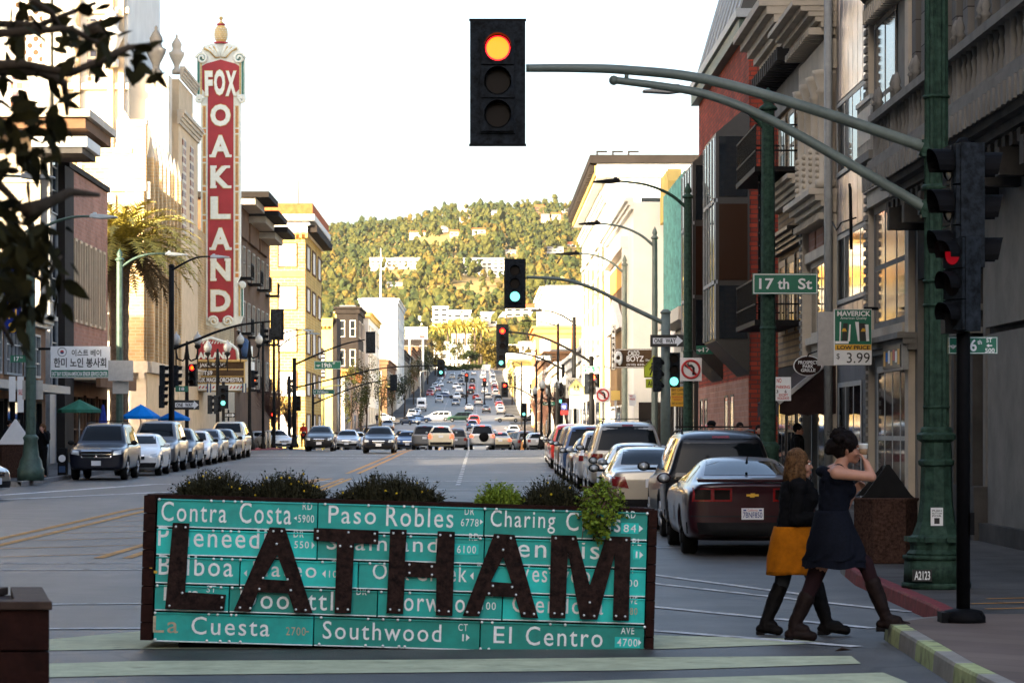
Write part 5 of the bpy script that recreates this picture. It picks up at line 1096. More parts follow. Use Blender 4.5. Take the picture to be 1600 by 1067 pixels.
put_car('oncoming_car', 'sedan', 'blue', 'low blue car right of the dark sedan, half sunk behind the crest', -5.35, 214, PI, GT, tail='wrap')
put_car('oncoming_car', 'sedan', 'black', 'black sedan in front of the white minivan below the crest', -6.2, 238, PI, GT, tail='wrap')
put_car('oncoming_car', 'sedan', 'white', 'white car mostly hidden behind the dark sedan roof', -8.7, 290, PI, GT, tail='wrap')
put_car('parked_van', 'van', 'grey', 'grey van side on below the crest near the right kerb', 3.2, 248, .35, None)
put_car('parked_car', 'hatch', 'silver', 'silver hatchback with red lamp cut by the crest at the right', 4.4, 232, .1, GR)
put_car('driving_car', 'hatch', 'blue', 'small bright blue hatchback crossing the far junction away from the camera', -1.05, 400, 0, GT, tail='block')
put_car('driving_suv', 'suv', 'red', 'dark red SUV with lit tail lamps ahead of the bright blue hatchback', -.9, 440, 0, GT, tail='tall', Hh=1.76)
put_car('driving_car', 'suv', 'silver', 'silver SUV directly ahead of the dark red one', -1.1, 480, 0, GT, tail='tall', Hh=1.76)
GX = 'cars crossing the far junction'
put_car('crossing_car', 'hatch', 'white', 'white hatchback seen side on at the left of the far junction', -17.5, 525, -PI/2, GX)
put_car('crossing_car', 'sedan', 'blue', 'blue grey sedan seen side on in the far junction', -11.0, 515, -PI/2, GX, tail='wrap')
put_car('crossing_car', 'van', 'white', 'white minivan seen side on in the middle of the far junction', -7.8, 530, PI/2, GX)
put_car('crossing_suv', 'suv', 'green', 'dark green SUV seen side on in the far junction', -3.6, 522, PI/2, GX, Hh=1.8)
put_car('crossing_car', 'sedan', 'champagne', 'champagne sedan seen side on at the right of the far junction', 5.0, 518, PI/2, GX, tail='wrap')
put_car('crossing_car', 'sedan', 'black', 'black sedan behind the champagne one at the far junction', 9.6, 520, PI/2, GX, tail='wrap')
put_car('turning_car', 'sedan', 'blue', 'blue sedan turning toward the camera in front of the far junction', -11.6, 478, PI+.5, None, tail='wrap')
GF = 'cars on the climbing far street'
far = [('sedan', 'grey', 'dark grey sedan alone in the oncoming lane on the climb', -5.4, 640, PI), ('truck', 'white', 'white box truck at the left kerb of the climb', -12.2, 600, PI), ('sedan', 'silver', 'silver sedan at the left kerb in front of the box truck', -12.6, 560, PI),
 ('sedan', 'white', 'white sedan second in front of the box truck', -12.6, 575, PI), ('suv', 'silver', 'silver SUV at the left kerb nearest the junction', -13.0, 550, PI), ('van', 'white', 'large white van on the right side of the climb', 1.9, 690, 0), ('hatch', 'red', 'red hatchback left of the white van', -1.0, 690, 0),
 ('van', 'silver', 'silver van close behind the red hatchback', -.35, 640, 0), ('suv', 'red', 'red SUV further up beyond the white van', -2.2, 800, 0), ('sedan', 'black', 'black sedan side on at the second far junction', -5.2, 704, PI/2), ('sedan', 'blue', 'blue sedan side on just left of the black one at the second junction', -8.6, 706, -PI/2),
 ('sedan', 'white', 'white sedan coming down before the second junction', -8.8, 740, PI), ('sedan', 'red', 'bright red car on the left side of the upper street', -11.6, 790, PI), ('van', 'white', 'white van coming down the upper street', -6.9, 820, PI), ('sedan', 'white', 'white car behind the bright red one', -11.6, 850, PI),
 ('sedan', 'grey', 'grey car high on the upper street', -9.5, 900, PI), ('suv', 'black', 'black SUV high on the upper street', -6.5, 950, PI), ('sedan', 'silver', 'silver car near the top of the street', -9.5, 1000, PI), ('van', 'white', 'white van going away near the top of the street', 1.0, 960, 0),
 ('sedan', 'silver', 'silver car parked on the right of the climb', 4.2, 580, 0), ('sedan', 'white', 'white car parked on the right of the climb', 4.2, 600, 0), ('hatch', 'red', 'red car parked on the right of the climb', 4.2, 620, 0), ('sedan', 'grey', 'grey car parked on the right of the climb', 4.2, 640, 0),
 ('suv', 'black', 'black SUV parked beyond the row on the right of the climb', 4.2, 665, 0), ('hatch', 'white', 'white hatchback on the right before the far junction', 4.2, 360, 0), ('sedan', 'silver', 'silver sedan on the right before the far junction', 3.6, 330, 0), ('suv', 'black', 'black SUV at the left kerb halfway down the dip', -12.6, 330, PI),
 ('sedan', 'grey', 'grey sedan parked at the left before the far junction', -12.8, 400, PI), ('truck', 'white', 'white truck crossing the top of the street', 2.0, 1060, .3)]
for kd, pk, lab, x, Y, rz in far:
    kw = {'tail': 'wrap'} if kd == 'sedan' else ({'tail': 'tall', 'Hh': 1.76} if kd == 'suv' else {})
    put_car('parked_car' if 'park' in lab or 'kerb' in lab else 'driving_car', kd, pk, lab, x, Y, rz, GF, **kw)
for x, Y in ((-13.2, 186), (-15.6, 189)):
    put_car('parked_car', 'sedan', 'white', 'white sedan on the side street behind the bollards' if x < -14 else 'white sedan nose out by the bollards on the left corner', -16.5 if x < -14 else -14.6, 215 if x < -14 else 205, PI+.35, None, tail='wrap')

ORD = ['first', 'second', 'third', 'fourth', 'fifth', 'sixth', 'seventh', 'eighth', 'ninth', 'tenth', 'eleventh', 'twelfth', 'thirteenth', 'fourteenth', 'fifteenth', 'sixteenth', 'seventeenth', 'eighteenth', 'nineteenth', 'twentieth']
rc = random.Random(21)
for side, X_, y0, st_, nn in (('left', -12.7, 726, 17, 19), ('right', 4.1, 730, 19, 17)):
    for i in range(nn):
        kd = rc.choice(['sedan', 'suv', 'hatch', 'sedan', 'van']); pk = rc.choice(['white', 'silver', 'grey', 'black', 'white', 'blue', 'red', 'champagne']); kw = {'tail': 'wrap'} if kd == 'sedan' else ({'tail': 'tall', 'Hh': 1.76} if kd == 'suv' else {})
        put_car('parked_car', kd, pk, '%s car, %s of the row parked on the %s of the upper street' % (pk, ORD[i], side), X_+rc.uniform(-.2, .2), y0+i*st_+rc.uniform(-3, 3), PI if side == 'left' else 0, 'cars parked on the upper street', **kw)
for i, (x, Y, rz) in enumerate(((-5.5, 690, PI), (-9.4, 665, PI), (-5.6, 770, PI), (-9.2, 960, PI), (-5.8, 1010, PI), (-5.6, 870, PI), (-2.4, 900, 0), (-2.2, 1010, 0), (1.2, 760, 0), (1.4, 850, 0), (1.2, 1020, 0), (-2.4, 740, 0), (-2.3, 600, 0), (1.3, 590, 0))):
    kd = rc.choice(['sedan', 'suv', 'van']); pk = rc.choice(['white', 'silver', 'grey', 'black', 'champagne']); kw = {'tail': 'wrap'} if kd == 'sedan' else ({'tail': 'tall', 'Hh': 1.76} if kd == 'suv' else {})
    put_car('driving_car', kd, pk, '%s car moving %s the camera, %s counted up the upper lanes' % (pk, 'toward' if rz else 'away from', ORD[i]), x, Y, rz, 'cars moving on the upper street', **kw)
for i, (kd, pk, x, Y, rz, lb) in enumerate((('sedan', 'silver', -9.4, 205, PI, 'silver sedan just past the crest behind the small black hatchback'), ('van', 'grey', -1.9, 226, 0, 'grey minivan ahead of the cream white car below the crest'), ('sedan', 'white', 1.4, 262, 0, 'white sedan far ahead of the gold one in the dip'), ('suv', 'black', -2.3, 285, 0, 'black SUV in the bottom of the dip'), ('sedan', 'grey', -8.9, 330, PI, 'grey sedan climbing out of the dip on the left'), ('sedan', 'white', -5.6, 350, PI, 'white sedan climbing out of the dip near the centre line'), ('hatch', 'silver', 1.4, 330, 0, 'silver hatchback leaving the dip on the right'))):
    kw = {'tail': 'wrap'} if kd == 'sedan' else ({'tail': 'tall', 'Hh': 1.76} if kd == 'suv' else {})
    put_car('oncoming_car' if rz else 'driving_car', kd, pk, lb, x, Y, rz, GT, **kw)
# ---------------------------------------------------------------- the sign-clad planter
YQ = 23.3; TLp, TRp, BLp = (232, 772), (1022, 795), (219, 1003)
pl = thing('planter_box', 'long planter clad in green street name blades carrying big rusty steel letters across its front', 'planter', (PX(625, YQ), YQ, 0.0))
# local frame: u along the front (metres), d outwards, v up; the box leans slightly as in the photograph
Lp = math.hypot(790, 23)*YQ/F; Hp = 1.19; roll = math.atan2(23, 790)
bl = Vector((PX(219, YQ), YQ, PZ(1003, YQ)))
def fq(a, d, z):
    c, s_ = math.cos(roll), math.sin(roll); sk = .055*z            # slight outward slope of the left end
    return (bl.x+a*c+z*s_+.0, YQ-d, bl.z-a*s_+z*c)
def uv(x, y):                                                      # photo pixel on the front face -> local metres
    w_ = Vector((PX(x, YQ), 0, PZ(y, YQ)))-Vector((bl.x, 0, bl.z)); c, s_ = math.cos(roll), math.sin(roll); return (w_.x*c-w_.z*s_, w_.x*s_+w_.z*c)
b = MB(fq); b.box(.10, Lp-.02, -.86, -.03, .05, Hp-.04, M['dark_wood'])
for i in range(8): z = .02+i*.147; b.box(0, .095, -.88, .02, z, z+.14, M['dark_wood']); b.box(Lp-.01, Lp+.06, -.88, .02, z, z+.14, M['dark_wood'])
b.box(.02, Lp+.04, -.9, -.75, Hp-.10, Hp+.0, M['dark_wood']); b.box(.02, Lp+.04, -.1, -.035, Hp-.06, Hp+.01, M['dark_wood']); b.build('box', pl)
b = MB(); b.box(bl.x+.3, bl.x+Lp-.3, YQ+.1, YQ+.75, .004, .09, M['black_metal']); b.build('skid', pl)
b = MB(fq); b.box(.12, Lp-.05, -.74, -.11, Hp-.12, Hp-.06, M['soil']); b.build('soil', pl)
# five rows of blades
rowy = [(772, 795, 815, 836), ]                                     # guide only
zz = [Hp*.985, Hp*.782, Hp*.592, Hp*.40, Hp*.215, .005]
A0 = .105; A1 = Lp-.015
def blade_row(r, splits):
    z1, z0 = zz[r]-.006, zz[r+1]+.006
    for k, (a0, a1, m, dd, texts) in enumerate(splits):
        b = MB(fq); d = .012*dd; b.box(a0+.004, a1-.004, -.026, d, z0, z1, M[m]); b.box(a0+.004, a1-.004, d+.0005, d+.012, z1-.014, z1-.002, M['sign_back'] if 0 else M[m]); b.box(a0+.006, a1-.006, d+.001, d+.010, z0+.002, z0+.012, M['letter_white'])
        nm = b.build('name_blade', pl, .004); b = MB(fq)
        for t_ in texts:
            s_, x0, x1, y0, y1 = t_[:5]; mm = M[t_[5]] if len(t_) > 5 else M['letter_white']
            (ua, va), (ub, vb) = uv(x0, y1), uv(x1, y0); va2 = uv((x0+x1)/2, y1)[1]; vb2 = uv((x0+x1)/2, y0)[1]
            if s_ in '<>': c = (va2+vb2)/2; b.quad([(ub, d+.004, va2), (ub, d+.004, vb2), (ua, d+.004, c)] if s_ == '<' else [(ua, d+.004, va2), (ua, d+.004, vb2), (ub, d+.004, c)], mm)
            else:
                if len(t_) > 6: b.box(ua-.02, ub+.02, d+.001, d+.003, va2-.012, vb2+.012, M[t_[6]])
                put_text(b, s_, ua, ub, va2, vb2, d+.005, mm, .004, sp=1.18)
        if b.f: b.build('lettering', nm)
U = lambda x, y=900: uv(x, y)[0]
blade_row(0, [(A0, U(497, 785), 'blade_green', 1, [('Contra', 252, 355, 784, 815), ('Costa', 374, 456, 785, 818), ('RD', 473, 488, 785, 796), ('<', 459, 464, 806, 812), ('5900', 466, 491, 804, 816)]),
              (U(497, 785), U(757, 800), 'blade_green', 0, [('Paso', 513, 588, 790, 818), ('Robles', 603, 709, 792, 823), ('DR', 726, 741, 793, 804), ('6778', 720, 748, 810, 822), ('>', 750, 755, 811, 819)]),
              (U(757, 800), A1, 'blade_dark', 1, [('Charing', 766, 868, 797, 832), ('Cross', 884, 970, 800, 830), ('RD', 978, 993, 798, 809), ('84', 974, 994, 819, 831, 'letter_white', 'blade_teal'), ('>', 998, 1005, 820, 831)])])
blade_row(1, [(A0, U(496, 845), 'blade_teal', 1, [('Pineneedle', 247, 440, 824, 855), ('DR', 459, 475, 828, 839), ('550', 460, 483, 845, 856), ('>', 487, 492, 846, 857)]),
              (U(496, 845), U(757, 850), 'blade_green', 0, [('Spainland', 510, 685, 836, 868), ('RD', 733, 748, 833, 844), ('6100', 714, 744, 852, 864, 'letter_white', 'blade_teal')]),
              (U(757, 850), A1, 'blade_green', 1, [('Menaris', 770, 937, 842, 871), ('PL', 988, 1002, 841, 852), ('1', 993, 996, 861, 871, 'letter_white', 'blade_teal'), ('>', 999, 1005, 861, 872)])])
blade_row(2, [(A0, U(375, 885), 'blade_green', 1, [('Balboa', 248, 365, 868, 899)]), (U(375, 885), U(560, 890), 'blade_teal', 0, [('<', 381, 386, 890, 900), ('Mateo', 395, 495, 877, 901), ('W', 518, 526, 873, 880), ('<', 503, 509, 890, 902), ('100', 514, 535, 891, 902)]),
              (U(560, 890), U(757, 895), 'blade_green', 1, [('Oak', 582, 640, 879, 905), ('Creek', 650, 730, 880, 908), ('<', 734, 740, 893, 905), ('W', 745, 752, 878, 886)]), (U(757, 895), A1, 'blade_teal', 0, [('Westwood', 800, 938, 883, 910), ('WY', 978, 991, 884, 895), ('200', 972, 997, 905, 916)])])
blade_row(3, [(A0, U(358, 935), 'blade_green', 1, [('Fir', 256, 310, 914, 938), ('ST', 323, 338, 914, 925)]), (U(358, 935), U(590, 935), 'blade_dark', 0, [('Doolittle', 375, 545, 922, 952), ('DR', 557, 573, 918, 929)]), (U(590, 935), U(785, 940), 'blade_green', 1, [('Norwood', 605, 745, 925, 955), ('100', 753, 775, 940, 952)]), (U(785, 940), A1, 'blade_teal', 0, [('Glendora', 800, 943, 930, 958), ('AVE', 976, 996, 932, 943), ('80', 984, 996, 949, 960, 'letter_worn')])])
blade_row(4, [(A0, U(490, 985), 'blade_green', 1, [('La', 239, 279, 962, 988, 'letter_worn'), ('Cuesta', 299, 422, 964, 992), ('2700', 447, 478, 979, 992, 'letter_worn'), ('-', 478, 483, 985, 987, 'letter_worn')]), (U(490, 985), U(750, 995), 'blade_dark', 0, [('Southwood', 504, 690, 972, 1000), ('CT', 716, 731, 974, 985), ('1', 722, 725, 990, 1001), ('>', 728, 734, 990, 1001)]),
              (U(750, 995), A1, 'blade_dark', 1, [('El', 771, 800, 978, 1004), ('Centro', 821, 942, 979, 1009), ('AVE', 970, 991, 979, 990), ('4700', 964, 996, 997, 1009, 'letter_white', 'blade_teal'), ('>', 997, 1002, 998, 1008)])])
b = MB(fq)                                         # small orange marks at the left end
for x0, x1, y0, y1 in ((237, 240, 868, 880), (234, 238, 884, 889), (236, 246, 891, 895)): (ua, va), (ub, vb) = uv(x0, y1), uv(x1, y0); b.box(ua, ub, .014, .016, va, vb, M['amber'])
b.build('orange_mark', pl)
b = MB(fq)
for r in range(6):
    z = zz[r]
    for x in (243, 330, 345, 362, 375, 502, 575, 600, 625, 640, 752, 770, 860, 885, 1012):
        u = U(x+rnd.uniform(-4, 4), 890)
        if A0 < u < A1: b.lathe([(.012, 0), (.012, .006), (.004, .008)], (u, .02, min(max(z-.012 if r < 5 else .03, .03), Hp-.03)), M['bolt'], 8, 'y')
o = b.build('bolt', pl); o['kind'] = 'stuff'
# rusty letters
LT = {'L': [[(271, 816), (297, 817), (290, 924), (354, 928), (351, 953), (259, 950)]],
 'A': [[(422, 823), (446, 824), (489, 957), (461, 956), (451, 926), (404, 924), (392, 955), (366, 953)]],
 'T': [[(491, 824), (592, 828), (591, 850), (554, 848), (549, 957), (523, 957), (527, 846), (490, 844)]],
 'H': [[(610, 826), (636, 827), (633, 876), (681, 879), (684, 829), (711, 830), (707, 961), (681, 960), (682, 902), (633, 900), (630, 958), (604, 957)]],
 'W': [[(772, 833), (804, 835), (841, 965), (814, 963), (805, 932), (759, 930), (749, 962), (723, 961)]],
 'M': [[(861, 835), (900, 836), (921, 913), (947, 837), (985, 838), (982, 969), (957, 968), (960, 865), (933, 967), (906, 966), (887, 862), (883, 965), (858, 964)]]}
for k, polys in LT.items():
    b = MB(fq)
    for p in polys: b.prism([uv(x, y) for x, y in p], .034, .062, M['rust'])
    o = b.build('steel_letter', pl, .003); q = polys[0]
    if k in 'AW':
        bm = MB(fq); h_ = [(434, 866), (449, 906), (412, 904)] if k == 'A' else [(786, 870), (799, 910), (767, 908)]
        bm.prism([uv(x, y) for x, y in h_], .0, .1, M['rust']); c = bm.build('cutter', pl); bo = o.modifiers.new('hole', 'BOOLEAN'); bo.object = c; bo.solver = 'EXACT'; o.modifiers.move(1, 0) if len(o.modifiers) > 1 else None
        me = baked(o) if False else None
        bpy.context.view_layer.update(); me = bpy.data.meshes.new_from_object(o.evaluated_get(_dg())); o.modifiers.clear(); o.data = me; bpy.data.objects.remove(c)
    bb = MB(fq); cx = sum(p[0] for p in q)/len(q); cy = sum(p[1] for p in q)/len(q)
    pts = {'L': [(276, 822), (291, 823), (286, 925), (348, 932), (347, 948), (266, 945)], 'A': [(428, 829), (441, 829), (433, 849), (412, 902), (450, 904), (406, 919), (455, 921), (376, 948), (392, 949), (463, 951), (478, 952)], 'T': [(497, 829), (545, 831), (586, 833), (497, 840), (586, 844), (532, 852), (549, 853), (528, 950), (544, 951)],
           'H': [(615, 832), (630, 832), (610, 951), (624, 952), (688, 835), (704, 836), (686, 953), (701, 954), (640, 881), (675, 884), (640, 894), (675, 897)], 'W': [(778, 838), (798, 840), (786, 858), (770, 914), (800, 916), (764, 926), (806, 928), (730, 955), (748, 956), (819, 957), (834, 958)], 'M': [(868, 840), (895, 841), (953, 842), (978, 843), (866, 957), (878, 958), (912, 960), (928, 961), (962, 961), (976, 962), (921, 940)]}[k]
    for x, y in pts: u, v = uv(x, y); bb.lathe([(.010, 0), (.010, .006)], (u, .0625, v), M['bolt'], 8, 'y')
    bb.build('screw', o)
# plants in the planter
def tuft(label, px0, px1, top, base_py, n, m, hgt=.45, leafy=False, droop=False, name='grass_clump', flowers=0, deep=.5):
    x0, x1 = PX(px0, YQ), PX(px1, YQ); zb = PZ(base_py, YQ); t = thing(name, label, 'plant', ((x0+x1)/2, YQ+.4, zb), 'plants growing in the planter'); b = MB(); ht = PZ(top, YQ)-zb; fl = MB(); lf_ = MB()
    for i in range(n):
        f = rnd.random(); x = x0+(x1-x0)*f; y = YQ+.15+rnd.random()*deep; env = math.sin(math.pi*min(max(f, .04), .96))**.45*(.78+.22*math.sin(i*12.9+x*9)); h_ = ht*env*rnd.uniform(.35, 1.05)
        dx, dy = rnd.gauss(0, .10)*ht*2, rnd.gauss(0, .08); w_ = rnd.uniform(.003, .007) if not leafy else .004
        p = [Vector((x, y, zb)), Vector((x+dx*.35, y+dy*.3, zb+h_*.55)), Vector((x+dx, y+dy, zb+h_))]; sd = Vector((rnd.uniform(-1, 1), rnd.uniform(-.4, .4), 0)).normalized()*w_
        b.add([p[0]-sd, p[0]+sd, p[1]+sd, p[1]-sd, p[2]], [(0, 1, 2, 3), (3, 2, 4)], M[m])
        for k in range(5 if leafy else 3):
            q = p[1].lerp(p[2], rnd.random()) if rnd.random() < .7 else p[0].lerp(p[1], rnd.random()); L_ = rnd.uniform(.014, .034) if leafy else rnd.uniform(.012, .03); d1 = Vector((rnd.uniform(-1, 1), rnd.uniform(-1, 1), rnd.uniform(-.3, .9))).normalized(); d2 = d1.cross(Vector((rnd.uniform(-1, 1), rnd.uniform(-1, 1), rnd.uniform(-1, 1)))).normalized()
            lf_.add([q, q+d1*L_*.5+d2*L_*.28, q+d1*L_, q+d1*L_*.5-d2*L_*.28], [(0, 1, 2, 3)], M[m])
        if flowers and i % flowers == 0: fl.ball(tuple(p[2]), .010, M['flower'], n=6)
    o1 = b.build('stem', t); o1['kind'] = 'stuff'; o2 = lf_.build('leaf', t); o2['kind'] = 'stuff'
    if fl.f: o3 = fl.build('flower', t); o3['kind'] = 'stuff'
    return t
tuft('dark wispy grass clump at the left end of the planter', 272, 388, 729, 782, 1500, 'grass_dark', flowers=90); tuft('dark wispy grass clump with yellow flowers, second from the left in the planter', 384, 498, 731, 784, 1500, 'grass_dark', flowers=40); tuft('wide dark grass clump in the middle of the planter', 527, 685, 733, 790, 1900, 'grass_dark', flowers=110)
tuft('small mixed green and dark clump right of the middle gap', 748, 812, 750, 793, 700, 'leaf_green', leafy=True, name='shrub'); tuft('dark leafy clump behind the trailing bush', 822, 910, 740, 795, 1400, 'grass_dark', flowers=80)
def bush(label, cx, cy, rx, ry, n):
    t = thing('trailing_bush', label, 'plant', (PX(cx, YQ-.1), YQ+.15, PZ(cy, YQ)), 'plants growing in the planter'); b = MB(); st = MB()
    for i in range(n):
        while True:
            u, v, w_ = rnd.uniform(-1, 1), rnd.uniform(-1, 1), rnd.uniform(-1, 1); r2 = u*u+v*v+w_*w_
            if r2 < 1*(.7+.45*math.sin(u*7+v*5)*math.sin(v*6-w_*4)) and r2 > .12: break
        k = 1.0 if v > -.2 else .62
        q = Vector((PX(cx+u*rx*k-(0 if v > -.2 else 4), YQ), YQ-.05+w_*.30 if v < .1 else YQ+.15+w_*.38, PZ(cy-v*ry, YQ))); L_ = rnd.uniform(.02, .045); d1 = Vector((rnd.uniform(-1, 1), rnd.uniform(-1, .5), rnd.uniform(-.8, .6))).normalized(); d2 = d1.cross(Vector((rnd.uniform(-1, 1), rnd.uniform(-1, 1), rnd.uniform(-1, 1)))).normalized()
        b.add([q, q+d1*L_*.5+d2*L_*.32, q+d1*L_, q+d1*L_*.5-d2*L_*.32], [(0, 1, 2, 3)], M['leaf_green'] if rnd.random() < .8 else M['grass_dark'])
    for i in range(60): p0 = Vector((PX(cx+rnd.uniform(-20, 20), YQ), YQ+.2, PZ(795, YQ))); p1 = Vector((PX(cx+rnd.uniform(-1, 1)*rx*.9, YQ), YQ+rnd.uniform(-.2, .4), PZ(cy-rnd.uniform(-.9, .9)*ry, YQ))); st.tube([p0, p0.lerp(p1, .5)+Vector((0, -.05, .08)), p1], .004, M['twig'], 4)
    o = b.build('leaf', t); o['kind'] = 'stuff'; o = st.build('stem', t); o['kind'] = 'stuff'
bush('bright green leafy bush spilling over the right part of the planter front', 940, 798, 40, 52, 3200)
# ---- dark timber box at the bottom left
t = thing('timber_box', 'dark stained timber planter box with pale top boards, cut by the lower left corner', 'planter', (-2.9, 12.2, 0)); Yb = 12.0; x1 = PX(77, Yb); zt = PZ(952, Yb); b = MB()
xk = PX(60, Yb+1.1)
for i in range(5): z = zt-.17-(i*.175); b.prismz([(x1-2.4, Yb), (x1, Yb), (xk, Yb+1.1), (x1-2.4, Yb+1.1)], z, z+.168, M['dark_wood'])
b.build('side_board', t, .004); b = MB(); b.prismz([(x1-2.42, Yb-.02), (x1+.015, Yb-.02), (x1-.02, Yb+.14), (x1-2.42, Yb+.14)], zt, zt+.035, M['wood_top']); b.prismz([(x1-.17, Yb+.141), (x1-.02, Yb+.141), (xk+.015, Yb+1.12), (xk-.13, Yb+1.12)], zt, zt+.035, M['wood_top']); b.prismz([(x1-2.42, Yb+.98), (xk-.16, Yb+.98), (xk-.14, Yb+1.12), (x1-2.42, Yb+1.12)], zt, zt+.035, M['wood_top']); b.build('top_board', t, .004); b = MB(); b.prismz([(x1-2.3, Yb+.14), (x1-.2, Yb+.14), (xk-.2, Yb+.98), (x1-2.3, Yb+.98)], zt+.001, zt+.02, M['soil']); b.build('soil', t)
# ---------------------------------------------------------------- people
mk('skin', (.42, .20, .13), .55, var=.08, scale=14); mk('hair_brown', (.050, .026, .014), .7, var=.5, scale=40, col2=(.14, .07, .03)); mk('hair_dark', (.008, .005, .0045), .72, var=.4, scale=40)
mk('black_knit', (.005, .005, .006), .9, var=.3, scale=30); mk('navy_denim', (.005, .006, .011), .85, var=.4, scale=40, bump=.2, bscale=120); mk('navy_dark', (.004, .005, .010), .85, var=.3, scale=30); mk('mustard', (.38, .115, .004), .9, var=.25, scale=14, bump=.2, bscale=90)
mk('tights_grey', (.035, .036, .042), .8, var=.2); mk('tights_maroon', (.020, .008, .010), .8, var=.2); mk('boot_black', (.006, .005, .005), .6, var=.4, scale=20); mk('boot_brown', (.013, .007, .006), .6, var=.4, scale=20); mk('cup_white', (.75, .73, .70), .5, var=.05); mk('cup_sleeve', (.30, .18, .10), .8, var=.1)
FOLD_A = bpy.data.textures.new('fold_wide', 'CLOUDS'); FOLD_A.noise_scale = .11; FOLD_B = bpy.data.textures.new('fold_fine', 'CLOUDS'); FOLD_B.noise_scale = .035
def blob(name, segs, balls, m, parent, vox=.012, smooth=4, fold=0):
    """tapered limbs and balls fused into one continuous skin"""
    b = MB()
    for p0, r0, p1, r1 in segs: 
        p0, p1 = Vector(p0), Vector(p1); n = max(2, int((p1-p0).length/.05)); b.tube([p0.lerp(p1, i/n) for i in range(n+1)], [r0+(r1-r0)*i/n for i in range(n+1)], m, 12); b.ball(tuple(p0), r0, m, n=12); b.ball(tuple(p1), r1, m, n=12)
    for c, r, sx, sy, sz in balls: b.ball(tuple(c), r, m, sx, sy, sz, 14)
    o = b.build(name, parent); md = o.modifiers.new('r', 'REMESH'); md.mode = 'VOXEL'; md.voxel_size = vox; md.use_smooth_shade = True
    s = o.modifiers.new('s', 'SMOOTH'); s.factor = .5; s.iterations = smooth
    if fold:
        for tx, st_ in ((FOLD_A, fold), (FOLD_B, fold*.5)): dm = o.modifiers.new('fold', 'DISPLACE'); dm.texture = tx; dm.strength = st_; dm.mid_level = .5; dm.texture_coords = 'LOCAL'
    bpy.context.view_layer.update(); me = bpy.data.meshes.new_from_object(o.evaluated_get(_dg())); o.modifiers.clear(); o.data = me
    if not me.materials: me.materials.append(m)
    for p in me.polygons: p.use_smooth = True; p.material_index = 0
    return o
def hand(bl_s, w, dirv, side, curl=.6, s=1.0):
    """palm and five fingers: appended to the limb list so that they fuse with the arm"""
    d = Vector(dirv).normalized(); n_ = Vector(side).normalized(); n_ = (n_-d*n_.dot(d)).normalized(); c = d.cross(n_); w = Vector(w)
    for k in range(4):
        off = c*(k-1.5)*.019*s; k0 = w+d*.075*s+off; L_ = (.068, .078, .073, .058)[k]*s; bl_s.append((w+off*.6, .014*s, k0, .011*s)); k1 = k0+(d*(1-curl*.4)+n_*curl*.7).normalized()*L_*.5; k2 = k1+(d*(1-curl*1.3)+n_*curl*1.2).normalized()*L_*.5; bl_s += [(k0, .0095*s, k1, .0085*s), (k1, .0085*s, k2, .007*s)]
    th = w+d*.025*s-c*.032*s; bl_s += [(w-c*.012*s, .014*s, th, .012*s), (th, .011*s, th+(d*.7-c*.35+n_*.5).normalized()*.05*s, .008*s)]
def head_balls(c, f, s=1.0):
    """skull, jaw, nose, chin, ears, eye sockets; f = facing direction (unit, horizontal)"""
    c = Vector(c); f = Vector(f).normalized(); r = Vector((-f.y, f.x, 0)); z = Vector((0, 0, 1))
    bl_ = [(c+z*.03*s-f*.012*s, .098*s, .88, .88, 1.08), (c+f*.03*s-z*.02*s, .076*s, .85, .85, 1.2), (c+f*.055*s-z*.085*s, .036*s, 1, 1, .8), (c+f*.095*s-z*.005*s, .015*s, 1, 1, 1.3), (c+f*.108*s-z*.018*s, .014*s, 1, 1, .9), (c+f*.088*s-z*.058*s, .016*s, 1.2, 1.2, .6), (c+f*.086*s-z*.068*s, .014*s, 1.2, 1.2, .6)]
    for k in (-1, 1): bl_ += [(c+r*.083*k*s-f*.01*s-z*.01*s, .022*s, .6, .9, 1.4), (c+f*.082*s+r*.034*k*s+z*.035*s, .017*s, 1.4, 1.4, .6), (c+f*.06*s+r*.045*k*s-z*.03*s, .03*s, 1, 1, 1)]
    return bl_
def face_marks(t, c, f, s=1.0):
    c = Vector(c); f = Vector(f).normalized(); r = Vector((-f.y, f.x, 0)); z = Vector((0, 0, 1)); b = MB()
    for k in (-1, 1): b.ball(tuple(c+f*.083*s+r*.034*k*s+z*.014*s), .012*s, M['cup_white'], 1, 1, .7, 8); b.ball(tuple(c+f*.092*s+r*.035*k*s+z*.014*s), .006*s, M['hair_dark'], n=8); b.tube([c+f*.094*s+r*.018*k*s+z*.036*s, c+f*.090*s+r*.040*k*s+z*.042*s, c+f*.074*s+r*.058*k*s+z*.034*s], .004*s, M['hair_dark'], 5)
    b.build('eye', t); b = MB(); b.tube([c+f*.094*s+r*.026*s-z*.062*s, c+f*.104*s-z*.061*s, c+f*.094*s-r*.026*s-z*.062*s], .006*s, mk('lip', (.38, .10, .08), .5, var=.1) or M['lip'], 6); b.build('lips', t)
def G(px, py, Y): return P(px, py, Y)
FX = Vector((1, -.05, 0))
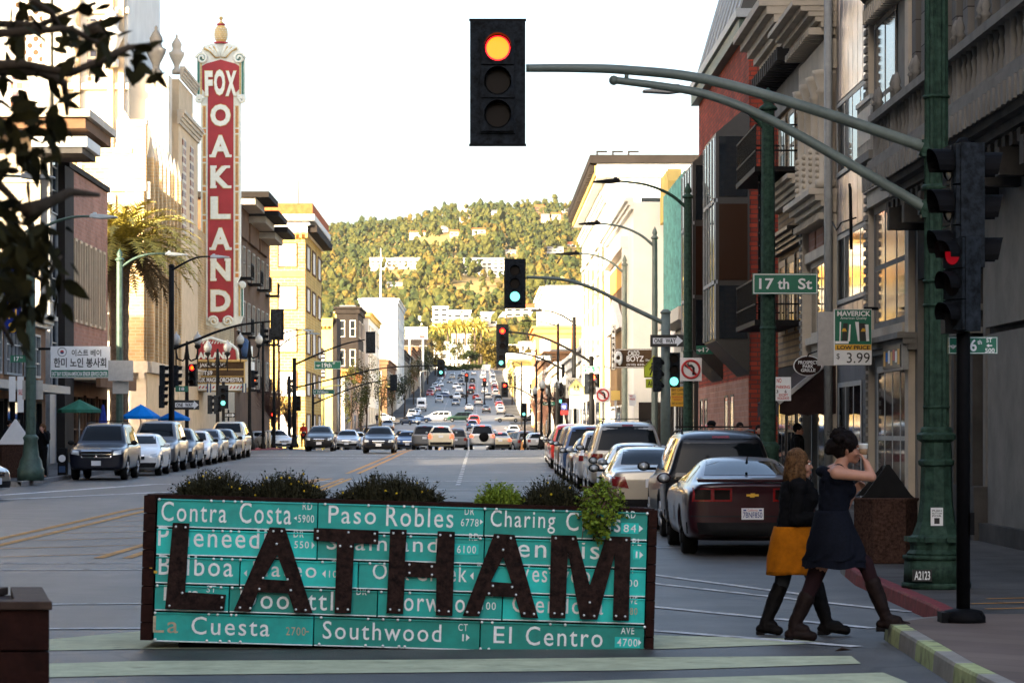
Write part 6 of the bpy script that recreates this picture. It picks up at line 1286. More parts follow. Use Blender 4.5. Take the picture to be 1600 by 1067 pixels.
# woman with mustard skirt, walking right, mid-stride
YA = 24.9
t = thing('person', 'woman in black sweater, mustard skirt, grey tights and black boots striding right', 'person', (PX(1245, YA), YA, 0))
q = lambda x, y, dy=0: G(x, y, YA+dy)
hipL, hipR = q(1236, 835, .07), q(1246, 835, -.07); kneeB, ankB, toeB = q(1222, 910, .06), q(1196, 972, .06), q(1217, 985, .04); kneeF, ankF, toeF = q(1272, 905, -.06), q(1292, 974, -.06), q(1322, 984, -.08); hc = q(1249, 727)
S1 = [(q(1240, 838), .145, q(1244, 800), .125), (q(1244, 800), .125, q(1246, 768), .14), (q(1240, 762, .13), .07, q(1248, 762, -.13), .07), (q(1246, 762), .075, q(1248, 740), .055), (hipL, .105, kneeB, .062), (kneeB, .062, ankB, .040), (hipR, .105, kneeF, .062), (kneeF, .062, ankF, .040)]
eL, hL = q(1255, 806, .22), q(1288, 803, .12); eR, hR = q(1243, 812, -.2), q(1277, 806, -.16)
S1 += [(q(1240, 762, .16), .052, eL, .042), (eL, .042, hL, .028), (q(1248, 764, -.16), .052, eR, .042), (eR, .042, hR, .028)]
hand(S1, hR, (1, .2, .2), (0, .4, -.8), .5); hand(S1, hL, (1, -.2, .2), (0, -.4, -.8), .5)
body = blob('body', S1, head_balls(hc, FX), M['skin'], t, .009, 3); face_marks(t, hc, FX)
blob('sweater', [(q(1240, 832), .165, q(1244, 800), .155), (q(1244, 800), .155, q(1246, 768), .158), (q(1240, 762, .15), .082, q(1248, 762, -.15), .082), (q(1247, 762), .085, q(1248, 752), .075), (q(1240, 762, .17), .066, eL, .056), (eL, .056, hL.lerp(eL, .2), .044), (q(1248, 764, -.17), .066, eR, .058), (eR, .058, hR.lerp(eR, .2), .046)], [(q(1262, 778), .10, 1, 1.3, 1), (q(1262, 822), .10, 1, 1.2, 1)], M['black_knit'], t, .011, 4, .035)
def skirt(name, rings0, m, parent, n=72, fold=.035):
    rings = [(rings0[i][0].lerp(rings0[i+1][0], k/4), rings0[i][1]+(rings0[i+1][1]-rings0[i][1])*k/4, rings0[i][2]+(rings0[i+1][2]-rings0[i][2])*k/4) for i in range(len(rings0)-1) for k in range(4)]+[rings0[-1]]
    b = MB(); vs = []
    for j, (c, rx, ry) in enumerate(rings):
        for k in range(n): a = 2*math.pi*k/n; f = 1+fold*(j/len(rings))*(math.sin(a*7+j*.4)+.6*math.sin(a*13+1.3*j)+.4*math.sin(a*4+2)); vs.append((c.x+rx*f*math.cos(a), c.y+ry*f*math.sin(a), c.z+.006*math.sin(a*3)*(j == len(rings)-1)))
    b.add(vs, [(j*n+k, j*n+(k+1) % n, (j+1)*n+(k+1) % n, (j+1)*n+k) for j in range(len(rings)-1) for k in range(n)], m, True); o = b.build(name, parent); sd = o.modifiers.new('thick', 'SOLIDIFY'); sd.thickness = .008; return o
skirt('skirt', [(q(1240, 822), .17, .195), (q(1239, 840), .195, .215), (q(1237, 868), .21, .22), (q(1238, 897), .22, .215)], M['mustard'], t)
blob('tights', [(hipL, .096, kneeB, .068), (kneeB, .068, ankB, .046), (hipR, .096, kneeF, .068), (kneeF, .068, ankF, .046)], [], M['tights_grey'], t, .012, 3)
def boot(parent, knee, ank, toe, m, top=.12):
    k0 = Vector(knee).lerp(Vector(ank), top); fd = (Vector(toe)-Vector(ank)); fd.z = 0; fd.normalize(); sole = Vector(toe).z-.03
    heel = Vector(ank)-fd*.045; o = blob('boot', [(k0, .072, k0.lerp(Vector(ank), .5), .066), (k0.lerp(Vector(ank), .5), .066, ank, .052), (ank, .052, Vector(ank)+Vector((0, 0, -.05)), .05), (Vector((ank[0], ank[1], toe[2]+.025)), .05, toe, .042), (Vector((ank[0], ank[1], ank[2]-.01)), .052, Vector(ank).lerp(Vector(toe), .55)+Vector((0, 0, .012)), .046), (Vector((heel.x, heel.y, toe[2]+.015)), .040, Vector((ank[0], ank[1], toe[2]+.02)), .044)], [], m, parent, .009, 3, .014)
    b = MB(); h0 = Vector((heel.x, heel.y, toe[2])); b.box(h0.x-.035, h0.x+.035, h0.y-.03, h0.y+.03, toe[2]-.045, toe[2]-.01, M['boot_black']); b.build('heel', o)
boot(t, kneeB, ankB, toeB, M['boot_black']); boot(t, kneeF, ankF, toeF, M['boot_black'])
b = MB(); r_ = random.Random(2)
def hair_strands(name, c, f, m, parent, L=.20, n=900, cap=.112, long_side=True, s=1.0):
    c = Vector(c); f = Vector(f).normalized(); r = Vector((-f.y, f.x, 0)); o = MB(); bl_ = []
    segs = []; balls = [(c+Vector((0, 0, .045))*s-f*.022*s, cap*s, .93, .93, 1.0), (c-f*.05*s-Vector((0, 0, .02)), .085*s, 1, 1, 1.1)]
    if L: 
        for k in range(-4, 5):
            a = k*.42; d = (-f*math.cos(a)+r*math.sin(a)); p = c+d*.085*s+Vector((0, 0, .03)); e = p+d*.035-Vector((0, 0, L*(1-.1*(k % 2)))); segs.append((p, .038*s, p.lerp(e, .6), .034*s)); segs.append((p.lerp(e, .6), .034*s, e, .014*s))
    return blob(name, segs, balls, m, parent, .008, 1, .022)
hair_strands('hair', hc, FX, M['hair_brown'], t, .17)
st_ = MB(); rh = random.Random(8)
for i in range(170):
    a = rh.uniform(-2.0, 2.0); dv = -FX*math.cos(a)+Vector((-FX.y, FX.x, 0))*math.sin(a); p0 = hc+dv*.10+Vector((0, 0, rh.uniform(.0, .12))); st_.tube([p0, p0+dv*.028-Vector((0, 0, .10)), p0+dv*rh.uniform(.01, .05)-Vector((0, 0, rh.uniform(.18, .27)))], [.003, .0025, .001], M['hair_brown'], 3)
o = st_.build('loose_hair', t); o['kind'] = 'stuff'
# woman in dark dress, long step up on the kerb, drinking
YD = 24.2; q = lambda x, y, dy=0: G(x, y, YD+dy)
t = thing('person', 'woman in sleeveless dark top and navy skirt drinking while stepping up the kerb', 'person', (PX(1310, YD), YD, 0))
hc = q(1325, 702); FD = Vector((1, -.12, -.1)); hipL, hipR = q(1293, 848, .07), q(1305, 848, -.07); kneeB, ankB, toeB = q(1268, 915, .05), q(1241, 976, .05), q(1270, 994, .03); kneeF, ankF, toeF = q(1352, 880, -.05), q(1384, 964, -.05), q(1417, 978, -.07)
S2 = [(q(1299, 846), .14, q(1301, 800), .112), (q(1301, 800), .112, q(1308, 748), .135), (q(1300, 738, .14), .065, q(1310, 738, -.14), .065), (q(1309, 738), .065, q(1318, 716), .052), (hipL, .105, kneeB, .062), (kneeB, .062, ankB, .040), (hipR, .105, kneeF, .066), (kneeF, .062, ankF, .040)]
eR, hR = q(1362, 745, -.20), q(1353, 722, -.14); eL, hL = q(1322, 790, .22), q(1334, 768, .16)
S2 += [(q(1306, 739, -.17), .052, eR, .042), (eR, .041, hR, .027), (q(1300, 742, .17), .05, eL, .042), (eL, .04, hL, .027)]
hand(S2, hR, (-.45, .2, 1), (-.8, .5, 0), .85, .9); hand(S2, hL, (.5, -.3, .6), (0, -.7, -.3), .5)
blob('body', S2, head_balls(hc, FD), M['skin'], t, .009, 3); face_marks(t, hc, FD)
blob('top', [(q(1299, 838), .15, q(1301, 800), .128), (q(1301, 800), .128, q(1308, 752), .148), (q(1302, 745, .12), .078, q(1309, 745, -.11), .076), (q(1303, 738, .10), .05, q(1311, 734, -.08), .05)], [(q(1322, 766), .085, 1, 1.4, 1), (q(1288, 736, .04), .07, 1, 1.5, .7)], M['navy_dark'], t, .010, 3, .03)
skirt('skirt', [(q(1300, 797), .142, .155), (q(1301, 820), .175, .19), (q(1303, 845), .22, .22), (q(1307, 866), .25, .23), (q(1306, 876), .26, .235)], M['navy_denim'], t, fold=.07)
b = MB()
vs = []; n = 40
for j, (z, k_) in enumerate(((874, 1.0), (886, 1.04))):
    c = q(1305, z)
    for k in range(n): a = 2*math.pi*k/n; f = k_*(1+.06*math.sin(a*9+j)); vs.append((c.x+.262*f*math.cos(a), c.y+.237*f*math.sin(a), c.z+.01*math.sin(a*5)))
b.add(vs, [(k, (k+1) % n, n+(k+1) % n, n+k) for k in range(n)], M['navy_dark'], True); b.build('hem_frill', t)
blob('tights', [(hipL, .096, kneeB, .068), (kneeB, .068, ankB, .046), (hipR, .096, kneeF, .072), (kneeF, .068, ankF, .046)], [], M['tights_maroon'], t, .012, 3)
boot(t, kneeB, ankB, toeB, M['boot_brown'], .28); boot(t, kneeF, ankF, toeF, M['boot_brown'], .35)
rh = random.Random(6); hb = [(hc+Vector((0, 0, .05))-FD*.022, .116, .95, .93, 1.0), (hc-FD*.06, .085, 1, 1, 1.1), (q(1303, 697), .075, 1, 1, .9), (q(1297, 704), .05, 1.1, 1, .8)]
for i in range(46):
    a, e_ = rh.uniform(1.2, 5.0), rh.uniform(-.3, 1.35); dv = FD*math.cos(a)*math.cos(e_)+Vector((-FD.y, FD.x, 0))*math.sin(a)*math.cos(e_)+Vector((0, 0, math.sin(e_))); hb.append((hc+Vector((0, 0, .045))-FD*.03+dv*rh.uniform(.10, .125), rh.uniform(.018, .032), 1, 1, 1))
blob('hair', [], hb, M['hair_dark'], t, .008, 1, .02)
st_ = MB()
for i in range(160):
    a, e_ = rh.uniform(.9, 5.4), rh.uniform(-.5, 1.4); dv = FD*math.cos(a)*math.cos(e_)+Vector((-FD.y, FD.x, 0))*math.sin(a)*math.cos(e_)+Vector((0, 0, math.sin(e_))); p0 = hc+Vector((0, 0, .045))-FD*.03+dv*.115; tv = Vector((rh.uniform(-1, .3), rh.uniform(-1, 1), rh.uniform(-1, .6))); st_.tube([p0, p0+dv*.02+tv*.02, p0+dv*rh.uniform(.01, .035)+tv*.05], [.0025, .002, .001], M['hair_dark'], 3)
o = st_.build('loose_hair', t); o['kind'] = 'stuff'
cp = thing('coffee_cup', 'white paper coffee cup held to the mouth of the woman in dark top', 'cup', tuple(q(1348, 715, -.10))); b = MB(); c = q(1349, 716, -.12); b.lathe([(.028, 0), (.038, .11), (.040, .112), (.040, .118), (.034, .125)], tuple(c), M['cup_white'], 14); b.build('body', cp); b = MB(); b.lathe([(.032, .03), (.036, .08)], tuple(c), M['cup_sleeve'], 14); b.build('sleeve', cp)
# bystanders
def person(label, px, Y, hpx_top, hgt, top_m, leg_m, hair_m, face=(0, -1, 0), arm_up=False, long=False, cap=None):
    x = PX(px, Y); z0 = gz(Y)+.15; s = hgt/1.72; f = Vector(face).normalized(); r = Vector((-f.y, f.x, 0)); V = lambda a, u, z: Vector((x, Y, z0))+r*a*s+f*u*s+Vector((0, 0, z*s)); t = thing('person', label, 'person', (x, Y, z0), 'bystanders on the pavements')
    hc = V(0, .02, 1.60); segs = [(V(0, 0, .95), .13*s, V(0, 0, 1.2), .12*s), (V(0, 0, 1.2), .12*s, V(0, 0, 1.36), .13*s), (V(-.15, 0, 1.40), .06*s, V(.15, 0, 1.40), .06*s), (V(0, 0, 1.4), .06*s, V(0, .01, 1.52), .05*s)]
    for k in (-1, 1):
        segs += [(V(.08*k, 0, .92), .095*s, V(.10*k, .03, .5), .06*s), (V(.10*k, .03, .5), .06*s, V(.10*k, 0, .09), .042*s), (V(.10*k, 0, .05), .045*s, V(.11*k, .14, .04), .035*s)]
        e = V(.24*k, .02, 1.12); h = V(.22*k, .16, .92) if not (arm_up and k == 1) else V(.13, .16, 1.50)
        segs += [(V(.18*k, 0, 1.39), .05*s, e, .04*s), (e, .04*s, h, .027*s)]; hand(segs, h, (h-e), f if not arm_up else -r, .5, s)
    blob('body', segs, head_balls(hc, f, s), M['skin'], t, .014, 2); face_marks(t, hc, f, s)
    blob('top', [(V(0, 0, .93), .15*s, V(0, 0, 1.38), .15*s), (V(-.16, 0, 1.40), .075*s, V(.16, 0, 1.40), .075*s)]+[(V(.18*k, 0, 1.39), .064*s, V(.24*k, .02, 1.12), .054*s) for k in (-1, 1)]+[(V(.24*k, .02, 1.12), .052*s, (V(.22*k, .14, .96) if not (arm_up and k == 1) else V(.15, .14, 1.42)), .04*s) for k in (-1, 1)], [], M[top_m], t, .016, 3)
    blob('trousers', [(V(.08*k, 0, .95), .115*s, V(.10*k, .03, .5), .075*s) for k in (-1, 1)]+[(V(.10*k, .03, .5), .075*s, V(.10*k, 0, .1), .06*s) for k in (-1, 1)], [], M[leg_m], t, .016, 3)
    blob('hair', [] if not long else [(hc+r*.06*k-f*.05+Vector((0, 0, .02)), .05*s, hc+r*.07*k-f*.07-Vector((0, 0, .22)), .035*s) for k in (-1, 0, 1)], [(hc+Vector((0, 0, .05*s))-f*.025*s, .112*s, .93, .93, .98)], M[hair_m], t, .012, 2)
    if cap: b = MB(); b.lathe([(.12*s, .06), (.118*s, .11), (.08*s, .17), (.02, .185)], tuple(hc), M[cap], 14); b.prism([(hc.x-.08, hc.z+.06), (hc.x+.08, hc.z+.06), (hc.x+.08, hc.z+.075), (hc.x-.08, hc.z+.075)], hc.y-.2, hc.y-.08, M[cap]); b.build('cap', t)
    return t
person('man in dark clothes talking beside the litter bin at the left edge', 15, 94.5, 655, 1.80, 'navy_dark', 'navy_denim', 'hair_dark', (.7, -.7, 0)); person('woman with red hair and red top beside the man at the left edge', 27, 93.8, 660, 1.64, 'red_cloth', 'navy_dark', 'red_cloth' if 0 else 'hair_brown', (-.5, -.8, 0)); person('woman in black holding a phone to her ear behind the left lamp post', 67, 92.3, 670, 1.70, 'black_knit', 'black_knit', 'hair_brown', (-.6, -.8, 0), True, True)
person('person with dark cap on the right pavement beyond the minivan', 1112, 80.5, 676, 1.78, 'black_knit', 'navy_dark', 'hair_dark', (-.2, -1, 0), cap='black_knit'); person('dark haired person by the red brick wall on the right pavement', 1156, 79, 678, 1.76, 'navy_dark', 'navy_dark', 'hair_dark', (.2, -1, 0)); person('second dark haired person by the red brick wall, nearer the lamp pole', 1186, 77, 682, 1.70, 'black_knit', 'navy_dark', 'hair_dark', (0, -1, 0)); person('dark haired passer-by between lit shop window and crossing women', 1246, 62, 690, 1.74, 'black_knit', 'navy_dark', 'hair_dark', (1, -.2, 0))
for px, Y, lb in ((538, 300, 'pedestrian in pale blue under the left street trees'), (474, 200, 'cyclist figure in red by the left corner')): person(lb, px, Y, 655, 1.72, 'umbrella_navy' if px > 500 else 'red_cloth', 'navy_dark', 'hair_dark')
person('pedestrian in dark coat crossing at the left of the far junction', 589, 470, 655, 1.75, 'navy_dark', 'navy_dark', 'hair_dark')
# ---------------------------------------------------------------- trees
# palm at the theatre corner
Yt = 141; xt = PX(186, Yt); t = thing('palm_tree', 'tall date palm with sunlit feathery crown in front of the theatre corner', 'palm tree', (xt, Yt, gz(Yt)+.1)); zc = PZ(388, Yt)
b = MB(); pr = [(.62, 0), (.52, .5)]+[(.44+.035*(i % 2)+(.12*(i/26)**4), .5+(zc-gz(Yt)-.6)*i/26) for i in range(27)]; b.lathe(pr, (xt, Yt, gz(Yt)+.1), M['palm_trunk'], 16, flute=.08); b.build('trunk', t)
b = MB(); b.ball((xt, Yt, zc-.2), .85, M['palm_dead'], 1, 1, 1.2, 12); b.build('crown_shaft', t); rp = random.Random(4)
for ring, (n, el0, L_, m) in enumerate(((14, 1.25, 3.9, 'palm_leaf'), (22, .9, 4.4, 'palm_leaf'), (26, .5, 4.7, 'palm_leaf'), (26, .1, 4.6, 'palm_leaf'), (20, -.3, 4.0, 'palm_dead'))):
    for i in range(n):
        az = 2*math.pi*i/n+ring*.3+rp.uniform(-.15, .15); el = el0+rp.uniform(-.15, .15); d = Vector((math.cos(az), math.sin(az), 0)); pts = []; p = Vector((xt, Yt, zc))+d*.35; e = el; ns = 14
        for k in range(ns+1): pts.append(p.copy()); p += (d*math.cos(e)+Vector((0, 0, math.sin(e))))*L_*rp.uniform(.95, 1.03)/ns; e -= (.085+.05*(k/ns))*(1.15 if ring < 3 else .8)
        f = MB(); f.tube(pts, [.05*(1-k/ns)+.008 for k in range(ns+1)], M[m], 4)
        sd0 = Vector((-d.y, d.x, 0))
        for k in range(1, ns):
            tn = (pts[k+1]-pts[k-1]).normalized(); up = sd0.cross(tn).normalized()
            for s_ in (-1, 1):
                for h in (0, .5):
                    q0 = pts[k].lerp(pts[k+1], h); ll = .80*math.sin(math.pi*min(1, (k+h)/ns*.9+.12))*rp.uniform(.8, 1.1); dr = (sd0*s_*.8+tn*.65-up*rp.uniform(-.25, .35)).normalized(); w_ = tn*.075; f.add([q0-w_, q0+w_, q0+dr*ll], [(0, 1, 2)], M[m])
        f.build('frond', t)
# foreground tree: trunk outside the frame, leafy twigs hanging into the upper left
tr = thing('street_tree', 'foreground tree whose dark leafy twigs hang into the upper left corner', 'tree', (-2.3, 7.4, 0)); b = MB(); b.tube([(-2.3, 7.4, 0), (-2.28, 7.38, 1.2), (-2.2, 7.3, 2.4), (-2.0, 7.2, 3.6)], [.13, .11, .09, .06], M['bark'], 12); b.build('trunk', tr); rt = random.Random(9); YF = 7.0
def leaf(mb, p, d, L_, nrm):
    d = d.normalized(); s_ = d.cross(nrm).normalized(); prof = [(0, 0), (.18, .28), (.42, .40), (.7, .28), (1, 0)]; L_ *= 1; vs = []
    for u, w_ in prof: c = p+d*L_*u+nrm*(-.10*L_*u*u); vs += [c+s_*w_*L_*.55+nrm*.05*L_*w_, c, c-s_*w_*L_*.55+nrm*.05*L_*w_]
    mb.add(vs, [q for i in range(4) for q in ((3*i, 3*i+1, 3*i+4, 3*i+3), (3*i+1, 3*i+2, 3*i+5, 3*i+4))], M['leaf_black'], True)
br = MB(); lv = MB()
twigs = [[(-500, 60), (-200, 30), (60, 40), (150, 5)], [(-500, 60), (-100, 60), (60, 48), (110, 45), (165, 75)], [(-500, 150), (-100, 110), (30, 100), (110, 115), (200, 75), (235, 70)], [(-500, 250), (-150, 130), (-20, 105), (20, 130)], [(-500, 330), (-200, 200), (-20, 180), (20, 200), (45, 260)], [(-500, 330), (-100, 250), (0, 290), (40, 330), (60, 400)],
         [(-500, 420), (-150, 330), (-20, 390), (40, 420), (70, 440), (95, 400)], [(-500, 420), (-100, 450), (-10, 480), (20, 540)], [(40, 330), (70, 320), (110, 300), (155, 305)], [(-500, 20), (-200, -30), (20, -20), (80, 20), (100, 55)], [(150, 40), (160, 80), (150, 130)], [(-20, 105), (60, 110), (100, 130), (105, 180)]]
for tw in twigs:
    Yd = YF+rt.uniform(-.35, .45); pts = [P(x, y, Yd+.05*i) for i, (x, y) in enumerate(tw)]
    if tw[0][0] == -500: pts = [Vector((-2.24, 7.34, 1.75+.14*twigs.index(tw))), (pts[0]+Vector((-2.24, 7.34, 1.75+.14*twigs.index(tw))))/2]+pts[:]
    br.tube(pts, [.022*(1-.75*i/(len(pts)-1)) for i in range(len(pts))], M['bark'], 6)
    for i in range(len(pts)-1):
        n = max(2, int((pts[i+1]-pts[i]).length/.022))
        for k in range(n):
            p = pts[i].lerp(pts[i+1], k/n)
            if p.x < -1.6 and rt.random() < .6: continue
            if rt.random() < .68: continue
            d = Vector((rt.uniform(-1, 1), rt.uniform(-1, 1), rt.uniform(-1.5, .4))); leaf(lv, p+d.normalized()*rt.uniform(0, .05), d, rt.uniform(.035, .075), Vector((rt.uniform(-1, 1), rt.uniform(-1, -.1), rt.uniform(-.4, 1))).normalized())
clus = [(20, 20, 45, 40), (15, 150, 35, 30), (30, 190, 40, 40), (60, 250, 30, 25), (20, 230, 40, 40), (10, 330, 40, 50), (45, 390, 55, 35), (20, 420, 45, 55), (60, 440, 40, 45), (15, 470, 35, 40), (35, 370, 40, 30), (150, 60, 25, 25), (165, 45, 15, 40), (215, 80, 25, 20), (90, 200, 22, 22), (95, 180, 18, 30), (105, 60, 25, 30), (235, 115, 15, 18)]
for cx, cy, rx, ry in clus:
    for k in range(int(rx*ry/62)):
        p = P(cx+rt.gauss(0, .55)*rx, cy+rt.gauss(0, .55)*ry, YF+rt.uniform(-.4, .5)); d = Vector((rt.uniform(-1, 1), rt.uniform(-.6, .6), rt.uniform(-1.6, .5))); leaf(lv, p, d, rt.uniform(.04, .085), Vector((rt.uniform(-1, 1), rt.uniform(-1, -.1), rt.uniform(-.4, 1))).normalized())
br.build('branch', tr); o = lv.build('leaf', tr); o['kind'] = 'stuff'
# bare and leafy street trees
def bare(label, px, Y, hgt, wpx, n, m='twig', grp='bare street trees'):
    x = PX(px, Y); z0 = gz(Y)+.1; t = thing('bare_tree', label, 'tree', (x, Y, z0), grp); b = MB(); b.tube([(x, Y, z0), (x+.05, Y, z0+hgt*.25), (x, Y, z0+hgt*.42)], [.16, .12, .09], M['bark'], 8); b.build('trunk', t); w_ = wpx*Y/F/2; c = MB(); rr = random.Random(int(px))
    for i in range(n):
        az = rr.uniform(0, 6.28); sp = rr.random()**.6; p0 = Vector((x, Y, z0+hgt*rr.uniform(.3, .45))); p3 = Vector((x+math.cos(az)*w_*sp, Y+math.sin(az)*w_*sp, z0+hgt*(.55+.45*rr.random()*(1-.4*sp)))); p1 = p0.lerp(p3, .5)+Vector((0, 0, hgt*.05)); c.tube([p0, p1, p3], [.03, .018, .006], M[m], 3, cap=False)
        for k in range(4): q = p1.lerp(p3, rr.random()); c.tube([q, q+Vector((rr.uniform(-.4, .4), rr.uniform(-.4, .4), rr.uniform(.1, .7)))], [.012, .004], M[m], 3, cap=False)
    o = c.build('twigs', t); o['kind'] = 'stuff'; return t
bare('reddish bare tree with fine twigs left of the black hatchback', 428, 206, 5.2, 62, 150); bare('smaller reddish bare tree by the yellow brick block', 452, 232, 4.6, 40, 110)
for i, (px, Y, h_, w_) in enumerate(((868, 250, 6.5, 34), (850, 300, 6.5, 30), (885, 215, 6.0, 30), (836, 360, 7, 26))): bare(('bare tree beside the dark candelabra lamps', 'bare tree on the right by the low white shops', 'bare tree nearest on the right behind the school sign', 'bare tree furthest on the right pavement')[i], px, Y, h_, w_, 90)
def leafy(label, px, Y, hgt, wpx, m, n=900, trunk=True, grp='leafy street trees', lf_=.16, z0=None, squash=1.0, name='street_tree'):
    x = PX(px, Y); z0 = gz(Y)+.05 if z0 is None else z0; t = thing(name, label, 'tree', (x, Y, z0), grp); b = MB(); w_ = wpx*Y/F/2; th = hgt*.35
    b.tube([(x, Y, z0), (x+.1, Y, z0+th), (x, Y, z0+hgt*.75)], [w_*.09, w_*.07, w_*.02], M['bark'], 8); rr = random.Random(int(px*7+Y))
    for k in range(5): a = k*1.25; b.tube([(x, Y, z0+th), (x+math.cos(a)*w_*.3, Y+math.sin(a)*w_*.3, z0+hgt*.55), (x+math.cos(a)*w_*.6, Y+math.sin(a)*w_*.6, z0+hgt*.75)], [w_*.05, w_*.03, w_*.01], M['bark'], 5)
    b.build('trunk', t); c = MB(); cl = [(rr.uniform(-.65, .65), rr.uniform(-.65, .65), rr.uniform(-.6, .75), rr.uniform(.28, .5)) for _ in range(11)]; hz = hgt*.36
    for i in range(n):
        cx, cy_, cz, r_ = rr.choice(cl); v = Vector((rr.gauss(0, 1), rr.gauss(0, 1), rr.gauss(0, 1))).normalized()*r_*rr.uniform(.5, 1.1); p = Vector((x+(cx+v.x)*w_, Y+(cy_+v.y)*w_, z0+hgt*.63+(cz+v.z)*hz)); L_ = lf_*w_*rr.uniform(.6, 1.3); d1 = Vector((rr.uniform(-1, 1), rr.uniform(-1, 1), rr.uniform(-1, 1))).normalized(); d2 = d1.orthogonal().normalized(); c.add([p, p+d1*L_*.5+d2*L_*.4, p+d1*L_, p+d1*L_*.5-d2*L_*.4], [(0, 1, 2, 3)], M[m])
    o = c.build('crown', t); return t
for px, Y, h_, w_, m, lb in ((548, 275, 8.5, 36, 'tree_green', 'leafy tree behind the 19th blade on the left'), (572, 320, 9.5, 34, 'tree_gold', 'golden green leafy tree by the cream corner block'), (595, 380, 8.5, 26, 'tree_green', 'leafy tree at the left before the far junction'), (563, 296, 6.5, 30, 'tree_dark', 'dark leafy tree low on the left pavement'), (612, 440, 8, 26, 'tree_dark', 'dark leafy tree at the corner of the far junction'), (632, 560, 9, 26, 'tree_dark', 'dark tree first on the left of the climb'), (646, 640, 10, 22, 'tree_gold', 'golden tree second on the left of the climb'), (658, 760, 11, 24, 'tree_dark', 'dark tree third on the left of the climb'), (668, 880, 12, 24, 'tree_green', 'green tree fourth on the left of the climb'), (680, 1000, 13, 26, 'tree_gold', 'golden tree near the street top on the left'), (800, 640, 8, 18, 'tree_green', 'green tree on the right of the climb'), (794, 900, 11, 22, 'tree_gold', 'golden tree high on the right of the climb')): leafy(lb, px, Y, h_, w_, m)
for px, Y, py0, py1, w_, m, lb in ((775, 1150, 610, 538, 64, 'tree_gold', 'large golden tree at the top of the street'), (790, 1125, 612, 552, 58, 'tree_gold', 'nearest golden tree at the right of the street top'), (830, 1160, 600, 545, 50, 'tree_gold', 'rightmost golden tree at the street top'), (715, 1110, 606, 574, 40, 'tree_dark', 'dark spreading tree over the street end'), (738, 1120, 604, 570, 36, 'tree_dark', 'second dark tree over the street end'), (676, 1130, 598, 560, 40, 'tree_green', 'green tree at the left of the street end'), (748, 1400, 560, 520, 40, 'tree_green', 'green tree hiding the overpass'), (662, 1300, 560, 524, 44, 'tree_dark', 'dark tree under the billboard'), (805, 1180, 595, 540, 50, 'tree_gold', 'second large golden tree right of the street top'), (760, 1260, 580, 530, 44, 'tree_gold', 'third golden tree behind the street top'), (735, 1300, 590, 548, 34, 'tree_dark', 'dark tree at the street top left of the golden ones'), (665, 1200, 545, 505, 30, 'tree_dark', 'dark tree right of the billboard'), (640, 1180, 540, 500, 26, 'tree_dark', 'dark tree left behind the billboard'), (690, 1220, 560, 520, 30, 'tree_green', 'green tree between white blocks below the hill'), (715, 1240, 570, 535, 26, 'tree_green', 'green tree in front of the overpass'), (822, 1230, 545, 490, 28, 'tree_dark', 'dark tall tree right of the stacked signals'), (650, 1100, 600, 560, 24, 'tree_dark', 'dark tree over the left shops near the top'), (700, 1100, 600, 572, 26, 'tree_dark', 'dark bushy tree at the end of the street'), (845, 1260, 560, 510, 30, 'tree_green', 'green tree behind the orange building')): leafy(lb, px, Y, PZ(py1, Y)-gz(Y), w_, m, 1100, grp='trees at the foot of the hill', z0=gz(Y))
def small_palm(label, px, Y, top):
    x = PX(px, Y); z0 = 34; zt = PZ(top, Y); t = thing('palm_tree', label, 'palm tree', (x, Y, z0), 'tall palms below the hill'); b = MB(); b.tube([(x, Y, z0), (x, Y, zt)], [.6, .4], M['palm_trunk'], 6); b.build('trunk', t); c = MB()
    for i in range(26): a = i*2.4; e = 1.2-i*.085; p0 = Vector((x, Y, zt)); d = Vector((math.cos(a)*math.cos(e), math.sin(a)*math.cos(e), math.sin(e))); p1 = p0+d*3; p2 = p1+d*2+Vector((0, 0, -1.6)); s_ = Vector((-d.y, d.x, .3)).normalized()*.55; c.add([p0, p1+s_, p2, p1-s_], [(0, 1, 2), (0, 2, 3)], M['palm_leaf'])
    c.build('crown', t)
for i, (px, ty) in enumerate(((684, 512), (700, 510), (713, 507), (727, 509), (742, 506), (752, 511))): small_palm('tall palm below the hill, number %s from the billboard' % ('one', 'two', 'three', 'four', 'five', 'six')[i] if 0 else ('palm just right of the stair tower block', 'palm in front of the white office block', 'tallest palm of the row below the hill', 'palm between office block and pale block', 'palm left of the long white block', 'last palm of the row near the stacked signals')[i], px, 1350, ty)
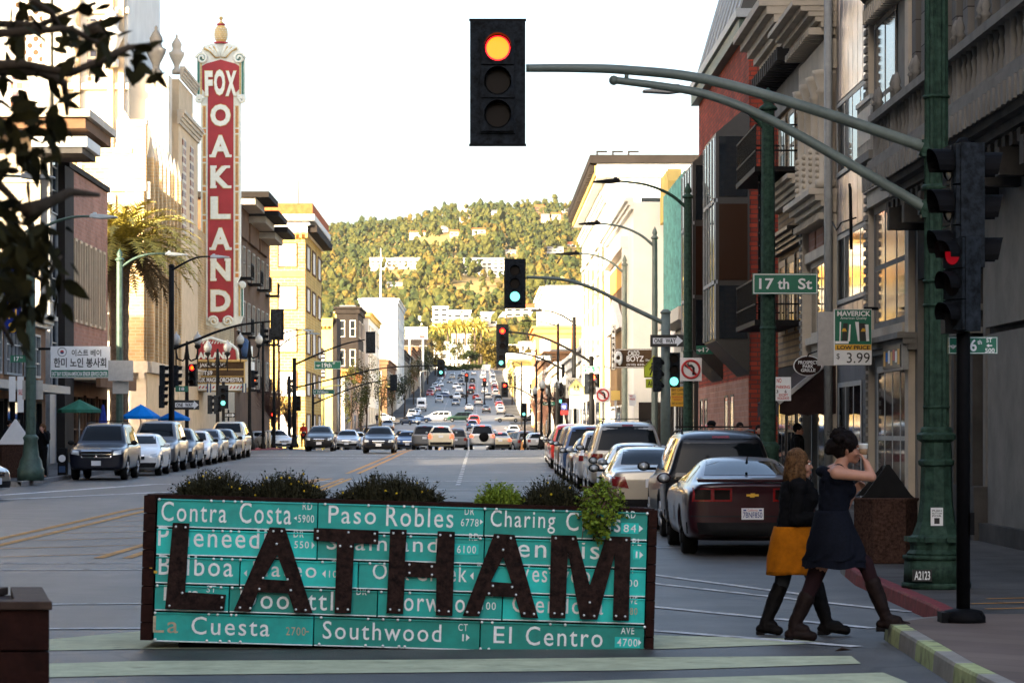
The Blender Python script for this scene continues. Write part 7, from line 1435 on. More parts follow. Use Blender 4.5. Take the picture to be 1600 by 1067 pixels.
# ---------------------------------------------------------------- signals, lamps, signs, street furniture
def disc(mb, c, r, m, n=20, y=0.0): mb.add([(c[0]+r*math.cos(2*math.pi*k/n), c[1]+y, c[2]+r*math.sin(2*math.pi*k/n)) for k in range(n)], [tuple(range(n))], m)
def head(parent, x, y, z, lit=None, front=True, s=1.0, plate=True, yaw=0.0, visor=True, core=.088, rim='lit_rim'):
    """three lens signal head centred at x,y,z; front=True looks at the camera"""
    def tr(v):
        vx, vy, vz = v; vx, vy, vz = vx*s, vy*s*(1 if front else -1), vz*s; c, q = math.cos(yaw), math.sin(yaw); return (x+vx*c-vy*q, y+vx*q+vy*c, z+vz)
    fr = lambda a, d, zz: tr((a, d, zz))
    b = MB(fr); b.box(-.19, .19, -.02, .20, -.55, .55, M['signal_black'])
    for k in (-1, 0, 1): b.box(-.175, .175, -.06, -.021, k*.36-.172, k*.36+.172, M['signal_black'])
    hd = b.build('signal_head', parent)
    if plate:
        b = MB(fr); b.box(-.30, .30, .02, .05, -.68, .68, M['signal_black']); b.box(-.31, .31, .015, .055, -.69, -.665, M['iron']); b.box(-.31, .31, .015, .055, .665, .69, M['iron']); b.build('backplate', hd)
    for k, nm in ((1, 'red'), (0, 'amber'), (-1, 'green')):
        b = MB(fr); on = nm == lit
        disc(b, (0, 0, k*.36), .135, M[{'red': rim, 'amber': 'lit_amber', 'green': 'lit_green'}[nm]] if on else M['lens_dark'], y=-.065)
        if on and nm == 'red': disc(b, (0, 0, k*.36), core, M['lit_amber'], y=-.068)
        if not on: b.tube([(.135*math.cos(i*.349), -.07, k*.36+.135*math.sin(i*.349)) for i in range(19)], .006, M['iron'], 4, cap=False)
        b.build('lens', hd)
        if visor:
            b = MB(fr); n = 12; vs = []; fs_ = []
            for i in range(n+1):
                q = math.pi*(-.12+1.24*i/n)
                for d_ in (-.06, -.26+.06*(abs(i-n/2)/(n/2))): vs.append((.145*math.cos(q), d_, k*.36+.145*math.sin(q)))
            b.add(vs, [(2*i, 2*i+1, 2*i+3, 2*i+2) for i in range(n)], M['black_metal']); b.build('visor', hd)
    return hd
def arm(parent, pts, r0, r1, m, n=10):
    """smooth tapered arm through points"""
    pts = [Vector(p) for p in pts]; out = []
    for i in range(len(pts)-1):
        p0 = pts[max(i-1, 0)]; p1 = pts[i]; p2 = pts[i+1]; p3 = pts[min(i+2, len(pts)-1)]
        for k in range(8):
            t = k/8; out.append(.5*((2*p1)+(p2-p0)*t+(2*p0-5*p1+4*p2-p3)*t*t+(3*p1-p0-3*p2+p3)*t**3))
    out.append(pts[-1]); N = len(out); b = MB(); b.tube(out, [r0+(r1-r0)*i/(N-1) for i in range(N)], M[m], n); return b.build('mast_arm', parent)
def px3(l, Y): return [tuple(P(x, y, Y)) for x, y in l]
# ---- the ornate green signal pole nearest on the right
YP = 29.75; xp = PX(1463, YP)
t = thing('traffic_signal', 'ornate fluted green signal pole with two long arms and red-lit signal over the street', 'traffic signal', (xp, YP, .15))
b = MB(); b.lathe([(.135, 1.55), (.125, 3.6), (.12, 7), (.115, 9.2)], (xp, YP, .15), M['green_iron'], 28, flute=.10); b.build('pole', t)
b = MB(); b.lathe([(.155, 0), (.155, .04), (.135, .06)], (xp, YP, 4.25), M['green_iron'], 20)
for z in (3.05, 3.3, 2.0, 5.2): b.lathe([(.136, 0), (.142, .015), (.136, .03)], (xp, YP, z), M['green_iron'], 20)
b.lathe([(.15, 0), (.165, .02), (.165, .07), (.15, .09)], (xp, YP, 1.72), M['green_iron'], 20); b.build('collar', t)
b = MB(); oct8 = lambda r0, z0, r1, z1: b.lathe([(r0, z0), (r1, z1)], (xp, YP, .15), M['green_iron'], 8)
oct8(.36, 0, .36, .06); oct8(.34, .06, .33, .30); oct8(.35, .30, .35, .34); b.lathe([(.30, .34), (.31, .36), (.27, .40), (.27, .44), (.285, .48), (.285, .52), (.25, .55), (.20, .68), (.17, .9), (.16, 1.25), (.185, 1.27), (.19, 1.31), (.165, 1.33), (.155, 1.5), (.2, 1.53), (.205, 1.58), (.15, 1.62)], (xp, YP, .15), M['green_iron'], 20, flute=.05)
for k in range(8):
    q = k*math.pi/4+.39; b.box(xp+.285*math.cos(q)-.05, xp+.285*math.cos(q)+.05, YP+.285*math.sin(q)-.05, YP+.285*math.sin(q)+.05, .63, .68, M['green_iron'])
b.build('base', t)
b = MB(fr_south(YP-.352)); put_text(b, 'A2123', xp-.28, xp-.12, .25, .34, .006, M['letter_white'], .02); b.box(xp-.30, xp-.10, -.002, .004, .235, .355, M['sign_black']); b.build('lettering', t)
arm(t, px3([(1447, 231), (1260, 168), (1100, 124), (980, 110), (900, 107), (822, 107)], YP-.02), .062, .042, 'pole_grey')
arm(t, px3([(1447, 326), (1330, 258), (1200, 186), (1110, 150), (1040, 136), (962, 126)], YP-.02), .058, .038, 'pole_grey')
b = MB(); b.ball(tuple(P(959, 126, YP)), .052, M['pole_grey']); b.tube(px3([(979, 112), (979, 128)], YP-.02), .022, M['pole_grey'], 8); b.tube([tuple(P(1440, 231, YP)), tuple(P(1462, 240, YP))], .09, M['green_iron'], 10); b.tube([tuple(P(1440, 323, YP)), tuple(P(1462, 332, YP))], .085, M['green_iron'], 10); b.build('clamp', t)
b = MB()
for z_ in (231, 326): b.box(xp-.16, xp-.10, YP-.07, YP+.07, PZ(z_+14, YP), PZ(z_-12, YP), M['green_iron'])
b.build('bracket', t)
head(t, PX(777.5, YP), YP-.12, PZ(131, YP), 'red', s=.95, core=.122)
b = MB(fr_south(YP-.20)); b.box(xp-.09, xp+.035, .0, .012, PZ(820, YP), PZ(792, YP), M['sign_white']); pb = b.build('push_button_sign', t); b = MB(fr_south(YP-.212)); b.box(xp-.055, xp+.0, .0, .003, PZ(817, YP), PZ(808, YP), M['sign_black'])
for y, s_ in ((797, 'PUSH'), (801, 'BUTTON'), (805, 'FOR')): put_text(b, s_, xp-.075, xp+.02, PZ(y+1.2, YP), PZ(y-1.6, YP), .003, M['sign_black'], .02)
b.build('lettering', pb)
# ---- the slim black signal pole on the kerb
YB = 24.3; xb = PX(1505, YB); t = thing('traffic_signal', 'slim black signal pole on a rubber foot at the corner, hooded red signal', 'traffic signal', (xb, YB, .15))
b = MB(); b.tube([(xb, YB, .25), (xb, YB, 4.15)], .058, M['black_metal'], 14); b.ball((xb, YB, 4.17), .07, M['black_metal']); b.build('pole', t); b = MB(); b.lathe([(.19, 0), (.19, .05), (.16, .10), (.08, .12)], (xb, YB, .15), M['black_metal'], 16, sx=1.0); b.box(xb-.2, xb+.14, YB-.12, YB+.12, .151, .24, M['black_metal']); b.build('base', t)
head(t, PX(1494, YB), YB+.02, PZ(322, YB), None, s=.95, plate=False, yaw=-1.38)
head(t, PX(1492, YB), YB-.10, PZ(445, YB), 'red', s=.72, plate=False, yaw=-1.05, core=.0001, rim='lit_dim')
head(t, xb+.10, YB+.12, PZ(330, YB), None, s=1.0, plate=False, yaw=1.5)
b = MB(); b.box(xb-.17, xb-.01, YB-.12, YB+.13, PZ(521, YB), PZ(490, YB), M['black_metal']); b.build('pedestrian_signal', t); b = MB(); b.box(xb+.05, xb+.085, YB-.06, YB+.06, PZ(835, YB), PZ(800, YB), M['black_metal']); b.build('push_button', t)
# ---- street name signs etc.
def blade(label, px0, px1, py0, py1, Y, texts, m='sign_green', border=True, name='street_sign', cat='sign', post=None, tm='sign_white', thick=.03, group=None, arrow=None, tree=None):
    t = thing(name, label, cat, P((px0+px1)/2, py1, Y), group); fr = fr_south(Y)
    b = MB(fr); b.box(PX(px0, Y), PX(px1, Y), -thick, 0, PZ(py1, Y), PZ(py0, Y), M[m]); pn = b.build('panel', t)
    e = (px1-px0)*.012*Y/F if (px1-px0) > (py1-py0) else (py1-py0)*.012*Y/F; x0, x1, z0, z1 = PX(px0, Y), PX(px1, Y), PZ(py1, Y), PZ(py0, Y)
    if border:
        b = MB(fr)
        for q in ((x0+e, x1-e, z0+e, z0+2*e), (x0+e, x1-e, z1-2*e, z1-e), (x0+e, x0+2*e, z0+2*e, z1-2*e), (x1-2*e, x1-e, z0+2*e, z1-2*e)): b.box(q[0], q[1], .001, .004, q[2], q[3], M[tm])
        b.build('border', pn)
    b = MB(fr)
    for tx in texts:
        s_, a0, a1, y0, y1 = tx[:5]; put_text(b, s_, PX(a0, Y), PX(a1, Y), PZ(y1, Y), PZ(y0, Y), .006, M[tx[5] if len(tx) > 5 else tm], .02)
    if arrow: b.quad([(PX(x, Y), .006, PZ(y, Y)) for x, y in arrow], M[tm])
    if tree:
        cx, cy, r = tree
        for k in range(-2, 3): b.tube([(PX(cx, Y), .006, PZ(cy+r*.5, Y)), (PX(cx+k*r*.3, Y), .006, PZ(cy-r*.1, Y)), (PX(cx+k*r*.45, Y), .006, PZ(cy-r*.35+abs(k)*r*.2, Y))], r*.09*Y/F, M[tm], 5)
    if b.f: b.build('lettering', pn)
    if post:
        b = MB()
        for q in post: b.tube([tuple(P(x, y, Y+.08)) for x, y in q[0]], q[1], M[q[2]], 8)
        b.build('post', t)
    return t
YL = 58.0
blade('large green 17th St sign hung on the green lamp pole', 1176, 1278, 427, 460, YL-.25, [('17', 1186, 1209, 435, 452), ('th', 1215, 1233, 435, 452), ('St', 1247, 1269, 435, 452)])
blade('green 16th St 500 blade behind the slim black pole', 1482, 1559, 526, 553, 24.55, [('16', 1508, 1526, 530, 549), ('th', 1527, 1534, 531, 538), ('ST', 1541, 1550, 528, 535), ('500', 1539, 1554, 544, 551)], arrow=[(1541, 540), (1545, 537), (1545, 539), (1550, 539), (1550, 541), (1545, 541), (1545, 543)], tree=(1489, 541, 8))
blade('small green 17th St 500 blade behind the no turn sign', 1088, 1122, 540, 553, 87.6, [('17', 1098, 1109, 543, 550), ('th', 1110, 1113, 542, 545), ('ST', 1115, 1119, 541, 544), ('500', 1114, 1120, 548, 551)], border=False, tree=(1093, 547, 5))
blade('green 17 blade on the left lamp post', 16, 44, 555, 566, 88.0, [('17', 22, 30, 557, 564), ('TH', 31, 35, 557, 560)], border=False)
blade('green 18th blade on the left signal pole by the theatre', 274, 294, 603, 612, 127.7, [('18', 280, 288, 605, 610)], border=False)
blade('green 19th sign hanging on the left of the far crossing', 491, 533, 564, 577, 182, [('19th', 503, 518, 567, 574), ('ST', 520, 524, 566, 569)], tree=(497, 571, 4), post=[([(533, 552), (533, 571)], .06, 'iron')])
blade('green William blade with two arrows on the left', 489, 523, 608, 616, 240, [('William', 495, 513, 610, 614.5)], arrow=[(490.5, 612), (493, 610), (493, 614)])
blade('green 19th St sign right of the school sign', 910, 939, 572, 582, 135.6, [('19th St', 912.5, 936, 574, 580)])
blade('tiny green William blade far right of the street', 848, 867, 628, 633, 238, [('William', 850, 864, 629, 632)], border=False)
# one way (right)
def oneway(label, px0, px1, py0, py1, Y, post=None, frm=True):
    t = blade(label, px0, px1, py0, py1, Y, [], 'sign_black', False, name='one_way_sign', post=post); fr = fr_south(Y-.001); w_ = px1-px0; h_ = py1-py0; d = lambda f: PX(px0+w_*f, Y); zz = lambda f: PZ(py0+h_*f, Y)
    b = MB(fr); b.prism([(d(.08), zz(.26)), (d(.80), zz(.26)), (d(.80), zz(.06)), (d(.985), zz(.5)), (d(.80), zz(.94)), (d(.80), zz(.74)), (d(.08), zz(.74))], .001, .004, M['sign_white']); b.build('arrow', t)
    b = MB(fr); put_text(b, 'ONE', d(.12), d(.38), zz(.70), zz(.31), .006, M['sign_black'], .03); put_text(b, 'WAY', d(.46), d(.77), zz(.70), zz(.31), .006, M['sign_black'], .03); b.build('lettering', t)
oneway('large black one way sign on the green signal pole at 17th Street', 1016, 1068, 523, 542, 81.3); oneway('black one way sign low on the left signal pole', 270.5, 311, 625, 640, 127.6)
oneway('tiny one way sign under the theatre marquee', 347, 367, 645, 652, 175, [([(357, 640), (357, 700)], .05, 'iron')])
# warning signs on the lamp post at 17th
YW = 86.6
def poly_sign(label, pts, Y, m, name='warning_sign', edge='sign_black', fig=None, fm='sign_black'):
    t = thing(name, label, 'sign', P(sum(p[0] for p in pts)/len(pts), max(p[1] for p in pts), Y)); fr = fr_south(Y); b = MB(fr); b.prism([(PX(x, Y), PZ(y, Y)) for x, y in pts], -.02, 0, M[m]); b.build('panel', t)
    cx = sum(p[0] for p in pts)/len(pts); cy = sum(p[1] for p in pts)/len(pts); b = MB(fr); q = [(cx+(x-cx)*.93, cy+(y-cy)*.93) for x, y in pts]; b.tube([(PX(x, Y), .004, PZ(y, Y)) for x, y in q+q[:1]], .010, M[edge], 4)
    for (fx_, fy, s_) in fig or []:                # walking figure
        w_ = lambda x, y: (PX(fx_+x*s_, Y), .006, PZ(fy+y*s_, Y))
        b.ball(w_(0, -7.5), 1.5*s_*Y/F, M[fm], sy=.2); b.tube([w_(0, -5.5), w_(.2, 0)], 1.5*s_*Y/F, M[fm], 6); b.tube([w_(0, 0), w_(2.2, 4), w_(3, 8)], .85*s_*Y/F, M[fm], 6); b.tube([w_(0, 0), w_(-1.2, 4), w_(-3.2, 8)], .85*s_*Y/F, M[fm], 6); b.tube([w_(0, -4.6), w_(-2.6, -1.5), w_(-3.6, .8)], .6*s_*Y/F, M[fm], 6); b.tube([w_(0, -4.6), w_(2.6, -2), w_(3.8, -2.4)], .6*s_*Y/F, M[fm], 6)
    b.build('symbol', t); return t
poly_sign('yellow green pedestrian crossing sign with walking figure above the AHEAD plate', [(1006, 590), (1006, 573), (1022, 555), (1038, 573), (1038, 590)], YW, 'sign_yellow', fig=[(1019, 577, 1.15)])
blade('yellow green AHEAD plate under the pedestrian sign', 1009, 1039, 592, 606, YW, [('AHEAD', 1012, 1037, 595, 603, 'sign_black')], 'sign_yellow', True, name='warning_plate', tm='sign_black')
poly_sign('bright pale yellow school crossing sign with two figures, far right pavement', [(889, 617), (889, 604), (900, 592), (913, 604), (913, 617)], 140, 'school_yellow', fig=[(898, 606, .5), (903, 606, .65)])
blade('white plate below the school crossing sign', 890, 912, 618, 638, 140.1, [], 'sign_white', False, name='blank_plate', post=[([(895, 638), (895, 690)], .05, 'galv'), ([(906, 620), (906, 700)], .04, 'galv')])
# no left turn
def noturn(label, cx, cy, hw, hh, Y, post=None):
    t = blade(label, cx-hw, cx+hw, cy-hh, cy+hh, Y, [], 'sign_white', False, name='no_turn_sign', post=post); fr = fr_south(Y-.001); b = MB(fr); r = hw*.80; C_ = lambda q, rr: (PX(cx+rr*math.cos(q), Y), .006, PZ(cy+rr*math.sin(q), Y)); wd_r = hw*.11*Y/F
    b.tube([(PX(cx+hw*.25, Y), .003, PZ(cy+hw*.5, Y)), (PX(cx+hw*.25, Y), .003, PZ(cy-hw*.15, Y)), (PX(cx+hw*.05, Y), .003, PZ(cy-hw*.32, Y)), (PX(cx-hw*.3, Y), .003, PZ(cy-hw*.32, Y))], wd_r*1.1, M['sign_black'], 6); b.quad([(PX(cx-hw*.62, Y), .004, PZ(cy-hw*.32, Y)), (PX(cx-hw*.2, Y), .004, PZ(cy-hw*.62, Y)), (PX(cx-hw*.2, Y), .004, PZ(cy-hw*.02, Y))], M['sign_black'])
    b.tube([C_(i*math.pi/16, r) for i in range(33)], wd_r, M['sign_red'], 6); b.tube([C_(-2.36, r), C_(.78, r)], wd_r*.9, M['sign_red'], 6); b.build('symbol', t)
noturn('white no left turn sign on the 17th Street corner pole', 1079.5, 577, 17, 18, 87.7); noturn('white no left turn sign further down the right pavement', 942, 617, 11, 12, 118, [([(942, 629), (942, 700)], .05, 'galv')])
blade('no parking sign with red heading on the nearer green lamp pole', 1212, 1236, 589, 626, 57.75, [('NO', 1213.5, 1221, 591, 598, 'sign_red'), ('PARKING', 1213, 1234, 602, 607, 'sign_red'), ('3', 1213, 1216, 609, 614, 'sign_black'), ('6', 1226, 1229, 609, 614, 'sign_black'), ('EXCEPT', 1217, 1231, 615, 619, 'sign_red'), ('HOLIDAYS', 1215, 1233, 620, 624, 'sign_red')], 'sign_white', False, name='parking_sign')
blade('white no parking sign on the third lamp post of the right pavement', 983, 994, 616, 634, 106, [('NO', 984, 988, 617, 620, 'sign_red'), ('PARK', 984, 993, 622, 625, 'sign_red')], 'sign_white', False, name='parking_sign')
blade('grey NO BIKE sign behind the school crossing sign', 884, 909, 590, 622, 150, [('NO', 888, 899, 593, 600, 'sign_black'), ('B', 886, 890, 605, 610, 'sign_black')], 'sign_back', False, name='parking_sign', post=[([(897, 585), (897, 695)], .05, 'iron')])
blade('yellow hanging cafe board listing coffee, sandwiches and rolls', 1048, 1070, 604, 635, 95.0, [('EAT CAFE', 1049.5, 1068, 607, 611, 'sign_black'), ('HOT COFFEE', 1050, 1068, 614, 617, 'sign_black'), ('SANDWICHES', 1050, 1068, 619, 621.5, 'sign_red'), ('ROLLS', 1053, 1065, 623, 625.5, 'sign_red'), ('EAT & LUNCH', 1050, 1068, 628.5, 631.5, 'sign_black')], 'amber', False, name='cafe_sign', post=[([(1059, 604), (1059, 598), (1085, 598)], .02, 'iron')])
# shop signs on the right
YV = 53.3
t = blade('projecting shop sign with LOW PRICE band and 3.99 price, between the cream fronts', 1304, 1362, 483, 570, YV, [], 'sign_white', False, name='price_sign', thick=.12, post=[([(1350, 482), (1372, 482)], .03, 'iron')]); fr = fr_south(YV-.001)
b = MB(fr); b.box(PX(1304.5, YV), PX(1361.5, YV), .0, .006, PZ(538, YV), PZ(484, YV), M['sign_green']); b.box(PX(1304.5, YV), PX(1361.5, YV), .0, .006, PZ(547, YV), PZ(538.3, YV), M['amber'])
b.build('colour_panel', t); b = MB(fr)
put_text(b, 'MAVERICK', PX(1308, YV), PX(1360, YV), PZ(494, YV), PZ(486, YV), .009, M['sign_white'], .03); put_text(b, 'American Quality', PX(1313, YV), PX(1354, YV), PZ(500, YV), PZ(495, YV), .009, M['sign_white']); put_text(b, 'LOW PRICE', PX(1308, YV), PX(1359, YV), PZ(546, YV), PZ(540, YV), .009, M['sign_black'], .03); put_text(b, '$', PX(1307, YV), PX(1312, YV), PZ(562, YV), PZ(552, YV), .006, M['sign_black']); put_text(b, '3.99', PX(1323, YV), PX(1359, YV), PZ(567, YV), PZ(551, YV), .006, M['sign_black'])
for x in (1309, 1339):                             # two tilted open packs
    for k, (dx, w_) in enumerate(((0, 4), (5.5, 9), (15, 4))):
        mm = 'sign_white' if k != 1 else 'sign_black'; tl = (-3 if x < 1320 else 3); b.prism([(PX(x+dx+(2 if k == 0 else 0)-tl*.2, YV), PZ(533, YV)), (PX(x+dx+w_, YV), PZ(533, YV)), (PX(x+dx+w_-tl*.4, YV), PZ(503+2*k, YV)), (PX(x+dx-tl, YV), PZ(503+2*k, YV))], .007, .009, M[mm])
    b.prism([(PX(x+6, YV), PZ(518, YV)), (PX(x+14, YV), PZ(518, YV)), (PX(x+12, YV), PZ(513, YV)), (PX(x+8, YV), PZ(513, YV))], .009, .011, M['amber'])
b.box(PX(1305, YV), PX(1326, YV), .007, .009, PZ(537, YV), PZ(533, YV), M['sign_white']); b.build('lettering', t)
t = blade('pale unlit sign box behind the price sign', 1278, 1306, 487, 571, 56.6, [], 'canvas_grey', False, name='sign_box', thick=.1)
YG = 60.2; t = thing('oval_sign', 'oval maroon restaurant sign hanging from an iron bracket above the awning', 'sign', P(1262, 588, YG)); fr = fr_south(YG)
def oval(mb, rx, ry, d, m): mb.prism([(PX(1262, YG)+rx*math.cos(k*math.pi/16), PZ(571.5, YG)+ry*math.sin(k*math.pi/16)) for k in range(32)], d-.02, d, M[m])
b = MB(fr); oval(b, .30, .215, .0, 'sign_white'); b.build('rim', t); b = MB(fr); oval(b, .28, .195, .025, 'awning'); b.build('panel', t); b = MB(fr)
for s_, x0, x1, y0, y1 in (('PROSPECT', 1247, 1278, 563.5, 569), ('PARK', 1254, 1271, 569.8, 575), ('GRILLE', 1251, 1274, 576, 581)): put_text(b, s_, PX(x0, YG), PX(x1, YG), PZ(y1, YG), PZ(y0, YG), .03, M['sign_white'], .03)
b.build('lettering', t); b = MB(); b.tube([tuple(P(1262, 557, YG)), tuple(P(1264, 553, YG)), tuple(P(1285, 546, YG)), tuple(P(1295, 550, YG))], .015, M['iron'], 5); b.build('bracket', t)
YC = 150.1; t = blade('wide dark shop sign with white script lettering on the white front', 961, 1026, 545, 575, 112.05, [('CADD', 981, 999, 548, 556), ('BOYZ', 979, 1006, 556, 565), ('Design', 1009, 1022, 561, 565), ('(510) 633-1290', 979, 1022, 568, 572)], 'brown_panel', True, name='shop_sign'); b = MB(fr_south(112.0))
for k in range(5): b.tube([(PX(966+5*math.cos(q*.6+k), 112), .01, PZ(560+(4+k*1.6)*math.sin(q*.6+k), 112)) for q in range(7)], .05, M['sign_white'], 5)
b.build('emblem', t)
t = blade('narrow black vertical sign with stacked white letters on the white front', 955, 962, 508, 578, 126, [(c_, 956.6, 960.4, 511+i*9.4, 517+i*9.4) for i, c_ in enumerate('RISANNE')], 'sign_black', True, name='vertical_sign', tm='sign_white')
blade('tan box sign low on the right pavement', 955, 969, 610, 625, 117, [], 'yellow_wall', False, name='sign_box', post=[([(962, 625), (962, 692)], .05, 'galv')])
blade('black shop sign with white letters over the far right pavement', 836, 862, 554, 564, 300, [('MILK BAR', 838, 860, 556, 562)], 'sign_black', False, name='shop_sign', post=[([(862, 558), (868, 558)], .05, 'iron')])
blade('red and blue interstate route shield sign on the far right pavement', 877, 886, 630, 640, 170, [('980', 879, 884, 633, 638)], 'umbrella_navy', True, name='route_sign', post=[([(881, 640), (881, 690)], .05, 'galv')])
blade('red plate below the route shield', 876, 888, 641, 648, 170, [], 'sign_red', False, name='route_plate')
# Korean senior centre sign on the left
YK = 112; t = blade('white Korean senior center sign with round emblem projecting over the left pavement', 79, 171, 541, 590, YK, [('이스트 베이', 112, 158, 546, 556.5, 'sign_black'), ('한미 노인 봉사회', 84, 166, 559, 574, 'sign_black')], 'sign_white', False, name='shop_sign', thick=.25); fr = fr_south(YK-.001)
b = MB(fr); b.box(PX(80, YK), PX(170, YK), .0, .006, PZ(589, YK), PZ(578, YK), M['sign_green']); b.build('green_band', t); b = MB(fr); put_text(b, 'EAST BAY KOREAN-AMERICAN SENIOR SERVICE CENTER', PX(81, YK), PX(168, YK), PZ(587.5, YK), PZ(580.5, YK), .009, M['sign_white'], .02); b.build('lettering', t)
b = MB(fr); disc(b, (PX(97, YK), .005, PZ(550, YK)), 7.5*YK/F, M['frame_grey']); disc(b, (PX(97, YK), .008, PZ(550, YK)), 6*YK/F, M['sign_white']); b.quad([(PX(97+3*math.cos(k*math.pi/8), YK), .011, PZ(550-3*math.sin(k*math.pi/8), YK)) for k in range(9)], M['sign_red']); b.quad([(PX(97+3*math.cos(k*math.pi/8), YK), .0112, PZ(550+3*math.sin(k*math.pi/8), YK)) for k in range(9)], M['fox_blue']); b.build('emblem', t)
b = MB(); b.tube([tuple(P(79, 545, YK+.1)), tuple(P(60, 545, YK+.1))], .05, M['iron'], 6); b.build('bracket', t)
blade('blank grey back of a large sign right of the Korean sign', 169, 208, 563, 595, 109.0, [], 'sign_back', False, name='back_turned_sign', thick=.03); blade('smaller grey sign back on the left lamp post', 35, 67, 594, 624, 88.3, [], 'sign_back', False, name='back_turned_sign'); blade('small grey sign back low on the second left lamp post', 176, 201, 596, 615, 109.3, [], 'sign_back', False, name='back_turned_sign')
t = blade('blue vertical LOANS banner with yellow letters at the left edge', 6, 33, 416, 521, 100, [(c_, 13, 26, 418+i*21.5, 434+i*21.5, 'amber') for i, c_ in enumerate('LOANS')], 'banner_blue', False, name='banner', thick=.05); b = MB(); b.tube([tuple(P(6, 418, 100.05)), tuple(P(-20, 418, 100.05))], .03, M['iron'], 6); b.build('bracket', t)
for px, lb in ((14, 'tattered white banner hanging left over the low shop'), (27, 'tattered white banner with red letters over the low shop')): blade(lb, px, px+10, 588 if px < 20 else 588, 627 if px < 20 else 644, 97.5, [('SALE', px+2, px+8, 608, 617, 'sign_red')] if px > 20 else [], 'sign_white', False, name='banner', thick=.01)
# ---- other traffic signals
def signal(label, pole_px, Y, top_py, arm_pts, heads, m='dull_green', r=.10, base_z=None, arm_r=(.07, .04), side=(), grp='mast arm signals along the street'):
    x = PX(pole_px, Y); z0 = (gz(Y)+.15) if base_z is None else base_z; t = thing('traffic_signal', label, 'traffic signal', (x, Y, z0), grp)
    b = MB(); b.tube([(x, Y, z0), (x, Y, PZ(top_py, Y))], [r*1.15, r], M[m], 12); b.lathe([(r*1.15, 0), (r*1.2, .04), (r*.6, .12)], (x, Y, PZ(top_py, Y)), M[m], 12); b.build('pole', t); b = MB(); b.lathe([(r*2.2, 0), (r*2.2, .2), (r*1.4, .35), (r*1.2, .7)], (x, Y, z0), M[m], 12); b.build('base', t)
    if arm_pts: arm(t, px3(arm_pts, Y), arm_r[0], arm_r[1], m)
    for px, py, lit, front, s_ in heads: head(t, PX(px, Y), Y-.1 if front else Y+.1, PZ(py, Y), lit, front, s_)
    for px, py, lit, front, yaw in side: head(t, PX(px, Y), Y, PZ(py, Y), lit, front, .9, False, yaw)
    return t
signal('green signal pole with green-lit head on a long arm at 17th Street', 1040, 81.6, 490, [(1040, 506), (985, 480), (930, 452), (880, 437), (822, 433)], [(804.5, 443.5, 'green', True, 1.02)], 'pole_grey', .13, side=[(1030, 585, None, True, 1.57), (1053, 578, 'green', True, 0)])
signal('dark signal pole with red-lit head on curved arm beyond 17th Street', 924, 135.8, 560, [(924, 566), (890, 546), (850, 528), (820, 521), (792, 519)], [(785, 529, 'red', True, .98)], 'iron', .11, side=[(919, 600, None, True, 1.57), (929, 600, 'red', True, -.5)])
signal('dark signal pole with green-lit head on curved arm, third along the right', 880, 183, 572, [(880, 577), (850, 562), (820, 553), (790, 550)], [(783, 558, 'green', True, 1.0)], 'iron', .10)
signal('slim post with red-lit head on thin arm far down the right', 838, 262, 620, [(838, 624), (820, 612), (805, 606), (793, 604)], [(788.5, 608.5, 'red', True, 1.0)], 'iron', .09)
signal('dark corner signal pole with long arm and back-turned head by the theatre', 268, 128, 417, [(268, 546), (300, 534), (340, 518), (380, 507), (424, 502)], [(433, 507, None, False, 1.0)], 'iron', .12, side=[(256, 588, None, True, 1.57), (277, 588, None, True, 1.57), (301, 586, 'red', True, -.35), (255, 620, None, True, 1.57)])
signal('dark signal pole with back-turned head on rising arm left of the black hatchback', 460, 184, 562, [(460, 570), (500, 552), (540, 537), (570, 531)], [(579, 535, None, False, 1.0)], 'iron', .13, side=[(453, 604, None, True, 1.57), (466, 630, None, True, 0)])
signal('dark signal pole with the longest left arm and green-lit head over the centre', 452, 214, 590, [(452, 608), (520, 592), (600, 575), (683, 571)], [(689, 575, 'green', True, .9)], 'iron', .11)
signal('dark signal pole with back-turned head on low arm, furthest left', 489, 242, 600, [(489, 631), (530, 614), (570, 600), (606, 593)], [(615, 598, None, False, 1.0)], 'iron', .10)
signal('thin post with green-lit head beside the parked row at the right', 820, 205, 640, None, [(818.5, 641, 'green', True, .75)], 'iron', .07)
signal('post with green-lit head under the theatre marquee', 349, 152, 600, None, [(349, 620, 'green', True, .9)], 'iron', .08, side=[(330, 632, None, True, 1.57), (340, 632, None, True, 1.57)])
signal('post with dark heads at the right end of the marquee', 411, 165, 505, None, [], 'iron', .07, side=[(413, 527, None, True, 1.2), (397, 592, 'amber', True, 1.4)])
signal('post with green-lit head at the far right pavement', 876, 190, 600, None, [(876, 620, 'green', True, .8)], 'iron', .08)
signal('low post with red pedestrian signal on the left corner', 427, 196, 640, None, [], 'iron', .08, side=[(427, 655, 'red', True, 0)])
signal('striped pole with red-lit head far up the middle of the street', 729, 640, 583, None, [(729, 590, 'red', True, 1.5)], 'iron', .15); signal('signal post with red-lit head far up at the right', 757, 640, 590, None, [(757, 597, 'red', True, 1.4)], 'iron', .12)
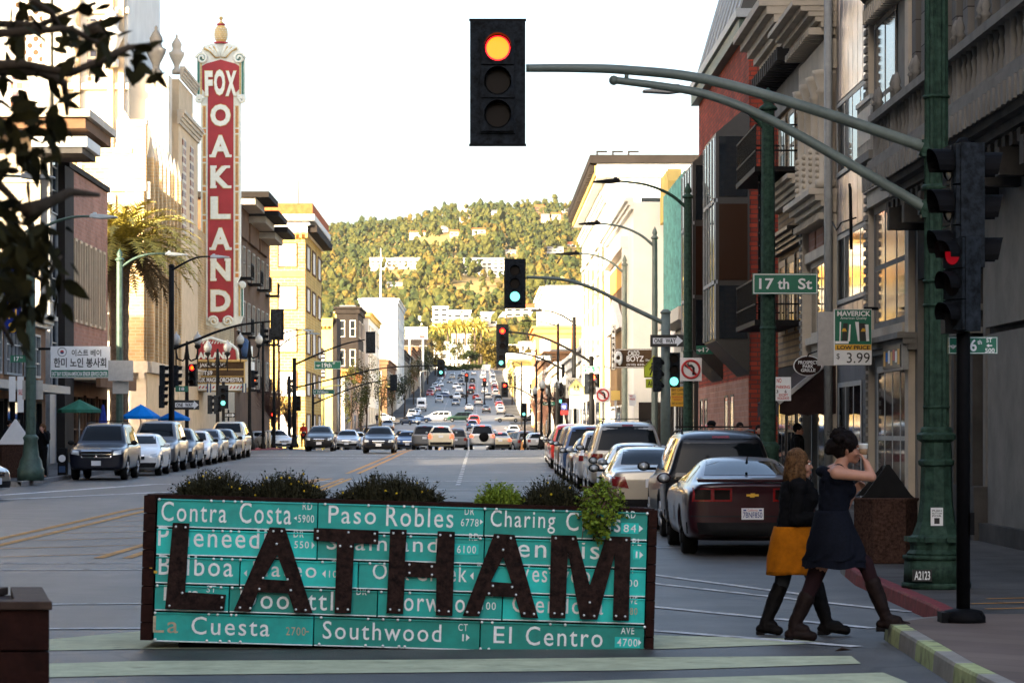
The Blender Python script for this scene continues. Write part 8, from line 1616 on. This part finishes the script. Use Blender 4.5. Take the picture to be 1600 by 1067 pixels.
# ---- street lamps
def lamp(label, px, Y, top_py, arm_pts, m='dull_green', r=.10, hm='pale_lamp', finial=True, hl=.75, z0=None, base=True, grp='street lamps along the kerbs', dark=False):
    x = PX(px, Y); z0 = gz(Y)+.15 if z0 is None else z0; zt = PZ(top_py, Y); t = thing('street_lamp', label, 'street lamp', (x, Y, z0), grp)
    b = MB(); b.lathe([(r*1.25, 0), (r*1.2, (zt-z0)*.45), (r*1.35, (zt-z0)*.45+.03), (r*1.15, (zt-z0)*.45+.08), (r, zt-z0)], (x, Y, z0), M[m], 16, flute=.06); b.build('pole', t)
    if base: b = MB(); b.lathe([(r*3.2, 0), (r*3.2, .35), (r*2.9, .4), (r*2.6, .6), (r*2.0, .75), (r*1.6, 1.2), (r*1.9, 1.3), (r*1.3, 1.4)], (x, Y, z0), M[m], 12); b.build('base', t)
    if finial: b = MB(); b.lathe([(r*1.3, -.04), (r*1.5, 0), (r*1.2, .05), (r*.6, .10), (r*1.0, .18), (r*.8, .26), (r*.15, .42)], (x, Y, zt), M[m], 10); b.build('finial', t)
    a = arm(t, px3(arm_pts, Y), .055, .032, m); a.name = 'lamp_arm'
    e = P(*arm_pts[-1], Y); s_ = 1 if arm_pts[-1][0] > arm_pts[0][0] else -1; b = MB(); b.prism([(e.x-s_*.1, e.z-.04), (e.x-s_*.05, e.z+.07), (e.x+s_*hl*.4, e.z+.05), (e.x+s_*hl, e.z-.01), (e.x+s_*hl, e.z-.05), (e.x+s_*hl*.3, e.z-.08)], Y-.14, Y+.14, M[hm]); b.box(min(e.x, e.x+s_*.12), max(e.x, e.x+s_*.12), Y-.04, Y+.04, e.z+.06, e.z+.12, M[hm]); b.build('lamp_head', t, .02); return t
lamp('green lamp pole with the 17th St sign, arm reaching over the street', 1200, 58, 170, [(1198, 205), (1180, 185), (1150, 162), (1110, 148), (1062, 141)], 'green_iron', .13, 'sign_back'); lamp('dark green lamp pole at the 17th Street corner with flat lamp head', 1075, 88, 308, [(1071, 323), (1045, 303), (1010, 289), (965, 283)], 'green_iron', .12, 'iron')
lamp('second dark lamp pole of the right pavement beyond 17th Street', 1023, 108, 372, [(1020, 383), (1000, 367), (970, 354), (935, 349)], 'pole_grey', .10, 'iron', base=False); lamp('third grey lamp pole of the right pavement with bulging lamp head', 976, 122, 414, [(973, 425), (955, 410), (930, 399), (902, 396)], 'pole_grey', .10, 'iron', base=False, hl=.95)
lamp('dark lamp pole with thin double curve far down the right', 897, 160, 495, [(894, 503), (880, 494), (862, 487), (845, 485)], 'iron', .11, 'iron', False, .6, base=False); lamp('yellow sunlit lamp pole on the right pavement', 941, 134, 455, [(939, 468), (920, 452), (900, 441), (880, 436)], 'yellow_pole', .10, 'yellow_pole', True, .5, base=False)
lamp('green lamp pole with heavy base at the near left corner', 48, 88, 362, [(50, 372), (75, 352), (110, 340), (145, 338)], 'dull_green', .13); lamp('second green lamp pole on the left, in front of the palm', 187, 109.5, 406, [(189, 418), (210, 404), (235, 397), (262, 397)], 'dull_green', .12)
lamp('lamp pole outside the left edge, only its arm and head seen', -140, 70, 262, [(-138, 285), (-90, 276), (-30, 274), (38, 276)], 'dull_green', .12, 'galv'); lamp('short dark lamp arm on the theatre corner signal pole', 269, 127.2, 470, [(269, 422), (290, 410), (310, 402), (332, 401)], 'iron', .06, 'pale_lamp', False, base=False)
lamp('pale lamp on thin pole in front of the yellow brick block', 428, 196, 528, [(428, 530), (445, 520), (460, 516), (474, 516)], 'iron', .09, 'pale_lamp', False, base=False); lamp('second pale lamp in front of the yellow brick block', 436, 225, 540, [(436, 542), (455, 528), (472, 522), (486, 521)], 'iron', .08, 'pale_lamp', False, base=False)
lr = [('lamp far down the right, first beyond the classical building', 872, 235, 505), ('lamp far down the right, by the orange building', 838, 330, 545), ('lamp far down the right, smallest', 815, 430, 565)]
for lb, px, Y, ty in lr: k = 4500/Y*.6; lamp(lb, px, Y, ty, [(px-1, ty+4), (px-2.2*k, ty-2), (px-4*k, ty-4)], 'iron', .10, 'iron', False, .6, base=False)
# candelabra posts with glass globes
mk('globe', (.34, .36, .36), .15, var=.08, scale=3)
def candelabra(label, px, Y, top_py, n=2):
    x = PX(px, Y); z0 = gz(Y)+.15; zt = PZ(top_py, Y); t = thing('candelabra_lamp', label, 'street lamp', (x, Y, z0), 'candelabra lamps near the theatre'); b = MB()
    b.lathe([(.32, 0), (.32, .3), (.24, .45), (.2, .9), (.13, 1.1), (.10, 1.3), (.085, zt-z0-.9), (.14, zt-z0-.8), (.09, zt-z0-.5), (.05, zt-z0)], (x, Y, z0), M['iron'], 12); b.build('pole', t)
    for s_ in (-1, 1):
        b = MB(); b.tube([(x, Y, zt-.75), (x+s_*.2, Y, zt-.95), (x+s_*.45, Y, zt-.85), (x+s_*.52, Y, zt-.55), (x+s_*.52, Y, zt-.3)], .045, M['iron'], 6); b.tube([(x+s_*.52, Y, zt-1.2), (x+s_*.52, Y, zt-.6)], .03, M['iron'], 6); b.lathe([(.08, 0), (.17, .12), (.13, .2)], (x+s_*.52, Y, zt-.38), M['iron'], 10); a = b.build('lamp_bracket', t)
        b = MB(); b.lathe([(.11, 0), (.19, .10), (.22, .25), (.19, .40), (.10, .50), (.05, .54), (.06, .58), (.015, .66)], (x+s_*.52, Y, zt-.18), M['globe'], 12); b.build('globe', a)
candelabra('candelabra lamp with two glass globes left of the marquee', 292, 139, 533); candelabra('candelabra lamp with two glass globes in front of the marquee', 340, 152, 545); candelabra('candelabra lamp with two glass globes right of the marquee', 390, 160, 533)
candelabra('dark candelabra lamp on the right pavement beside the school sign', 870, 175, 597); candelabra('second dark candelabra lamp on the right pavement', 859, 200, 603); candelabra('third dark candelabra lamp on the right pavement', 846, 225, 612)
# utility poles with sunlit tops (far)
for px, Y, ty, m, lb in ((505, 255, 604, 'yellow_pole', 'pale pole left behind the William blade'), (528, 300, 590, 'galv', 'pale pole by the left street trees'), (593, 420, 605, 'yellow_pole', 'sunlit pole by the cream corner block'), (657, 600, 580, 'galv', 'thin pale pole on the left of the climb')):
    t = thing('utility_pole', lb, 'pole', (PX(px, Y), Y, gz(Y)), 'poles along the far left kerb'); b = MB(); b.tube([(PX(px, Y), Y, gz(Y)), (PX(px, Y), Y, PZ(ty, Y))], [.16, .10], M[m], 8); b.tube([(PX(px, Y), Y, PZ(ty+2, Y)), (PX(px, Y)+.8, Y, PZ(ty, Y)+.1), (PX(px, Y)+1.8, Y, PZ(ty, Y)+.1)], .05, M[m], 6); b.build('pole', t)
# bins with sloping tops, bollards, umbrellas, kiosk, hydrant
def bin_(label, px, Y, hgt, wd, z0, tm='stone_dark'):
    x = PX(px, Y); t = thing('litter_bin', label, 'litter bin', (x, Y, z0), 'concrete litter bins'); b = MB(); b.lathe([(wd*.60, 0), (wd*.60, hgt*.95), (wd*.63, hgt*.96), (wd*.63, hgt)], (x, Y, z0), M['bin_brown'], 6); b.build('body', t, .01)
    b = MB(); b.prism([(x-wd*.5, z0+hgt), (x+wd*.5, z0+hgt), (x+wd*.42, z0+hgt+.05), (x+.02, z0+hgt+wd*.62), (x-.02, z0+hgt+wd*.62), (x-wd*.42, z0+hgt+.05)], Y-wd*.28, Y-wd*.25, M[tm]); b.box(x-wd*.03, x+wd*.03, Y-wd*.25, Y+wd*.25, z0+hgt, z0+hgt+wd*.6, M['iron']); b.quad([(x-wd*.5, Y+wd*.3, z0+hgt+.02), (x+wd*.5, Y+wd*.3, z0+hgt+.02), (x+.02, Y+wd*.28, z0+hgt+wd*.6), (x-.02, Y+wd*.28, z0+hgt+wd*.6)], M['iron']); b.build('lid', t); return t
bin_('brown granite litter bin with dark gabled lid on the right pavement behind the women', 1384, 35.6, .80, .66, .15, 'iron'); bin_('brown litter bin with white triangular lid at the left corner', 27, 92.5, 1.05, 1.3, .33, 'sign_white')
for px, lb in ((416, 'left one of two slim pale bollards on the left corner'), (421.5, 'right one of two slim pale bollards on the left corner')): t = thing('bollard', lb, 'bollard', (PX(px, 171), 171, gz(171)+.15), 'pale bollards'); b = MB(); b.lathe([(.06, 0), (.06, .9), (.03, .98)], (PX(px, 171), 171, gz(171)+.15), M['pale_wall'], 10); b.build('post', t)
def umbrella(label, px, Y, rim_py, top_py, wpx, m, closed=False):
    x = PX(px, Y); t = thing('parasol', label, 'parasol', (x, Y, gz(Y)+.15), 'cafe parasols on the left pavement'); b = MB(); b.tube([(x, Y, gz(Y)+.15), (x, Y, PZ(top_py, Y))], .03, M['galv'], 6); b.build('pole', t); b = MB(); r = wpx/2*Y/F; zr, zt = PZ(rim_py, Y), PZ(top_py, Y)
    if closed: b.lathe([(.28, PZ(rim_py, Y)), (.22, zt-1.0), (.1, zt-.3), (.04, zt)], (x, Y, 0), M[m], 12, flute=.25)
    else:
        n = 8; vs = [(x, Y, zt+.05)]+[(x+r*.5*math.cos(k*2*math.pi/n), Y+r*.5*math.sin(k*2*math.pi/n), zr+(zt-zr)*.58) for k in range(n)]+[(x+r*math.cos(k*2*math.pi/n), Y+r*math.sin(k*2*math.pi/n), zr) for k in range(n)]+[(x+r*math.cos(k*2*math.pi/n), Y+r*math.sin(k*2*math.pi/n), zr-.12) for k in range(n)]
        b.add(vs, [(0, 1+k, 1+(k+1) % n) for k in range(n)]+[(1+k, 1+n+k, 1+n+(k+1) % n, 1+(k+1) % n) for k in range(n)]+[(1+n+k, 1+2*n+k, 1+2*n+(k+1) % n, 1+n+(k+1) % n) for k in range(n)], M[m])
    b.build('canopy', t)
umbrella('open dark green parasol over the left pavement', 124, 112, 640, 626, 68, 'umbrella_green'); umbrella('open bright blue parasol, the larger one', 220, 120, 650, 633, 60, 'umbrella_blue'); umbrella('open bright blue parasol, the smaller one further right', 272, 130, 653, 643, 50, 'umbrella_blue'); umbrella('folded navy parasol between the green and blue ones', 161, 116, 668, 632, 12, 'umbrella_navy', True)
t = thing('sandwich_board', 'dark sandwich board with white round picture near the left parked SUV', 'sign board', (PX(96, 95.5), 95.5, gz(95)+.15)); b = MB(fr_south(95.5)); b.box(PX(90, 95.5), PX(103, 95.5), -.5, 0, gz(95)+.15, PZ(700, 95.5), M['iron']); disc(b, (PX(97, 95.5), .004, PZ(716, 95.5)), .12, M['sign_white']); b.box(PX(92, 95.5), PX(102, 95.5), .001, .01, PZ(738, 95.5), PZ(728, 95.5), M['fox_blue']); b.build('panel', t)
t = thing('parking_meter', 'slim grey parking meter beside the left corner', 'parking meter', (PX(74, 93), 93, gz(93)+.15)); b = MB(); b.tube([(PX(74, 93), 93, gz(93)+.15), (PX(74, 93), 93, gz(93)+1.35)], .035, M['galv'], 8); b.lathe([(.06, 0), (.10, .08), (.10, .25), (.05, .34)], (PX(74, 93), 93, gz(93)+1.3), M['iron'], 10); b.build('post', t)
t = thing('hydrant', 'white fire hydrant behind the left corner kerb', 'hydrant', (PX(461, 190), 190, gz(190)+.15)); b = MB(); b.lathe([(.2, 0), (.2, .08), (.15, .12), (.15, .65), (.2, .68), (.18, .8), (.06, .92)], (PX(461, 190), 190, gz(190)+.15), M['sign_white'], 12); b.build('body', t)

t = thing('traffic_cone', 'orange traffic cone on the road at the right below the crest', 'cone', (PX(816, 226), 226, gz(226))); b = MB(); b.lathe([(.24, 0), (.24, .04), (.16, .05), (.04, .75)], (PX(816, 226), 226, gz(226)), M['orange_wall'], 12); b.build('body', t)
# ---------------------------------------------------------------- haze
hz = MB(); hz.box(-3800, 3800, -320, 6700, -30, 470, M['earth']); ho = hz.build('haze'); ho['kind'] = 'stuff'
hmt = bpy.data.materials.new('haze'); hmt.use_nodes = True; hmt.node_tree.nodes.clear(); pv = hmt.node_tree.nodes.new('ShaderNodeVolumePrincipled'); om = hmt.node_tree.nodes.new('ShaderNodeOutputMaterial')
pv.inputs['Color'].default_value = (.82, .88, .92, 1); pv.inputs['Density'].default_value = .000011; pv.inputs['Anisotropy'].default_value = .3
hmt.node_tree.links.new(pv.outputs[0], om.inputs['Volume']); ho.data.materials.clear(); ho.data.materials.append(hmt)
